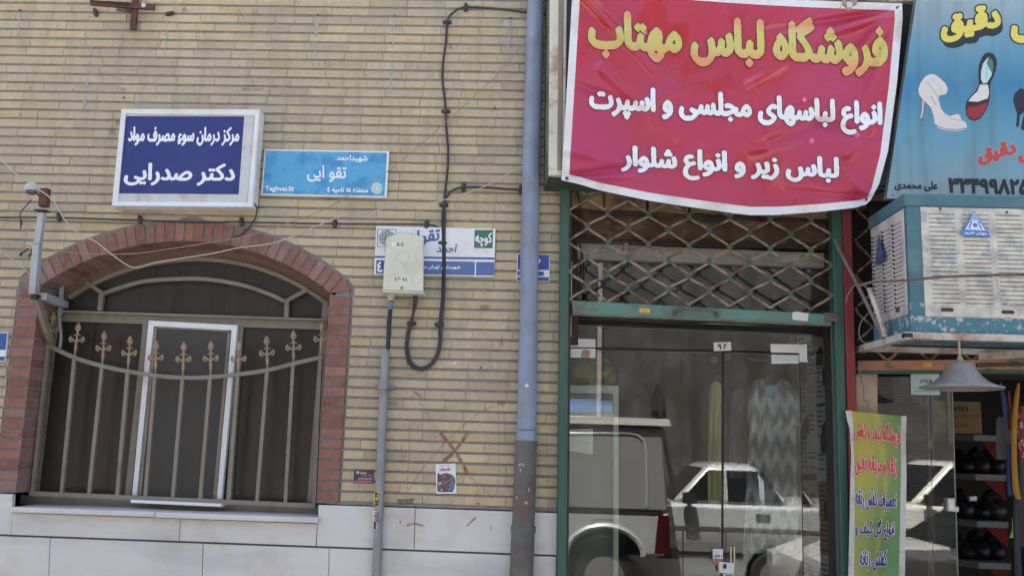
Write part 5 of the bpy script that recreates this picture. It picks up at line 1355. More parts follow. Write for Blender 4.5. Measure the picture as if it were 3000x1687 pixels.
b = MB(); b.slab([(2188, 1131), (2212, 1131), (2212, 1154), (2188, 1154)], .6, .62); tag(obj('blue_card', b, C(60, 96, 150, .7)), 'blue card behind the shoulder of the zigzag dress', 'card')

for k, pts in enumerate(([(1690, 560), (1700, 610), (1694, 680), (1704, 760), (1698, 850)], [(1676, 600), (1684, 660), (1690, 740), (1684, 800), (1690, 860)], [(1682, 690), (1700, 720), (1712, 790), (1704, 850)])):
    cable('loose_cable', ['dark cable hanging inside the lattice beside the green post, longest of three', 'dark cable hanging inside the lattice closest to the green post', 'short bent dark cable hanging inside the lattice near the green post'][k], pts, .0042, C(44, 38, 36, .7), .045)
# ------------------------------------------------------------------ shoe shop sign
YSS = -.30
ss = thing('shoe_sign', 'blue shoe shop sign with printed sandals and a phone number at the upper right', 'sign', P(2800, 580, YSS))
def sdepth(py): return YSS - .05*(580-py)/580
def spt(px, py, lift=0.): return P(px, py, sdepth(py) - lift)
def smap(q, y, lift): f = qpx(q); return lambda u, v: spt(*f(u, v), lift)
SM = lambda a, c, l: spt(a, c, l)
# printed sky: pale at the top, deep in the middle, greyish at the foot
cor = [(2694, -60), (3240, -60), (3240, 584), (2597, 582)]
b = MB(); colr = []
def sgrad(u, v):
    ks = [(0, (150, 170, 176)), (.14, (112, 152, 170)), (.32, (92, 146, 172)), (.52, (60, 124, 164)), (.68, (92, 144, 170)), (.85, (132, 160, 174)), (1, (158, 174, 184))]
    for (a, ca), (c, cc) in zip(ks[:-1], ks[1:]):
        if a <= v <= c: t = (v-a)/(c-a); return srgb(*[x*(1-t)+y*t for x, y in zip(ca, cc)])
    return srgb(*ks[-1][1])
q_ = qpx([cor[0], cor[1], cor[2], cor[3]])
def sg(u, v): 
    colr.append((*sgrad(u, v), 1)); return spt(*q_(u, v))
b.grid(sg, 12, 40); b.col['ink'] = colr
obj('printed_face', b, M('sky_print', (.2, .4, .6), .35, var=.10, vs=2.5, attr='ink', stretch=(1, 1, .5), dirt=srgb(146, 158, 160), da=.45, ds=3, dt=.60, thr=.1, streak=((16, 1, 1.2), srgb(84, 92, 92), .35)), ss, fix=False)
b = MB(); f0 = [spt(*c, -.004) for c in (cor[3], cor[2], cor[1], cor[0])]; b.hexa(f0 + [p + Vector((0, .05, 0)) for p in f0]); obj('sign_body', b, M('sign_edge', srgb(120, 130, 132), .6), ss)
yk = C(212, 200, 96, .35); bk = C(40, 44, 50, .35); rk = C(176, 70, 70, .4); wk = C(220, 212, 208, .35); bl2 = C(34, 36, 44, .4)
SK = dict(parent=ss, mapper=smap)
lettering(text='دقیق', q=[(2757, 32), (2932, 10), (2932, 104), (2757, 128)], mat=yk, bold=.06, nibk='e', border=5, bmat=bk, **SK)
lettering(text='دقیق', q=[(2762, 50), (2938, 28), (2938, 122), (2762, 146)], mat=bk, bold=.16, nibk='e', lift=.0004, name='lettering_shadow', **SK)
lettering(text='کیف', q=[(2962, 34), (3130, 20), (3130, 150), (2962, 146)], mat=yk, bold=.06, nibk='e', border=5, bmat=bk, **SK)
lettering(text='دقیق', q=[(2866, 430), (2977, 408), (2977, 466), (2866, 488)], mat=rk, bold=.07, border=1.6, bmat=C(190, 186, 196, .4), **SK)
lettering(text='کیف', q=[(2983, 436), (3090, 420), (3090, 480), (2983, 490)], mat=rk, bold=.07, border=1.6, bmat=C(190, 186, 196, .4), **SK)
lettering(text='علی محمدی', q=[(2621, 531), (2748, 531), (2748, 562), (2621, 558)], mat=bl2, bold=.05, **SK)
lettering(text='۳۳۴۹۹۸۲۵', q=[(2778, 521), (3014, 526), (3014, 572), (2778, 566)], mat=bl2, bold=.06, nx=.8, **SK)
def s4(x, y): return (2200 + x/3.22, y/3.22)
def spoly(pts, mat, l, nm='shoe_print'): return patch(ss, [s4(*p) for p in pts][::-1], 0, mat, l, nm, SM)
def sline(pts, w, mat, l=.002, nm='shoe_print'): return line(ss, [s4(*p) for p in pts], w, 0, mat, l, nm, SM)
sandal = C(206, 202, 200, .35)
spoly([(1690, 700), (1735, 705), (1790, 745), (1835, 790), (1858, 840), (1845, 885), (1800, 902), (1775, 900), (1770, 940), (1795, 1030), (1830, 1075), (1880, 1098), (1950, 1075), (1975, 1095), (1985, 1130), (2030, 1165), (2038, 1200), (2010, 1225), (1940, 1240), (1840, 1232), (1770, 1210), (1735, 1170), (1725, 1100), (1700, 1020), (1650, 965), (1610, 930), (1585, 890), (1580, 840), (1600, 785), (1640, 730)], sandal, .0008)
sline([(1628, 950), (1622, 1040), (1608, 1125)], 6.5, C(196, 188, 178, .35), .0007); sline([(1640, 960), (1632, 1050), (1616, 1120)], 2, C(90, 84, 76, .4), .0012); sline([(1598, 1125), (1622, 1128)], 3, C(50, 44, 40), .0012)
sline([(1640, 770), (1690, 800), (1740, 870), (1770, 935)], 3, C(150, 176, 186), .0013); spoly([(1680, 800), (1715, 808), (1712, 838), (1675, 828)], C(176, 192, 198), .0014)
sline([(1690, 740), (1760, 800), (1800, 850)], 5, C(176, 196, 206), .0011); sline([(1740, 1180), (1830, 1218), (1930, 1228), (2020, 1210)], 2.4, C(120, 118, 122), .0013); sline([(1700, 910), (1720, 950), (1740, 990)], 1.6, C(80, 84, 92), .0014); sline([(1860, 1110), (1920, 1130), (1990, 1140)], 2, C(170, 160, 158), .0013)
spoly([(2245, 497), (2290, 510), (2318, 560), (2322, 610), (2312, 660), (2295, 715), (2268, 765), (2255, 820), (2258, 890), (2248, 965), (2215, 1050), (2165, 1120), (2110, 1143), (2060, 1128), (2030, 1080), (2023, 1010), (2035, 955), (2075, 905), (2120, 860), (2150, 800), (2145, 700), (2150, 620), (2180, 540), (2210, 505)], C(44, 30, 34, .3), .0008)
spoly([(2240, 540), (2275, 570), (2285, 640), (2268, 720), (2225, 785), (2190, 790), (2170, 750), (2170, 680), (2190, 600)], C(176, 206, 206, .35), .0012)
spoly([(2240, 540), (2278, 570), (2290, 640), (2270, 690), (2225, 600)], C(70, 120, 110, .35), .0014)
spoly([(2160, 800), (2235, 800), (2248, 880), (2235, 930), (2140, 962), (2050, 958), (2085, 910), (2135, 865)], C(206, 204, 206, .35), .0012)
spoly([(2045, 1010), (2120, 1005), (2235, 965), (2205, 1050), (2155, 1110), (2100, 1128), (2055, 1105), (2035, 1060)], C(142, 42, 44, .3), .0012)
sline([(2040, 985), (2110, 990), (2240, 945)], 4, C(60, 34, 38, .3), .0015); sline([(2232, 620), (2215, 740)], 1.4, C(110, 130, 130), .0016)
spoly([(2540, 835), (2600, 850), (2640, 900), (2700, 1000), (2760, 1200), (2620, 1240), (2552, 1225), (2548, 1205), (2580, 1060), (2536, 1090), (2530, 1180), (2520, 1200), (2500, 1195), (2512, 1080), (2490, 1010), (2472, 950), (2490, 880)], C(36, 38, 44, .3), .0008)
b = MB(); b.lathe([(0, -.002), (.004, -.002), (.004, 0)], spt(2615, 572), 8, 'y'); obj('screw', b, nailm, ss)

# black sheet stands in for the unlit void between the two signs; ledge
dm = MB(); dm.box(X(2540, 400, -.02), X(3100, 400, -.02)+1.2, -.02, .02, Z(2650, 655, -.02), Z(2650, -80, -.02))
tag(obj('dark_void_sheet', dm, M('void_black', srgb(30, 28, 28), .8), None), 'black board behind the gap between the red banner and the shoe sign', 'board')
b = MB(); b.slab([(2556, 562), (2600, 562), (2596, 584), (2552, 583)], -.12, -.08); tag(obj('wood_block', b, M('old_wood', srgb(140, 112, 82), .8, var=.25, vs=14, dirt=srgb(70, 50, 40), da=.7, ds=16, dt=.55)), 'weathered wooden block under the foot of the shoe sign', 'wood block')

# ------------------------------------------------------------------ evaporative cooler on its frame
YF, YBk = -.62, -.15
ec = thing('evaporative_cooler', 'old blue and white evaporative cooler with peeling paint and louvred panels', 'air cooler', P(2850, 975, -.4))
cblue = M('cooler_blue', srgb(64, 108, 120), .5, var=.12, vs=4, dirt=srgb(116, 136, 144), da=.6, ds=4, dt=.58, thr=.12)
cpeel = M('cooler_blue_peeling', srgb(64, 114, 130), .55, var=.1, vs=4, dirt=srgb(176, 174, 172), da=.95, ds=26, dt=.57, thr=.03)
cwhite = M('cooler_white_peeling', srgb(198, 197, 186), .6, var=.14, vs=11, dirt=srgb(158, 160, 166), da=.8, ds=15, dt=.54, thr=.07, streak=((9, 1, 26), srgb(150, 140, 122), .55), bump=.3, bs=40)
xc, xr = X(2662, 760, YF), 2.62
zt_, zb__ = Z(2661, 576, YF), Z(2672, 974, YF)
zband = Z(2690, 606, YF); zbase = Z(2690, 921, YF)
xpost = X(2700, 760, YF)
b = MB(); b.bev([(xc, YF, zb__), (xc+1.15, YF, zb__), (xc+1.15, YF, zt_), (xc, YF, zt_)], .004, YBk-YF); obj('casing', b, cblue, ec)
b = MB(); b.bev([(xc-.012, YF-.014, zband), (xc+1.17, YF-.014, zband), (xc+1.17, YF-.014, zt_+.012), (xc-.012, YF-.014, zt_+.012)], .006, YBk-YF+.02); obj('top_cap', b, cblue, ec)
b = MB(); b.bev([(xc-.006, YF-.008, zb__-.004), (xc+1.16, YF-.008, zb__-.004), (xc+1.16, YF-.008, zbase), (xc-.006, YF-.008, zbase)], .004, YBk-YF+.012); obj('base_tray', b, cpeel, ec)
b = MB(); b.box(xc-.003, xpost, YF-.005, YF+.05, zbase+.001, zband-.001); obj('corner_post', b, cblue, ec)
b = MB(); b.box(xc-.004, xpost, YF-.0055, YF+.05, zbase+.001, zbase+.055); obj('corner_post', b, cpeel, ec)
# front panel
fx0, fx1 = xpost + .002, xc + 1.10
b = MB(); b.bev([(fx0, YF-.011, zbase-.01), (fx1, YF-.011, zbase-.01), (fx1, YF-.011, zband-.002), (fx0, YF-.011, zband-.002)], .003, .012); fp = obj('front_panel', b, cwhite, ec)
lc = [(X(2718.5, 700, YF), X(2800, 700, YF)), (X(2815.5, 700, YF), X(2898, 700, YF)), (X(2914, 700, YF), X(2994, 700, YF)), (X(3012, 700, YF), X(3090, 700, YF))]
zl0 = Z(2760, 625, YF); zl1 = Z(2770, 884, YF); nl = 21; pl_ = (zl0-zl1)/(nl-1)
def louver_mesh(w, h, d):
    """pressed lip: bulges out and down, open slot along its lower edge, rounded ends"""
    b = MB(); n = 10; prof = [(0, .34), (.55, .22), (.95, 0.), (1., -.20), (.8, -.30)]; vs = []
    for i in range(n+1):
        u = i/n; e = math.sqrt(max(0, 1-abs(2*u-1)**5))
        for d_, z_ in prof: vs.append(((u-.5)*w, -d*d_*(.15+.85*e), h*(z_*(.45+.55*e))))
    k = len(prof); b.add(vs, [(i*k+j, i*k+j+1, (i+1)*k+j+1, (i+1)*k+j) for i in range(n) for j in range(k-1)]); return b
lw = lc[0][1]-lc[0][0]
lmesh = obj('louver', louver_mesh(lw, pl_*.96, .027), cwhite, fp, True, fix=False)
slotm = M('louver_slot', (.02, .02, .02), .9)
L0 = root_loc(ec)
lproto = lmesh.data
first = True
bs = MB()
for ci, (x0, x1) in enumerate(lc):
    for r_ in range(nl):
        z = zl0 - r_*pl_
        o = lmesh if first else lmesh.copy()
        if not first: COL.objects.link(o); o.parent = fp
        first = False
        o.location = Vector(((x0+x1)/2, YF-.0112, z)) - L0; o.scale = ((x1-x0)/lw, random.uniform(.75, 1.1), random.uniform(.92, 1.06))
        bs.box(x0+.004, x1-.003, YF-.0117, YF-.0114, z-pl_*.40, z-pl_*.26)
obj('louver_slot', bs, slotm, fp, kind='stuff')
for (px, py) in ((2755, 612), (2950, 622)):
    b = MB(); A = P(px, py, YF-.012); b.box(A.x-.005, A.x+.005, YF-.0128, YF-.0112, A.z-.012, A.z+.006); obj('keyhole', b, slotm, fp); b = MB(); b.lathe([(0, -.003), (.007, -.003), (.007, 0)], P(px, py+6, YF-.0112), 10, 'y'); obj('screw', b, C(150, 150, 150, .4), fp)
for (px, py) in ((2775, 907), (2953, 914)):
    A = P(px, py, YF-.012); b = MB(); pts = [(A.x-.024, A.z-.009), (A.x+.024, A.z-.009), (A.x+.033, A.z), (A.x+.024, A.z+.009), (A.x-.024, A.z+.009), (A.x-.033, A.z)]; b.prism(pts, YF-.0128, YF-.0112); obj('grip_slot', b, M('grip_slot', srgb(70, 58, 50), .8), fp)
# blue triangle badge
def badge(par, tri, face, lift_dir, name='badge'):
    A, B, Cc = [Vector(t) for t in tri]      # apex, left foot, right foot
    n_ = lift_dir
    def Q(u, v): return B + (Cc-B)*u + (A - (B+Cc)/2)*v     # u along the foot 0..1, v up 0..1
    def pl2(pts, mat, l):
        mb = MB(); mb.add([Q(*p) + n_*l for p in pts], [tuple(range(len(pts)))]); obj(name, mb, mat, par, fix=False)
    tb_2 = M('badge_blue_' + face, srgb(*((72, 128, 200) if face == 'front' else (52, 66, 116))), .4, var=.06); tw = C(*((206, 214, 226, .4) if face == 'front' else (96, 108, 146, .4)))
    pl2([(0, 0), (1, 0), (.5, 1)], tb_2, .003)
    pl2([(.14, .24), (.86, .24), (.80, .30), (.20, .30)], tw, .0036)
    pl2([(.20, .30), (.26, .30), (.36, .52), (.31, .52)], tw, .0036); pl2([(.74, .30), (.80, .30), (.69, .52), (.64, .52)], tw, .0036)
    pl2([(.32, .58), (.68, .58), (.665, .62), (.335, .62)], tw, .0036)
    pl2([(.33, .30), (.67, .30), (.58, .58), (.42, .58)], tw, .0036); pl2(circ((.5, .43), .085, 14), tb_2, .0042)
    for k in range(4): h = .66 + k*.07; hw = (1-h)/2*.8; pl2([(.5-hw, h), (.5+hw, h), (.5+hw*.9, h+.03), (.5-hw*.9, h+.03)], tw, .0036)
    lettering(par, 'جهان افروز', [(0, 0), (60, 0), (60, 14), (0, 14)], 0, tw, .04, mapper=lambda q, y, l: (lambda u, v: Q(.12+.76*u, .05+.13*v) + n_*.0045))
badge(fp, (P(2853.5, 617, YF-.024), P(2813, 690, YF-.024), P(2902, 695, YF-.024)), 'front', Vector((0, -1, 0)))
# side panel (faces left), louvres slanting away
sx = xc - .004
def SP(px, py):      # point on the side plane x = sx seen at a photo pixel
    d = RT*((px-W0/2)/FPX) - UP*((py-H0/2)/FPX) + FW; t = sx/d.x; return Vector((sx, -DIST + d.y*t, EYE + d.z*t))
b = MB(); ya_, yb2 = YF + .03, YBk - .012
b.add([(sx-.003, yb2, zbase+.006), (sx-.003, ya_, zbase+.006), (sx-.003, ya_, zband-.004), (sx-.003, yb2, zband-.004), (sx+.002, yb2, zbase+.002), (sx+.002, ya_-.004, zbase+.002), (sx+.002, ya_-.004, zband), (sx+.002, yb2, zband)], [(0,1,2,3), (4,5,1,0), (5,6,2,1), (6,7,3,2), (7,4,0,3)])
sp2 = obj('side_panel', b, M('cooler_side_white', srgb(192, 186, 182), .6, var=.1, vs=8, dirt=srgb(150, 148, 156), da=.7, ds=7, dt=.55, thr=.08), ec)
span = yb2 - ya_; cw = span*.27
sl_ = obj('louver', louver_mesh(cw, pl_*.96, .02), cwhite, sp2, True, fix=False); first = True; bs = MB()
for ci in range(3):
    yc0 = ya_ + span*(.18 + .32*ci)
    for r_ in range(nl-1):
        z = zl0 - pl_*(1.2+r_); o = sl_ if first else sl_.copy()
        if not first: COL.objects.link(o); o.parent = sp2
        first = False
        o.location = Vector((sx-.003, yc0, z)) - L0; o.rotation_euler = (0, 0, -math.pi/2)
        bs.box(sx-.0036, sx-.0032, yc0-cw/2+.004, yc0+cw/2-.004, z-pl_*.42, z-pl_*.24)
        bs.box(sx-.012, sx-.0032, yc0+cw/2-.012, yc0+cw/2-.006, z-pl_*.3, z+pl_*.05)
obj('louver_slot', bs, slotm, sp2, kind='stuff')
badge(sp2, (Vector((sx-.018, ya_+span*.63, zl0-.03)), Vector((sx-.018, ya_+span*.80, zl0-.19)), Vector((sx-.018, ya_+span*.46, zl0-.19))), 'side', Vector((-1, 0, 0)))
b = MB(); b.box(sx-.006, sx-.003, ya_+span*.2, ya_+span*.3, zbase+.03, zbase+.055); obj('grip_slot', b, M('grip_slot', srgb(70, 58, 50), .8), sp2)
# angle iron frame below
fr = thing('cooler_bracket', 'rusty white angle iron frame carrying the cooler above the shoe shop', 'bracket', P(2700, 1000, -.4))
ang = M('rusty_white_frame', srgb(186, 182, 176), .7, var=.12, vs=8, dirt=srgb(140, 92, 62), da=.8, ds=9, dt=.55, thr=.08)
zf1, zf0 = zb__ - .003, Z(2650, 992, -.66)
xf = X(2650, 980, -.66)
b = MB(); b.box(xf, xf+1.3, -.665, -.625, zf0, zf1); obj('front_angle', b, ang, fr)
b = MB(); b.box(xf-.003, xf+.036, -.668, -.635, zf0+.006, zf1-.006); obj('open_end', b, C(30, 26, 24), fr)
b = MB(); b.box(xf, xf+.045, -.622, .0, zf0, zf1); obj('side_angle', b, ang, fr)
b = MB(); b.box(xf+.046, xf+1.3, -.10, -.055, zf0, zf1-.004); obj('back_angle', b, ang, fr)
A, B = P(2770, 1020, -.30), P(3010, 1006, -.62); b = MB(); b.tube([Vector((xf+.62, -.085, zf0-.012)), Vector((xf+1.15, -.64, zf0-.012))], .026, 4, True, True); obj('cross_angle', b, ang, fr)
b = MB(); b.tube([P(2444, 700, -.075), P(2460, 735, -.10), P(2530, 870, -.3), P(2588, 990, -.42)], [.010]*4, 6); obj('stay_bar', b, M('grey_stay', srgb(112, 104, 100), .7, var=.2, dirt=srgb(110, 76, 56), da=.6, ds=9, dt=.55), fr, True)
b = MB(); b.tube([P(2546, 845, -.35), P(2575, 925, -.38), P(2592, 988, -.42)], .013, 6); obj('stay_bar', b, ang, fr, True)
b = MB(); q = smooth_path([tuple(P(*p, -.70)) for p in ((2515, 838), (2560, 826), (2640, 822), (2760, 812), (2900, 806), (3040, 806))], 5); b.tube([Vector(v) for v in q], .0062, 7); obj('tie_rod', b, M('rusty_rod', srgb(92, 74, 66), .7, var=.2), fr, True)
cable('loose_wire', 'pale loose wire looping below the cooler beside the red post', [(2478, 886), (2486, 860), (2510, 832), (2545, 850), (2550, 905), (2522, 945), (2518, 985), (2535, 1004), (2560, 1000)], .0028, C(124, 116, 108), -.30)
cable('loose_wire', 'thin pale wire hanging down the cooler front louvres', [(2918, 800), (2925, 850), (2945, 885), (2975, 900), (3010, 905)], .003, C(176, 168, 158), -.66)

# ------------------------------------------------------------------ lamp shade
la = thing('hanging_lamp', 'grey bell shaped metal lamp hanging on a cord before the shoe shop', 'lamp', P(2812, 1140, -.55))
yl_ = -.55; A = P(2817, 1137, yl_)
wpx = (P(2932, 1137, yl_) - P(2700, 1137, yl_)).length
R_ = wpx/2
hs = (P(2812, 1062, yl_).z - A.z)
prof = [(R_, 0), (R_*.995, .006), (R_*.80, hs*.13), (R_*.62, hs*.28), (R_*.50, hs*.45), (R_*.42, hs*.62), (R_*.355, hs*.82), (R_*.335, hs*.97), (R_*.30, hs*1.0), (R_*.05, hs*1.01)]
inn = [(r*.97, h-.004) for r, h in prof[::-1][1:]]
b = MB(); n = 40; allp = prof + inn
vs = [A + Vector((r*math.cos(2*math.pi*k/n), r*math.sin(2*math.pi*k/n), h)) for r, h in allp for k in range(n)]
b.add(vs, [(i*n+k, i*n+(k+1)%n, (i+1)*n+(k+1)%n, (i+1)*n+k) for i in range(len(allp)-1) for k in range(n)])
obj('shade', b, M('dusty_grey_enamel', srgb(138, 136, 136), .6, var=.18, vs=7, dirt=srgb(116, 108, 104), da=.6, ds=6, dt=.55), la, True)
b = MB(); b.tube([A + Vector((0, 0, hs)), P(2811, 1030, yl_), P(2806, 940, yl_), P(2803, 860, yl_), P(2802, 812, -.66)], .0055, 8); obj('cord', b, C(196, 192, 182), la, True)
b = MB(); b.lathe([(0, hs+.03), (.012, hs+.03), (.016, hs), (0, hs)], A, 10); obj('cord_grip', b, C(170, 166, 160), la, True)
b = MB(); b.lathe([(0, .10), (.03, .10), (.035, .04), (.02, .0), (0, -.005)], A + Vector((0, 0, .02)), 14); obj('bulb', b, C(216, 214, 206, .2), la, True)

# ------------------------------------------------------------------ shoe shop front
s2 = thing('shoe_shop', 'shoe shop front with blinds, glass and red edged shelves under the cooler', 'shop', P(2750, 1687, .1))
xs0 = X(2500, 1300, 0); xs1 = 4.6
orange = M('peeling_orange_bar', srgb(176, 124, 96), .7, var=.15, vs=6, dirt=srgb(78, 104, 88), da=.9, ds=6, dt=.57, thr=.05, stretch=(1, 1, 2.5))
ys2 = .03
b = MB(); b.slab([(2512, 1056), (3060, 1050), (3060, 1088), (2512, 1090)], ys2-.035, ys2+.01, .004); obj('shutter_bar', b, orange, s2)
b = MB(); b.slab([(2512, 1086), (3060, 1083), (3060, 1092), (2512, 1094)], ys2-.042, ys2+.01, .002); obj('shutter_bar', b, greend, s2)
b = MB(); b.slab([(2862, 1064), (3060, 1060), (3060, 1070), (2862, 1075)], ys2-.05, ys2-.035, .002); obj('shutter_slot', b, C(60, 62, 56), s2)
patch(s2, [(2703, 1063), (2703, 1074), (2731, 1074), (2731, 1063)], ys2-.036, C(216, 160, 52), .0008, 'sticker')
for k in range(6):       # foot of the second lattice shutter showing under the frame
    x0 = 2562 + k*60*2.05
    for s_ in (0,):
        pts = smooth_path([(x0, 1028), (x0+12, 1034), (x0+30, 1050), (x0+45, 1051), (x0+62, 1036), (x0+72, 1028)], 4)
        b = MB(); b.tube([P(p[0], p[1], ys2) for p in pts], .0072, 6); obj('lattice_rod', b, tanr, s2, True)
for (c, i) in [((2506, 640), 0), ((2506, 740), 1), ((2506, 840), 2), ((2506, 940), 3)]:
    b = MB(); q = smooth_path([(c[0], c[1]-40), (c[0]+8, c[1]-22), (c[0]+40, c[1]+8), (c[0]+48, c[1]+18), (c[0]+40, c[1]+28), (c[0]+8, c[1]+56)], 3)
    b.tube([P(p[0], p[1], ys2) for p in q], .0072, 6); obj('lattice_rod', b, tanr, s2, True)
b = MB(); b.box(xs0, xs1, .10, .40, Z(2700, 1092, .1), 3.06); obj('header', b, M('dark_header', srgb(48, 44, 40), .9, var=.3, vs=4), s2)
b = MB(); b.slab([(2507, 1090), (2571, 1092), (2576, 1900), (2518, 1900)], .06, .40, .003); obj('pillar', b, M('beige_pillar', srgb(182, 164, 146), .7, var=.06, vs=4, dirt=srgb(150, 126, 104), da=.4, ds=5, dt=.6), s2)
cable('hook_wire', 'thin wire hook dropping over the beige pillar to the green banner', [(2522, 1062), (2520, 1090), (2523, 1112), (2529, 1135), (2531, 1160), (2531, 1172), (2542, 1176), (2546, 1195), (2547, 1206)], .0028, C(120, 112, 104), -.06)
# glass and blinds
gp2 = glass('shoe_glass', (.80, .83, .82), .01, (.42, .42, .40), ior=1.7)
b = MB(); b.slab([(2572, 1092), (2726, 1094), (2738, 1900), (2578, 1900)], .12, .128); obj('shop_pane', b, gp2, s2)
b = MB(); b.slab([(2727, 1094), (2787, 1095), (2812, 1900), (2739, 1900)], .118, .126); obj('glass_door', b, gp2, s2)
b = MB(); b.slab([(2787, 1095), (2790, 1095), (2815, 1900), (2812, 1900)], .118, .126); obj('door_edge', b, M('glass_edge', srgb(120, 134, 128), .2), s2)
bl = thing('venetian_blind', 'dark venetian blind hanging behind the shoe shop window', 'blind', P(2640, 1400, .2))
bm2 = M('blind_slat', srgb(74, 76, 86), .5, .1, var=.1)
za, zb3 = Z(2600, 1100, .2), Z(2600, 1460, .2); nsl = 46
for k in range(nsl):
    z = za + (zb3-za)*k/nsl; b = MB(); x0, x1 = X(2574, 1300, .2), X(2706, 1300, .2); t = .008 + random.uniform(-.001, .001)
    if 20 < k < 31: x1b = x1
    b.hexa([Vector((x0, .19, z-t*.55)), Vector((x1, .19, z-t*.55-.001)), Vector((x1, .19, z-t*.55)), Vector((x0, .19, z-t*.55+.001)), Vector((x0, .208, z+t*.5-.001)), Vector((x1, .208, z+t*.5-.002)), Vector((x1, .208, z+t*.5)), Vector((x0, .208, z+t*.5))]); obj('slat', b, bm2, bl)
for x in (2716, 2728):
    b = MB(); b.slab([(x, 1094), (x+5, 1094), (x+16, 1900), (x+10, 1900)], .15, .17); obj('window_mullion', b, M('mullion_grey', srgb(92, 96, 104), .5), s2)
b = MB(); b.slab([(2772, 1094), (2783, 1094), (2790, 1300), (2779, 1300)], .2, .22); obj('inner_post', b, M('inner_post', srgb(104, 106, 104), .5), s2)
pst = thing('paper_notice', 'pale blue paper notice stuck on the shoe shop glass behind the lamp shade', 'notice', P(2710, 1157, .117))
b = MB(); b.slab([(2667.5, 1090), (2752, 1090), (2754, 1157), (2669, 1156)], .1165, .1178); obj('sheet', b, C(176, 200, 206, .6), pst)
lettering(pst, 'پرینتر', [(2694, 1109), (2730, 1109), (2730, 1123), (2694, 1123)], .1165, C(70, 76, 92), .04)
for y_, c_ in ((1138, (96, 150, 180)), (1144, (70, 130, 170)), (1147, (96, 150, 180))): line(pst, [(2680, y_), (2745, y_)], 1.8, .1165, C(*c_), .0006, 'print_line')
hd = thing('lever_handle', 'chrome lever handle clamped on the edge of the shoe shop glass door', 'handle', P(2785, 1480, .1))
for c, y0 in (([(2775.5, 1458), (2798.5, 1458), (2799, 1499), (2777, 1497)], .09), ([(2797, 1482), (2811, 1484), (2810, 1499.5), (2797, 1499)], .095)):
    b = MB(); b.slab(c, y0, .135, .004); obj('plate', b, chrome, hd)
b = MB(); b.slab([(2839, 1453), (2864, 1452), (2863, 1467), (2841, 1467)], .4, .42, .004); tag(obj('lock_case', b, chrome), 'small chrome lock plate seen inside the shoe shop right of the door handle', 'lock')
# interior
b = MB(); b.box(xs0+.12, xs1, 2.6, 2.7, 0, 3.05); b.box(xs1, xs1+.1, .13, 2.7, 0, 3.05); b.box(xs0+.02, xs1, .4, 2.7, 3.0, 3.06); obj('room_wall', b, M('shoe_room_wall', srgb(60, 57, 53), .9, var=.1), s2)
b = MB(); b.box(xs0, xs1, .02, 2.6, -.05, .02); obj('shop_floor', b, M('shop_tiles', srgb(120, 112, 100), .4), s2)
shf = thing('shoe_shelves', 'white edged shelves with red brackets stacked inside the shoe shop', 'shelf', P(2880, 1687, .6))
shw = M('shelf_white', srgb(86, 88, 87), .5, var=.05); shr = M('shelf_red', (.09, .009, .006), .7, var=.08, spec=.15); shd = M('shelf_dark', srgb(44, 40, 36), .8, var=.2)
ysf = .62
for (xa_, ya_2, xb_, yb_2) in ((2787, 1271, 2918, 1276), (2790, 1386, 2947, 1392), (2797, 1523, 2954, 1532), (2803, 1644, 2962, 1656)):
    A, B = P(xa_, ya_2, ysf), P(xb_, yb_2, ysf)
    xm = X(2852 + (ya_2-1271)*.04, ya_2, ysf)
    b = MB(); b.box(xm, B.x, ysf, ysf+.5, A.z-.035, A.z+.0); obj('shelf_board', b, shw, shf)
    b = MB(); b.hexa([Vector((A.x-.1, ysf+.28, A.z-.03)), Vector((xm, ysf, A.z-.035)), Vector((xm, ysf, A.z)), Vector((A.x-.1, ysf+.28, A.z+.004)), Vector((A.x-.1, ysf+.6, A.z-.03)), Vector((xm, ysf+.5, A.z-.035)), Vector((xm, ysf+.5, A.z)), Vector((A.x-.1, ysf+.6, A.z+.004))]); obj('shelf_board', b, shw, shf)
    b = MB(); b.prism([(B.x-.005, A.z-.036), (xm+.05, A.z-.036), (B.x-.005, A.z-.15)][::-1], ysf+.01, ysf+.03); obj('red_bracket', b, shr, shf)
random.seed(9)
for r_, (yy, zz_) in enumerate(((1275, 0), (1390, 0), (1527, 0), (1648, 0))):
    A = P(2800, yy, ysf)
    if r_ == 0: continue
    for k, wh_ in enumerate(('leftmost', 'middle', 'rightmost')):
        px_ = X(2822 + k*46, yy, ysf+.2); w = random.uniform(.11, .14); h = random.uniform(.13, .19)
        b = MB()
        def shf_(u, v):     # heel at the back, vamp rising towards the ankle opening
            a = u*6.283; rr = max(0., math.sin(v*3.1416))**.7; up = h*.5*(1-math.cos(v*3.1416))
            return Vector((px_ + w*.5*rr*math.cos(a), ysf+.2 + .11*rr*math.sin(a), A.z + .002 + up*(.55 + .45*(1+math.sin(a))/2)))
        b.grid(shf_, 12, 7)
        tag(obj('shoe', b, C(*random.choice([(30, 28, 28), (44, 36, 32), (26, 26, 32)]), .4), None, True), '%s dark shoe on the %s shelf of the shoe shop' % (wh_, ['second', 'third', 'lowest'][r_-1]), 'shoe', 'shoes standing on the shelves')
cb = thing('carton', 'brown carton printed OSVEH standing on the top shelf of the shoe shop', 'box', P(2830, 1268, ysf))
b = MB(); A, B = P(2740, 1268, ysf), P(2878, 1176, ysf); b.bev([(A.x, ysf+.02, A.z+.002), (B.x, ysf+.02, A.z+.002), (B.x, ysf+.02, B.z), (A.x, ysf+.02, B.z)], .003, .3); obj('carton_body', b, M('carton_brown', srgb(112, 92, 62), .8, var=.08), cb)
lettering(cb, 'OSVEH', [(2760, 1187), (2836, 1190), (2836, 1205), (2760, 1202)], ysf+.02, C(34, 30, 28), .05)
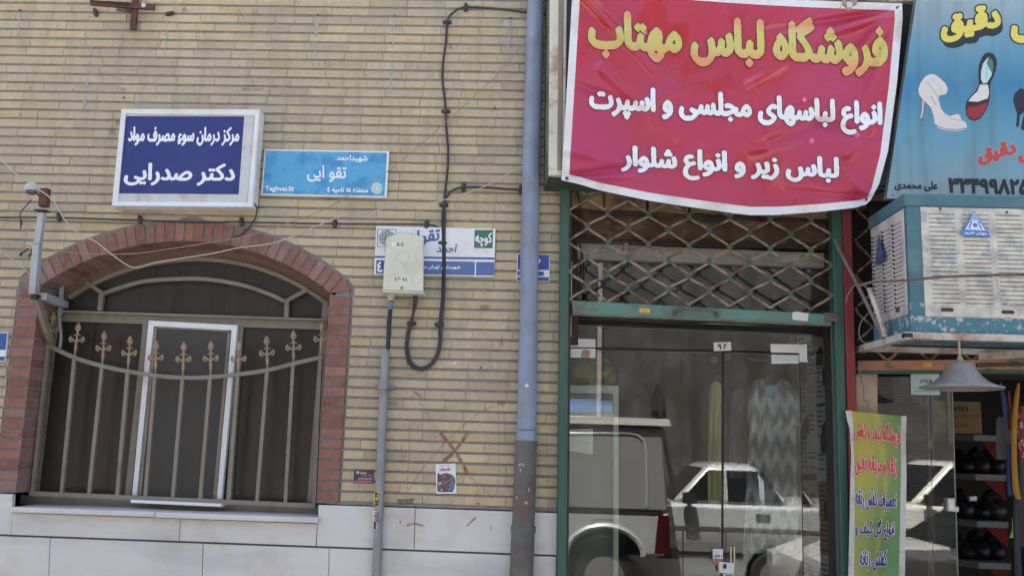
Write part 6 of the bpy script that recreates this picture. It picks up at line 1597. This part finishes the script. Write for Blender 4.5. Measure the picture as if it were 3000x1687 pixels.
lettering(cb, 'SHOES', [(2790, 1242), (2834, 1242), (2834, 1250), (2790, 1250)], ysf+.02, C(60, 50, 42), .03)
for y_ in (1216, 1222): line(cb, [(2742, y_), (2876, y_-1)], 2, ysf+.02, C(60, 48, 38), .0006, 'print_line')
# things hanging at the right
def strap(name, label, cat, pts, w0, mat, y, lab2=None):
    q = smooth_path(pts, 5); b = MB(); vs = []; n = len(q)
    for i, p in enumerate(q):
        k = i/(n-1); w = np.interp(k, np.linspace(0, 1, len(w0)), w0)
        for j in range(5): u = j/4-.5; vs.append(P(p[0]+w*u, p[1], y - .012*math.cos(u*3.14) + .006*math.sin(i*.5)))
        for j in range(5): u = .5-j/4; vs.append(P(p[0]+w*u, p[1], y + .008))
    b.add(vs, [(i*10+j, i*10+(j+1)%10, (i+1)*10+(j+1)%10, (i+1)*10+j) for i in range(n-1) for j in range(10)] + [tuple(range(10)), tuple((n-1)*10+j for j in range(9, -1, -1))])
    return tag(obj(name, b, mat, None, True), label, cat)
strap('scarf', 'yellow folded scarf hanging at the right edge of the shoe shop', 'scarf', [(2984, 1122), (2979, 1160), (2973, 1230), (2971, 1330), (2974, 1400), (2978, 1440), (2984, 1462)], [8, 15, 17, 17, 18, 20, 16], M('yellow_cloth', srgb(150, 108, 20), .7, var=.1), .0)
strap('scarf', 'dark blue strap bag hanging left of the yellow scarf', 'bag', [(2932, 1120), (2937, 1150), (2944, 1190), (2948, 1225)], [6, 13, 17, 14], M('blue_cloth', srgb(44, 60, 116), .7, var=.1), .03)
strap('scarf', 'blue cloth end showing beside the foot of the yellow scarf', 'cloth', [(2956, 1300), (2958, 1380), (2962, 1452)], [10, 18, 20], M('blue_cloth2', srgb(26, 50, 98), .7), .02)
strap('scarf', 'dark red cloth hanging between the blue bag and the yellow scarf', 'cloth', [(2953, 1145), (2957, 1200), (2960, 1260)], [10, 16, 14], M('maroon_cloth', srgb(96, 26, 22), .7), .06)
strap('insole_board', 'dark grey board with round holes hanging inside the shoe shop', 'board', [(2934, 1220), (2940, 1240), (2941, 1300), (2939, 1345)], [20, 44, 46, 40], M('grey_board', srgb(74, 76, 76), .7), .10)
strap('bag', 'red and white patterned bag at the far right edge of the shoe shop', 'bag', [(2994, 1190), (2994, 1240), (2998, 1300), (3000, 1340)], [16, 26, 30, 30], M('red_white_cloth', srgb(118, 24, 26), .7, var=.1, dirt=srgb(160, 160, 164), da=.9, ds=30, dt=.57, thr=.03), .02)
strap('bag', 'black shoulder bag hanging under the red and white bag', 'bag', [(2990, 1330), (2992, 1390), (2996, 1470), (3000, 1600)], [18, 26, 34, 40], M('black_bag', srgb(26, 26, 28), .5), .05)
strap('lace_bundle', 'dark bundle of laces hanging below the yellow scarf', 'laces', [(2976, 1462), (2978, 1540), (2982, 1640), (2986, 1760)], [14, 18, 20, 22], M('lace_dark', srgb(42, 44, 56), .7, var=.5, vs=60, stretch=(3, 1, .3)), .04)
strap('tassel', 'small lime green tassel left of the lace bundle', 'tassel', [(2966, 1515), (2966, 1550), (2962, 1575)], [2, 4, 14], M('lime_cloth', srgb(132, 156, 60), .7), .04)

# ------------------------------------------------------------------ narrow green and yellow banner
YN = -.12
nb_ = thing('shop_banner', 'narrow green and yellow vinyl banner with red and blue writing tied to the red post', 'banner', P(2570, 1800, YN))
def nd(px, py): return YN + .012*math.sin(py*.012) + .008*math.sin(px*.05 + py*.006) + .02*max(0, (2500-px)/30)
def npt(px, py, l=0.): return P(px, py, nd(px, py) - l)
def nmap(q, y, lift): f = qpx(q); return lambda u, v: npt(*f(u, v), lift*2+.003)
def edge(tab, y): return float(np.interp(y, [a for a, _ in tab], [c for _, c in tab]))
LFT = [(1194, 2476), (1230, 2481), (1255, 2490), (1290, 2491), (1330, 2494), (1420, 2491), (1520, 2489), (1687, 2485), (1800, 2480)]
LIN = [(1194, 2494), (1237, 2499), (1290, 2500), (1420, 2504), (1687, 2502), (1800, 2500)]
RIN = [(1194, 2640), (1400, 2639), (1687, 2634), (1800, 2632)]; RGT = [(1194, 2656), (1290, 2654), (1400, 2656), (1687, 2651), (1800, 2649)]
def topy(x): return 1196 + (x-2476)*.098
b = MB(); cc_ = []
def ngr(u, v):
    py = 1202 + (1800-1202)*(1-v); a, c = edge(LIN, py), edge(RIN, py); px = a + (c-a)*u
    py2 = py + max(0, (topy(px)-1196))*max(0, 1-(py-1202)/160)
    k = u*1.2 + .25*math.sin(py*.013) - .12; k2 = max(0, math.exp(-((u-.55-.12*math.sin(py*.01))/.06)**2))
    ye, g_ = np.array(srgb(164, 156, 66)), np.array(srgb(90, 136, 78)); t = min(1, max(0, k)); cl = ye*(1-t)+g_*t
    cl = cl*(1-.5*k2*(u > .3)) + np.array(srgb(180, 178, 76))*.5*k2*(u > .3); dp_ = min(1, max(0, (py-1400)/300)); cl = cl*(1-.35*dp_) + np.array(srgb(62, 122, 84))*.35*dp_
    cc_.append((*cl, 1)); return npt(px, py2)
b.grid(ngr, 24, 60); b.col['ink'] = cc_
obj('field', b, M('banner_print', (.4, .5, .2), .38, var=.05, attr='ink'), nb_, True, fix=False)
vw2 = M('banner_hem', srgb(186, 186, 184), .45, var=.12, vs=8, dirt=srgb(130, 122, 110), da=.5, ds=9, dt=.58)
for Ta, Tb in ((LFT, LIN), (RIN, RGT)):
    b = MB(); b.grid(lambda u, v: npt(edge(Ta, 1202+598*(1-v))*(1-u) + edge(Tb, 1202+598*(1-v))*u, 1202+598*(1-v) + max(0, topy(edge(Ta, 1202))-1196)*max(0, 1-(598*(1-v))/160)), 3, 60); obj('hem', b, vw2, nb_, True, fix=False)
rdi = C(196, 62, 66, .38); bli = C(46, 54, 130, .38); wo_ = C(216, 212, 200, .38)
NK = dict(parent=nb_, mapper=nmap, bold=.062, nibk='d', nx=.9, border=1.9, bmat=wo_)
lettering(text='فروشگاه کیف و کفش', q=[(2503, 1226), (2637, 1243), (2637, 1311), (2503, 1291)], mat=rdi, **NK)
lettering(text='زنانه و مردانه دقیق', q=[(2505, 1322), (2628, 1336), (2628, 1405), (2505, 1391)], mat=rdi, **NK)
lettering(text='تعمیرات کفش زنانه', q=[(2506, 1428), (2626, 1438), (2626, 1500), (2506, 1492)], mat=bli, **NK)
lettering(text='انواع گل کیف و', q=[(2505, 1518), (2620, 1523), (2620, 1584), (2505, 1580)], mat=bli, **NK)
lettering(text='کفش زنانه', q=[(2518, 1606), (2598, 1608), (2598, 1672), (2518, 1670)], mat=bli, **NK)

# ------------------------------------------------------------------ vehicles parked along the far side (seen in the glass)
rubber = M('tyre_rubber', (.02, .02, .02), .8); silver = M('silver_paint', srgb(196, 200, 204), .32, .25, var=.02, coat=.4); whitec = M('white_car_paint', srgb(226, 226, 220), .3, var=.02, coat=.4)
cglass = M('car_glass', (.012, .014, .016), .08); trim = M('black_trim', (.02, .02, .021), .5); hubm = M('hub_silver', srgb(150, 150, 150), .4, .5); redl = M('tail_red', srgb(70, 12, 12), .2); amber = M('amber_lens', srgb(206, 120, 30), .2)
def wheel(par, x, y, r, side):
    w = MB(); pr = [(r*.62, -.09), (r*.93, -.095), (r, -.07), (r, .07), (r*.93, .095), (r*.62, .09)]; w.lathe(pr, (x, y, r-.13), 28, 'y'); wo2 = obj('wheel', w, rubber, par, True)
    w = MB(); w.lathe([(0, -.02), (r*.2, -.03), (r*.25, -.012), (r*.58, -.0), (r*.63, -.02), (r*.63, .05), (0, .05)], (x, y + side*.075, r-.13), 24, 'y'); obj('rim', w, hubm, wo2, True)
    for k in range(12):
        a = k*math.pi/6; w = MB(); w.lathe([(0, -.003), (r*.06, -.003), (r*.06, .003)], (x + r*.45*math.cos(a), y + side*.088, r-.13+r*.45*math.sin(a)), 6, 'y'); obj('rim_hole', w, trim, wo2)
def body_mesh(prof, hw, round_=.05):
    """side outline (x, z) given ccw, carried across the width with rounded shoulders"""
    pr = np.array(prof, float); n = len(pr); nx_ = np.roll(pr, -1, 0); pv_ = np.roll(pr, 1, 0); tg = nx_-pv_; nn = np.stack([tg[:,1], -tg[:,0]], 1); nn /= np.linalg.norm(nn, axis=1)[:,None]+1e-9
    b = MB(); L_ = []
    for y, ins in ((-hw, round_*1.0), (-hw+.02, round_*.45), (-hw+.07, 0), (hw-.07, 0), (hw-.02, round_*.45), (hw, round_)):
        for p, m_ in zip(pr, nn): L_.append((p[0]-m_[0]*ins, y, p[1]-m_[1]*ins))
    fs = [(k*n+i, k*n+(i+1)%n, (k+1)*n+(i+1)%n, (k+1)*n+i) for k in range(5) for i in range(n)] + [tuple(range(n-1, -1, -1)), tuple(5*n+i for i in range(n))]
    b.add(L_, fs); return b
def arch(cx, r, z0, n=9): return [(cx + r*math.cos(a), z0 + r*math.sin(a)) for a in np.linspace(math.pi, 0, n)]
def car(name, label, cat, x0, yside, paint, d):
    """three box car whose nose points to -x; yside = the flank facing the shops (+y)"""
    hw = d.get('hw', .80); root = thing(name, label, cat, (x0, yside-hw, -.13)); Lr = d['len']; zr, zb_, zs = d['roof'], d['belt'], .20
    xf_, xr_ = d['fw'], d['rw']; R = .33
    def sh(pts): return [(x0+a, z-.13) for a, z in pts]
    low = [(0.05, zs+.1), (.10, zs), (xf_-R-.02, zs)] + arch(xf_, R, zs+.12) + [(xf_+R+.02, zs), (xr_-R-.02, zs)] + arch(xr_, R, zs+.12) + [(xr_+R+.02, zs), (Lr-.10, zs+.04), (Lr-.02, zs+.25), (Lr, d['deck']-.15), (Lr-.05, d['deck']), (d['c1'], zb_+.01), (d['a0'], zb_+.01), (.35, d['hood']-.02), (.04, d['hood']-.14), (0, d['hood']-.3)]
    b = body_mesh(sh(low), hw); b.v = [(x, y+yside-hw, z) for x, y, z in b.v]; bo = obj('body', b, paint, root, True)
    # cabin
    b = MB(); gi = .13; cab_ = [(d['a0'], zb_), (d['c1'], zb_), (d['c0'], zr), (d['a1'], zr)]
    mids = []
    for (y, s_) in ((yside-.03, -1), (yside-2*hw+.03, 1)):
        for (cx_, cz_) in cab_:
            top = cz_ > zb_ + .1; mids.append((x0+cx_, y + (s_*gi if top else 0), cz_-.13))
    b.add(mids, [(0,1,2,3), (7,6,5,4), (0,4,5,1), (1,5,6,2), (2,6,7,3), (3,7,4,0)]); cb_o = obj('cabin', b, paint, root, True); bv_ = cb_o.modifiers.new('round', 'BEVEL'); bv_.width = .075; bv_.segments = 4; bv_.limit_method = 'ANGLE'; bv_.angle_limit = .3
    b = MB(); b.bev([(x0+d['a1']-.02, 0, 0)]*0 or [(x0+d['a1']+.06, yside-2*hw+.22, zr-.16), (x0+d['c0']-.06, yside-2*hw+.22, zr-.16), (x0+d['c0']-.06, yside-2*hw+.22, zr-.115), (x0+d['a1']+.06, yside-2*hw+.22, zr-.115)], .02, 2*hw-.44); obj('roof', b, paint, root, True)
    def sidepoint(cx_, cz_, o=.006):
        k = (cz_-zb_)/(zr-zb_); return (x0+cx_, yside-.03-gi*k+o, cz_-.13)
    tz, bz = zr-.07, zb_+.035
    def ax_(z): return d['a0'] + (d['a1']-d['a0'])*(z-zb_)/(zr-zb_)
    def cx2(z): return d['c1'] + (d['c0']-d['c1'])*(z-zb_)/(zr-zb_)
    cuts = d['wins']
    for a, c in zip(cuts[:-1], cuts[1:]):
        al = ax_(bz)+.09 if a is None else a+.03; at = ax_(tz)+.07 if a is None else a+.03
        bl_ = cx2(bz)-.07 if c is None else c-.03; bt = cx2(tz)-.05 if c is None else c-.03
        b = MB(); b.add([sidepoint(al, bz), sidepoint(bl_, bz), sidepoint(bt, tz), sidepoint(at, tz)], [(0, 1, 2, 3)]); obj('side_window', b, cglass, root, fix=False)
    for (ca, cb_, nm) in (((d['a0'], zb_), (d['a1'], zr), 'windscreen'), ((d['c1'], zb_), (d['c0'], zr), 'rear_window')):
        b = MB(); s_ = -.008 if nm == 'windscreen' else .008
        def wp(k, yy): 
            gz = gi*k; return (x0+ca[0]+(cb_[0]-ca[0])*k+s_, (yside-.09-gz) if yy else (yside-2*hw+.09+gz), ca[1]+(cb_[1]-ca[1])*k-.13+.004)
        b.add([wp(.08, 0), wp(.08, 1), wp(.9, 1), wp(.9, 0)], [(0, 1, 2, 3)]); obj(nm, b, cglass, root, fix=False)
    for x_ in d['seams']:
        b = MB(); b.box(x0+x_-.006, x0+x_+.006, yside-.004, yside+.0015, zs+.02-.13, zb_-.03-.13); obj('door_seam', b, trim, root)
    b = MB(); b.bev([(x0+.5, yside+.014, .27), (x0+Lr-.35, yside+.014, .27), (x0+Lr-.35, yside+.014, .33), (x0+.5, yside+.014, .33)], .008, -.02) if False else b.box(x0+xf_+R+.06, x0+xr_-R-.06, yside-.004, yside+.016, .40, .45); obj('rub_strip', b, trim, root)
    zc_ = zb_-.13-.27; b = MB(); n_ = 2
    b.add([(x0+xx, yy, zz) for xx in (.30, Lr-.12) for yy, zz in ((yside-.03, zb_-.13-.01), (yside+.004, zb_-.13-.05), (yside+.030, zc_), (yside+.003, zc_-.05), (yside-.05, zc_-.04))],
          [(k, k+1, k+6, k+5) for k in range(4)] + [(0, 1, 2, 3, 4), (9, 8, 7, 6, 5)]); obj('shoulder', b, paint, root)
    for x_ in d['handles']:
        b = MB(); b.box(x0+x_-.09, x0+x_+.09, yside-.004, yside+.032, zb_-.13-.19, zb_-.13-.10); obj('door_handle', b, trim, root)
    for s_, yy in ((1, yside-.10), (-1, yside-2*hw+.10)):
        wheel(root, x0+xf_, yy, .30, s_); wheel(root, x0+xr_, yy, .30, s_)
    b = MB(); b.tube([(x0+d['a0']+.22, yside-.02, zb_-.08), (x0+d['a0']+.19, yside+.13, zb_-.05)], .03, 8); b.bev([(x0+d['a0']+.12, yside+.07, zb_-.12), (x0+d['a0']+.28, yside+.07, zb_-.12), (x0+d['a0']+.28, yside+.07, zb_+.01), (x0+d['a0']+.12, yside+.07, zb_+.01)], .02, .14); obj('door_mirror', b, trim, root, True)
    b = MB(); b.box(x0-.06, x0+.12, yside-2*hw+.05, yside-.05, .12, .34); obj('front_bumper', b, trim, root); b = MB(); b.box(x0+Lr-.12, x0+Lr+.06, yside-2*hw+.05, yside-.05, .12, .36); obj('rear_bumper', b, trim, root)
    for yy in (yside-.28, yside-2*hw+.06):
        b = MB(); b.box(x0-.012, x0+.03, yy, yy+.22, d['hood']-.42, d['hood']-.28); obj('headlight', b, M('lamp_glass', srgb(200, 206, 210), .1), root); b = MB(); b.box(x0+Lr-.03, x0+Lr+.012, yy, yy+.22, d['deck']-.42, d['deck']-.24); obj('tail_light', b, redl, root)
    b = MB(); b.box(x0+xf_-.62, x0+xf_-.50, yside-.01, yside+.004, .42, .48); obj('side_lamp', b, amber, root)
    return root
VG = 2*YGL          # mirror image depth of the glass: a thing at -d is seen as if at VG + d
def VX(px, py, d): return P(px, py, VG + d).x
def VZ(px, py, d): return P(px, py, VG + d).z
yB = 6.3
xrw = VX(2270, 1600, yB)
car('parked_car', 'silver three box car parked across the street, reflected in the glass doors', 'car', xrw-3.25, -yB, silver,
    dict(len=4.0, fw=.80, rw=3.25, roof=VZ(2150, 1362, yB)+.13, belt=VZ(2150, 1478, yB)+.13, deck=VZ(2330, 1470, yB)+.13, hood=VZ(1980, 1490, yB)+.13,
         a0=VX(1968, 1480, yB)-(xrw-3.25), a1=VX(2080, 1380, yB)-(xrw-3.25), c0=VX(2222, 1380, yB)-(xrw-3.25), c1=VX(2322, 1470, yB)-(xrw-3.25),
         wins=[None, VX(2128, 1430, yB)-(xrw-3.25), VX(2236, 1430, yB)-(xrw-3.25), None], seams=[VX(2001, 1550, yB)-(xrw-3.25), VX(2126, 1550, yB)-(xrw-3.25)], handles=[VX(2234, 1498, yB)-(xrw-3.25)]))
yC = 6.2; xC0 = VX(2665, 1470, yC) - 1.05
car('parked_car', 'white car with dark windows parked across the street, reflected in the shoe shop glass', 'car', xC0, -yC, whitec,
    dict(len=4.1, fw=.78, rw=3.2, roof=VZ(2730, 1352, yC)+.13, belt=VZ(2700, 1480, yC)+.13, deck=1.02, hood=1.0, a0=1.05, a1=1.62, c0=3.0, c1=3.5, wins=[None, 2.15, 2.9, None], seams=[1.25, 2.15], handles=[2.0, 2.8]))
yD = 3.0; xD0 = 2.40
car('parked_car', 'white car nearest the kerb, its bonnet reflected low in the shoe shop glass', 'car', xD0, -yD, whitec,
    dict(len=4.1, fw=.78, rw=3.2, roof=1.42, belt=.98, deck=1.0, hood=.97, a0=1.30, a1=1.95, c0=3.0, c1=3.5, wins=[None, 2.3, 2.9, None], seams=[1.45, 2.3], handles=[2.15, 2.8]))
# pickup with a tall canopy
yP = 5.35
pk = thing('pickup_truck', 'silver pickup truck with tall canopy parked across the street, reflected in the left glass door', 'pickup truck', (VX(1800, 1600, yP), -yP-.85, -.13))
xR = VX(1958, 1500, yP); hwp = .86; ypc = -yP - hwp
zc1, zc0 = VZ(1850, 1232, yP), VZ(1850, 1497, yP); zb0 = VZ(1850, 1628, yP)
xwh = VX(1772, 1600, yP); R = .40; zw = zb0 + .02
low = [(xR-4.9, zb0), (xwh-R-.02, zb0)] + [(xwh + R*math.cos(a), zw-.02 + R*.72*math.sin(a)) for a in np.linspace(math.pi, 0, 11)] + [(xwh+R+.02, zb0), (xR-.03, zb0), (xR, zb0+.2), (xR, zc0-.01), (xR-2.35, zc0-.01), (xR-2.4, zc0+.02), (xR-3.6, zc0), (xR-4.8, zc0-.12), (xR-4.95, zb0+.2)]
b = body_mesh(low, hwp, .04); b.v = [(x, y+ypc, z) for x, y, z in b.v]; obj('body', b, silver, pk, True)
can = [(xR-2.3, zc0), (xR-.02, zc0), (xR+.0, zc0+.1), (xR-.06, zc1-.10), (xR-.10, zc1-.02), (xR-2.3, zc1-.02)]
b = body_mesh(can, hwp-.02, .03); b.v = [(x, y+ypc, z) for x, y, z in b.v]; cano = obj('canopy', b, M('canopy_silver', srgb(150, 152, 152), .4, .15, var=.04), pk, True)
b = MB(); b.bev([(xR-2.35, ypc-hwp-.02, zc1-.05), (xR+.03, ypc-hwp-.02, zc1-.05), (xR-.0, ypc-hwp-.02, zc1+.03), (xR-2.35, ypc-hwp-.02, zc1+.05)], .02, 2*hwp+.06); obj('roof_lip', b, whitec, cano)
xv0, xv1 = VX(1735, 1240, yP), VX(1940, 1240, yP); zv = VZ(1850, 1242, yP)
b = MB(); b.box(xv0, xv1, ypc+hwp-.03, ypc+hwp-.012, zv-.055, zv+.0); obj('vent_slot', b, trim, cano)
ml = [(1620, 1268), (1840, 1268), (1868, 1274), (1885, 1290), (1893, 1315), (1895, 1400), (1895, 1484)]
b = MB(); b.tube([Vector((VX(*p, yP), ypc+hwp-.018, VZ(*p, yP))) for p in ml], .016, 6); obj('panel_moulding', b, silver, cano, True)
b = MB(); b.box(xR-2.3, xR-.06, ypc+hwp-.03, ypc+hwp+.004, zc0-.035, zc0+.0); obj('canopy_seal', b, trim, pk)
b = MB(); b.bev([(xR-.16, ypc+hwp+.008, VZ(1940, 1620, yP)), (xR+.004, ypc+hwp+.008, VZ(1940, 1620, yP)), (xR+.004, ypc+hwp+.008, zc0-.03), (xR-.12, ypc+hwp+.008, zc0-.03)], .008, -.0+.06); obj('tail_light', b, redl, pk)
fx, fz = VX(1770, 1545, yP), VZ(1770, 1545, yP)
b = MB(); b.tube([Vector((fx + .125*math.copysign(abs(math.cos(a))**.4, math.cos(a)), ypc+hwp+.001, fz + .095*math.copysign(abs(math.sin(a))**.4, math.sin(a)))) for a in np.linspace(0, 6.283, 25)], .004, 5); obj('fuel_flap', b, trim, pk)
b = MB(); b.lathe([(0, .012), (.016, .01), (.018, 0)], (fx+.1, ypc+hwp, fz), 10, 'y'); obj('flap_lock', b, chrome, pk)
arcx = [(xwh + (R+.035)*math.cos(a), zw-.02 + (R+.035)*.74*math.sin(a)) for a in np.linspace(math.pi, 0, 15)]
b = MB(); b.tube([Vector((x, ypc+hwp, z)) for x, z in arcx], .035, 6); obj('wheel_arch_lip', b, silver, pk, True)
cabp = [(xR-3.75, zc0+.0), (xR-2.42, zc0+.0), (xR-2.45, zc1-.35), (xR-3.2, zc1-.35)]
b = body_mesh(cabp, hwp-.03, .05); b.v = [(x, y+ypc, z) for x, y, z in b.v]; obj('cab', b, silver, pk, True)
b = MB(); b.add([(xR-3.55, ypc+hwp-.025, zc0+.06), (xR-2.55, ypc+hwp-.025, zc0+.06), (xR-2.57, ypc+hwp-.025, zc1-.42), (xR-3.15, ypc+hwp-.025, zc1-.42)], [(0, 1, 2, 3)]); obj('side_window', b, cglass, pk, fix=False)
for s_, yy in ((1, ypc+hwp-.13), (-1, ypc-hwp+.13)):
    wheel(pk, xwh, yy, .36, s_); wheel(pk, xR-4.25, yy, .36, s_)
b = MB(); b.box(xR-.1, xR+.12, ypc-hwp+.05, ypc+hwp-.05, zb0-.02, zb0+.1); obj('rear_bumper', b, trim, pk)
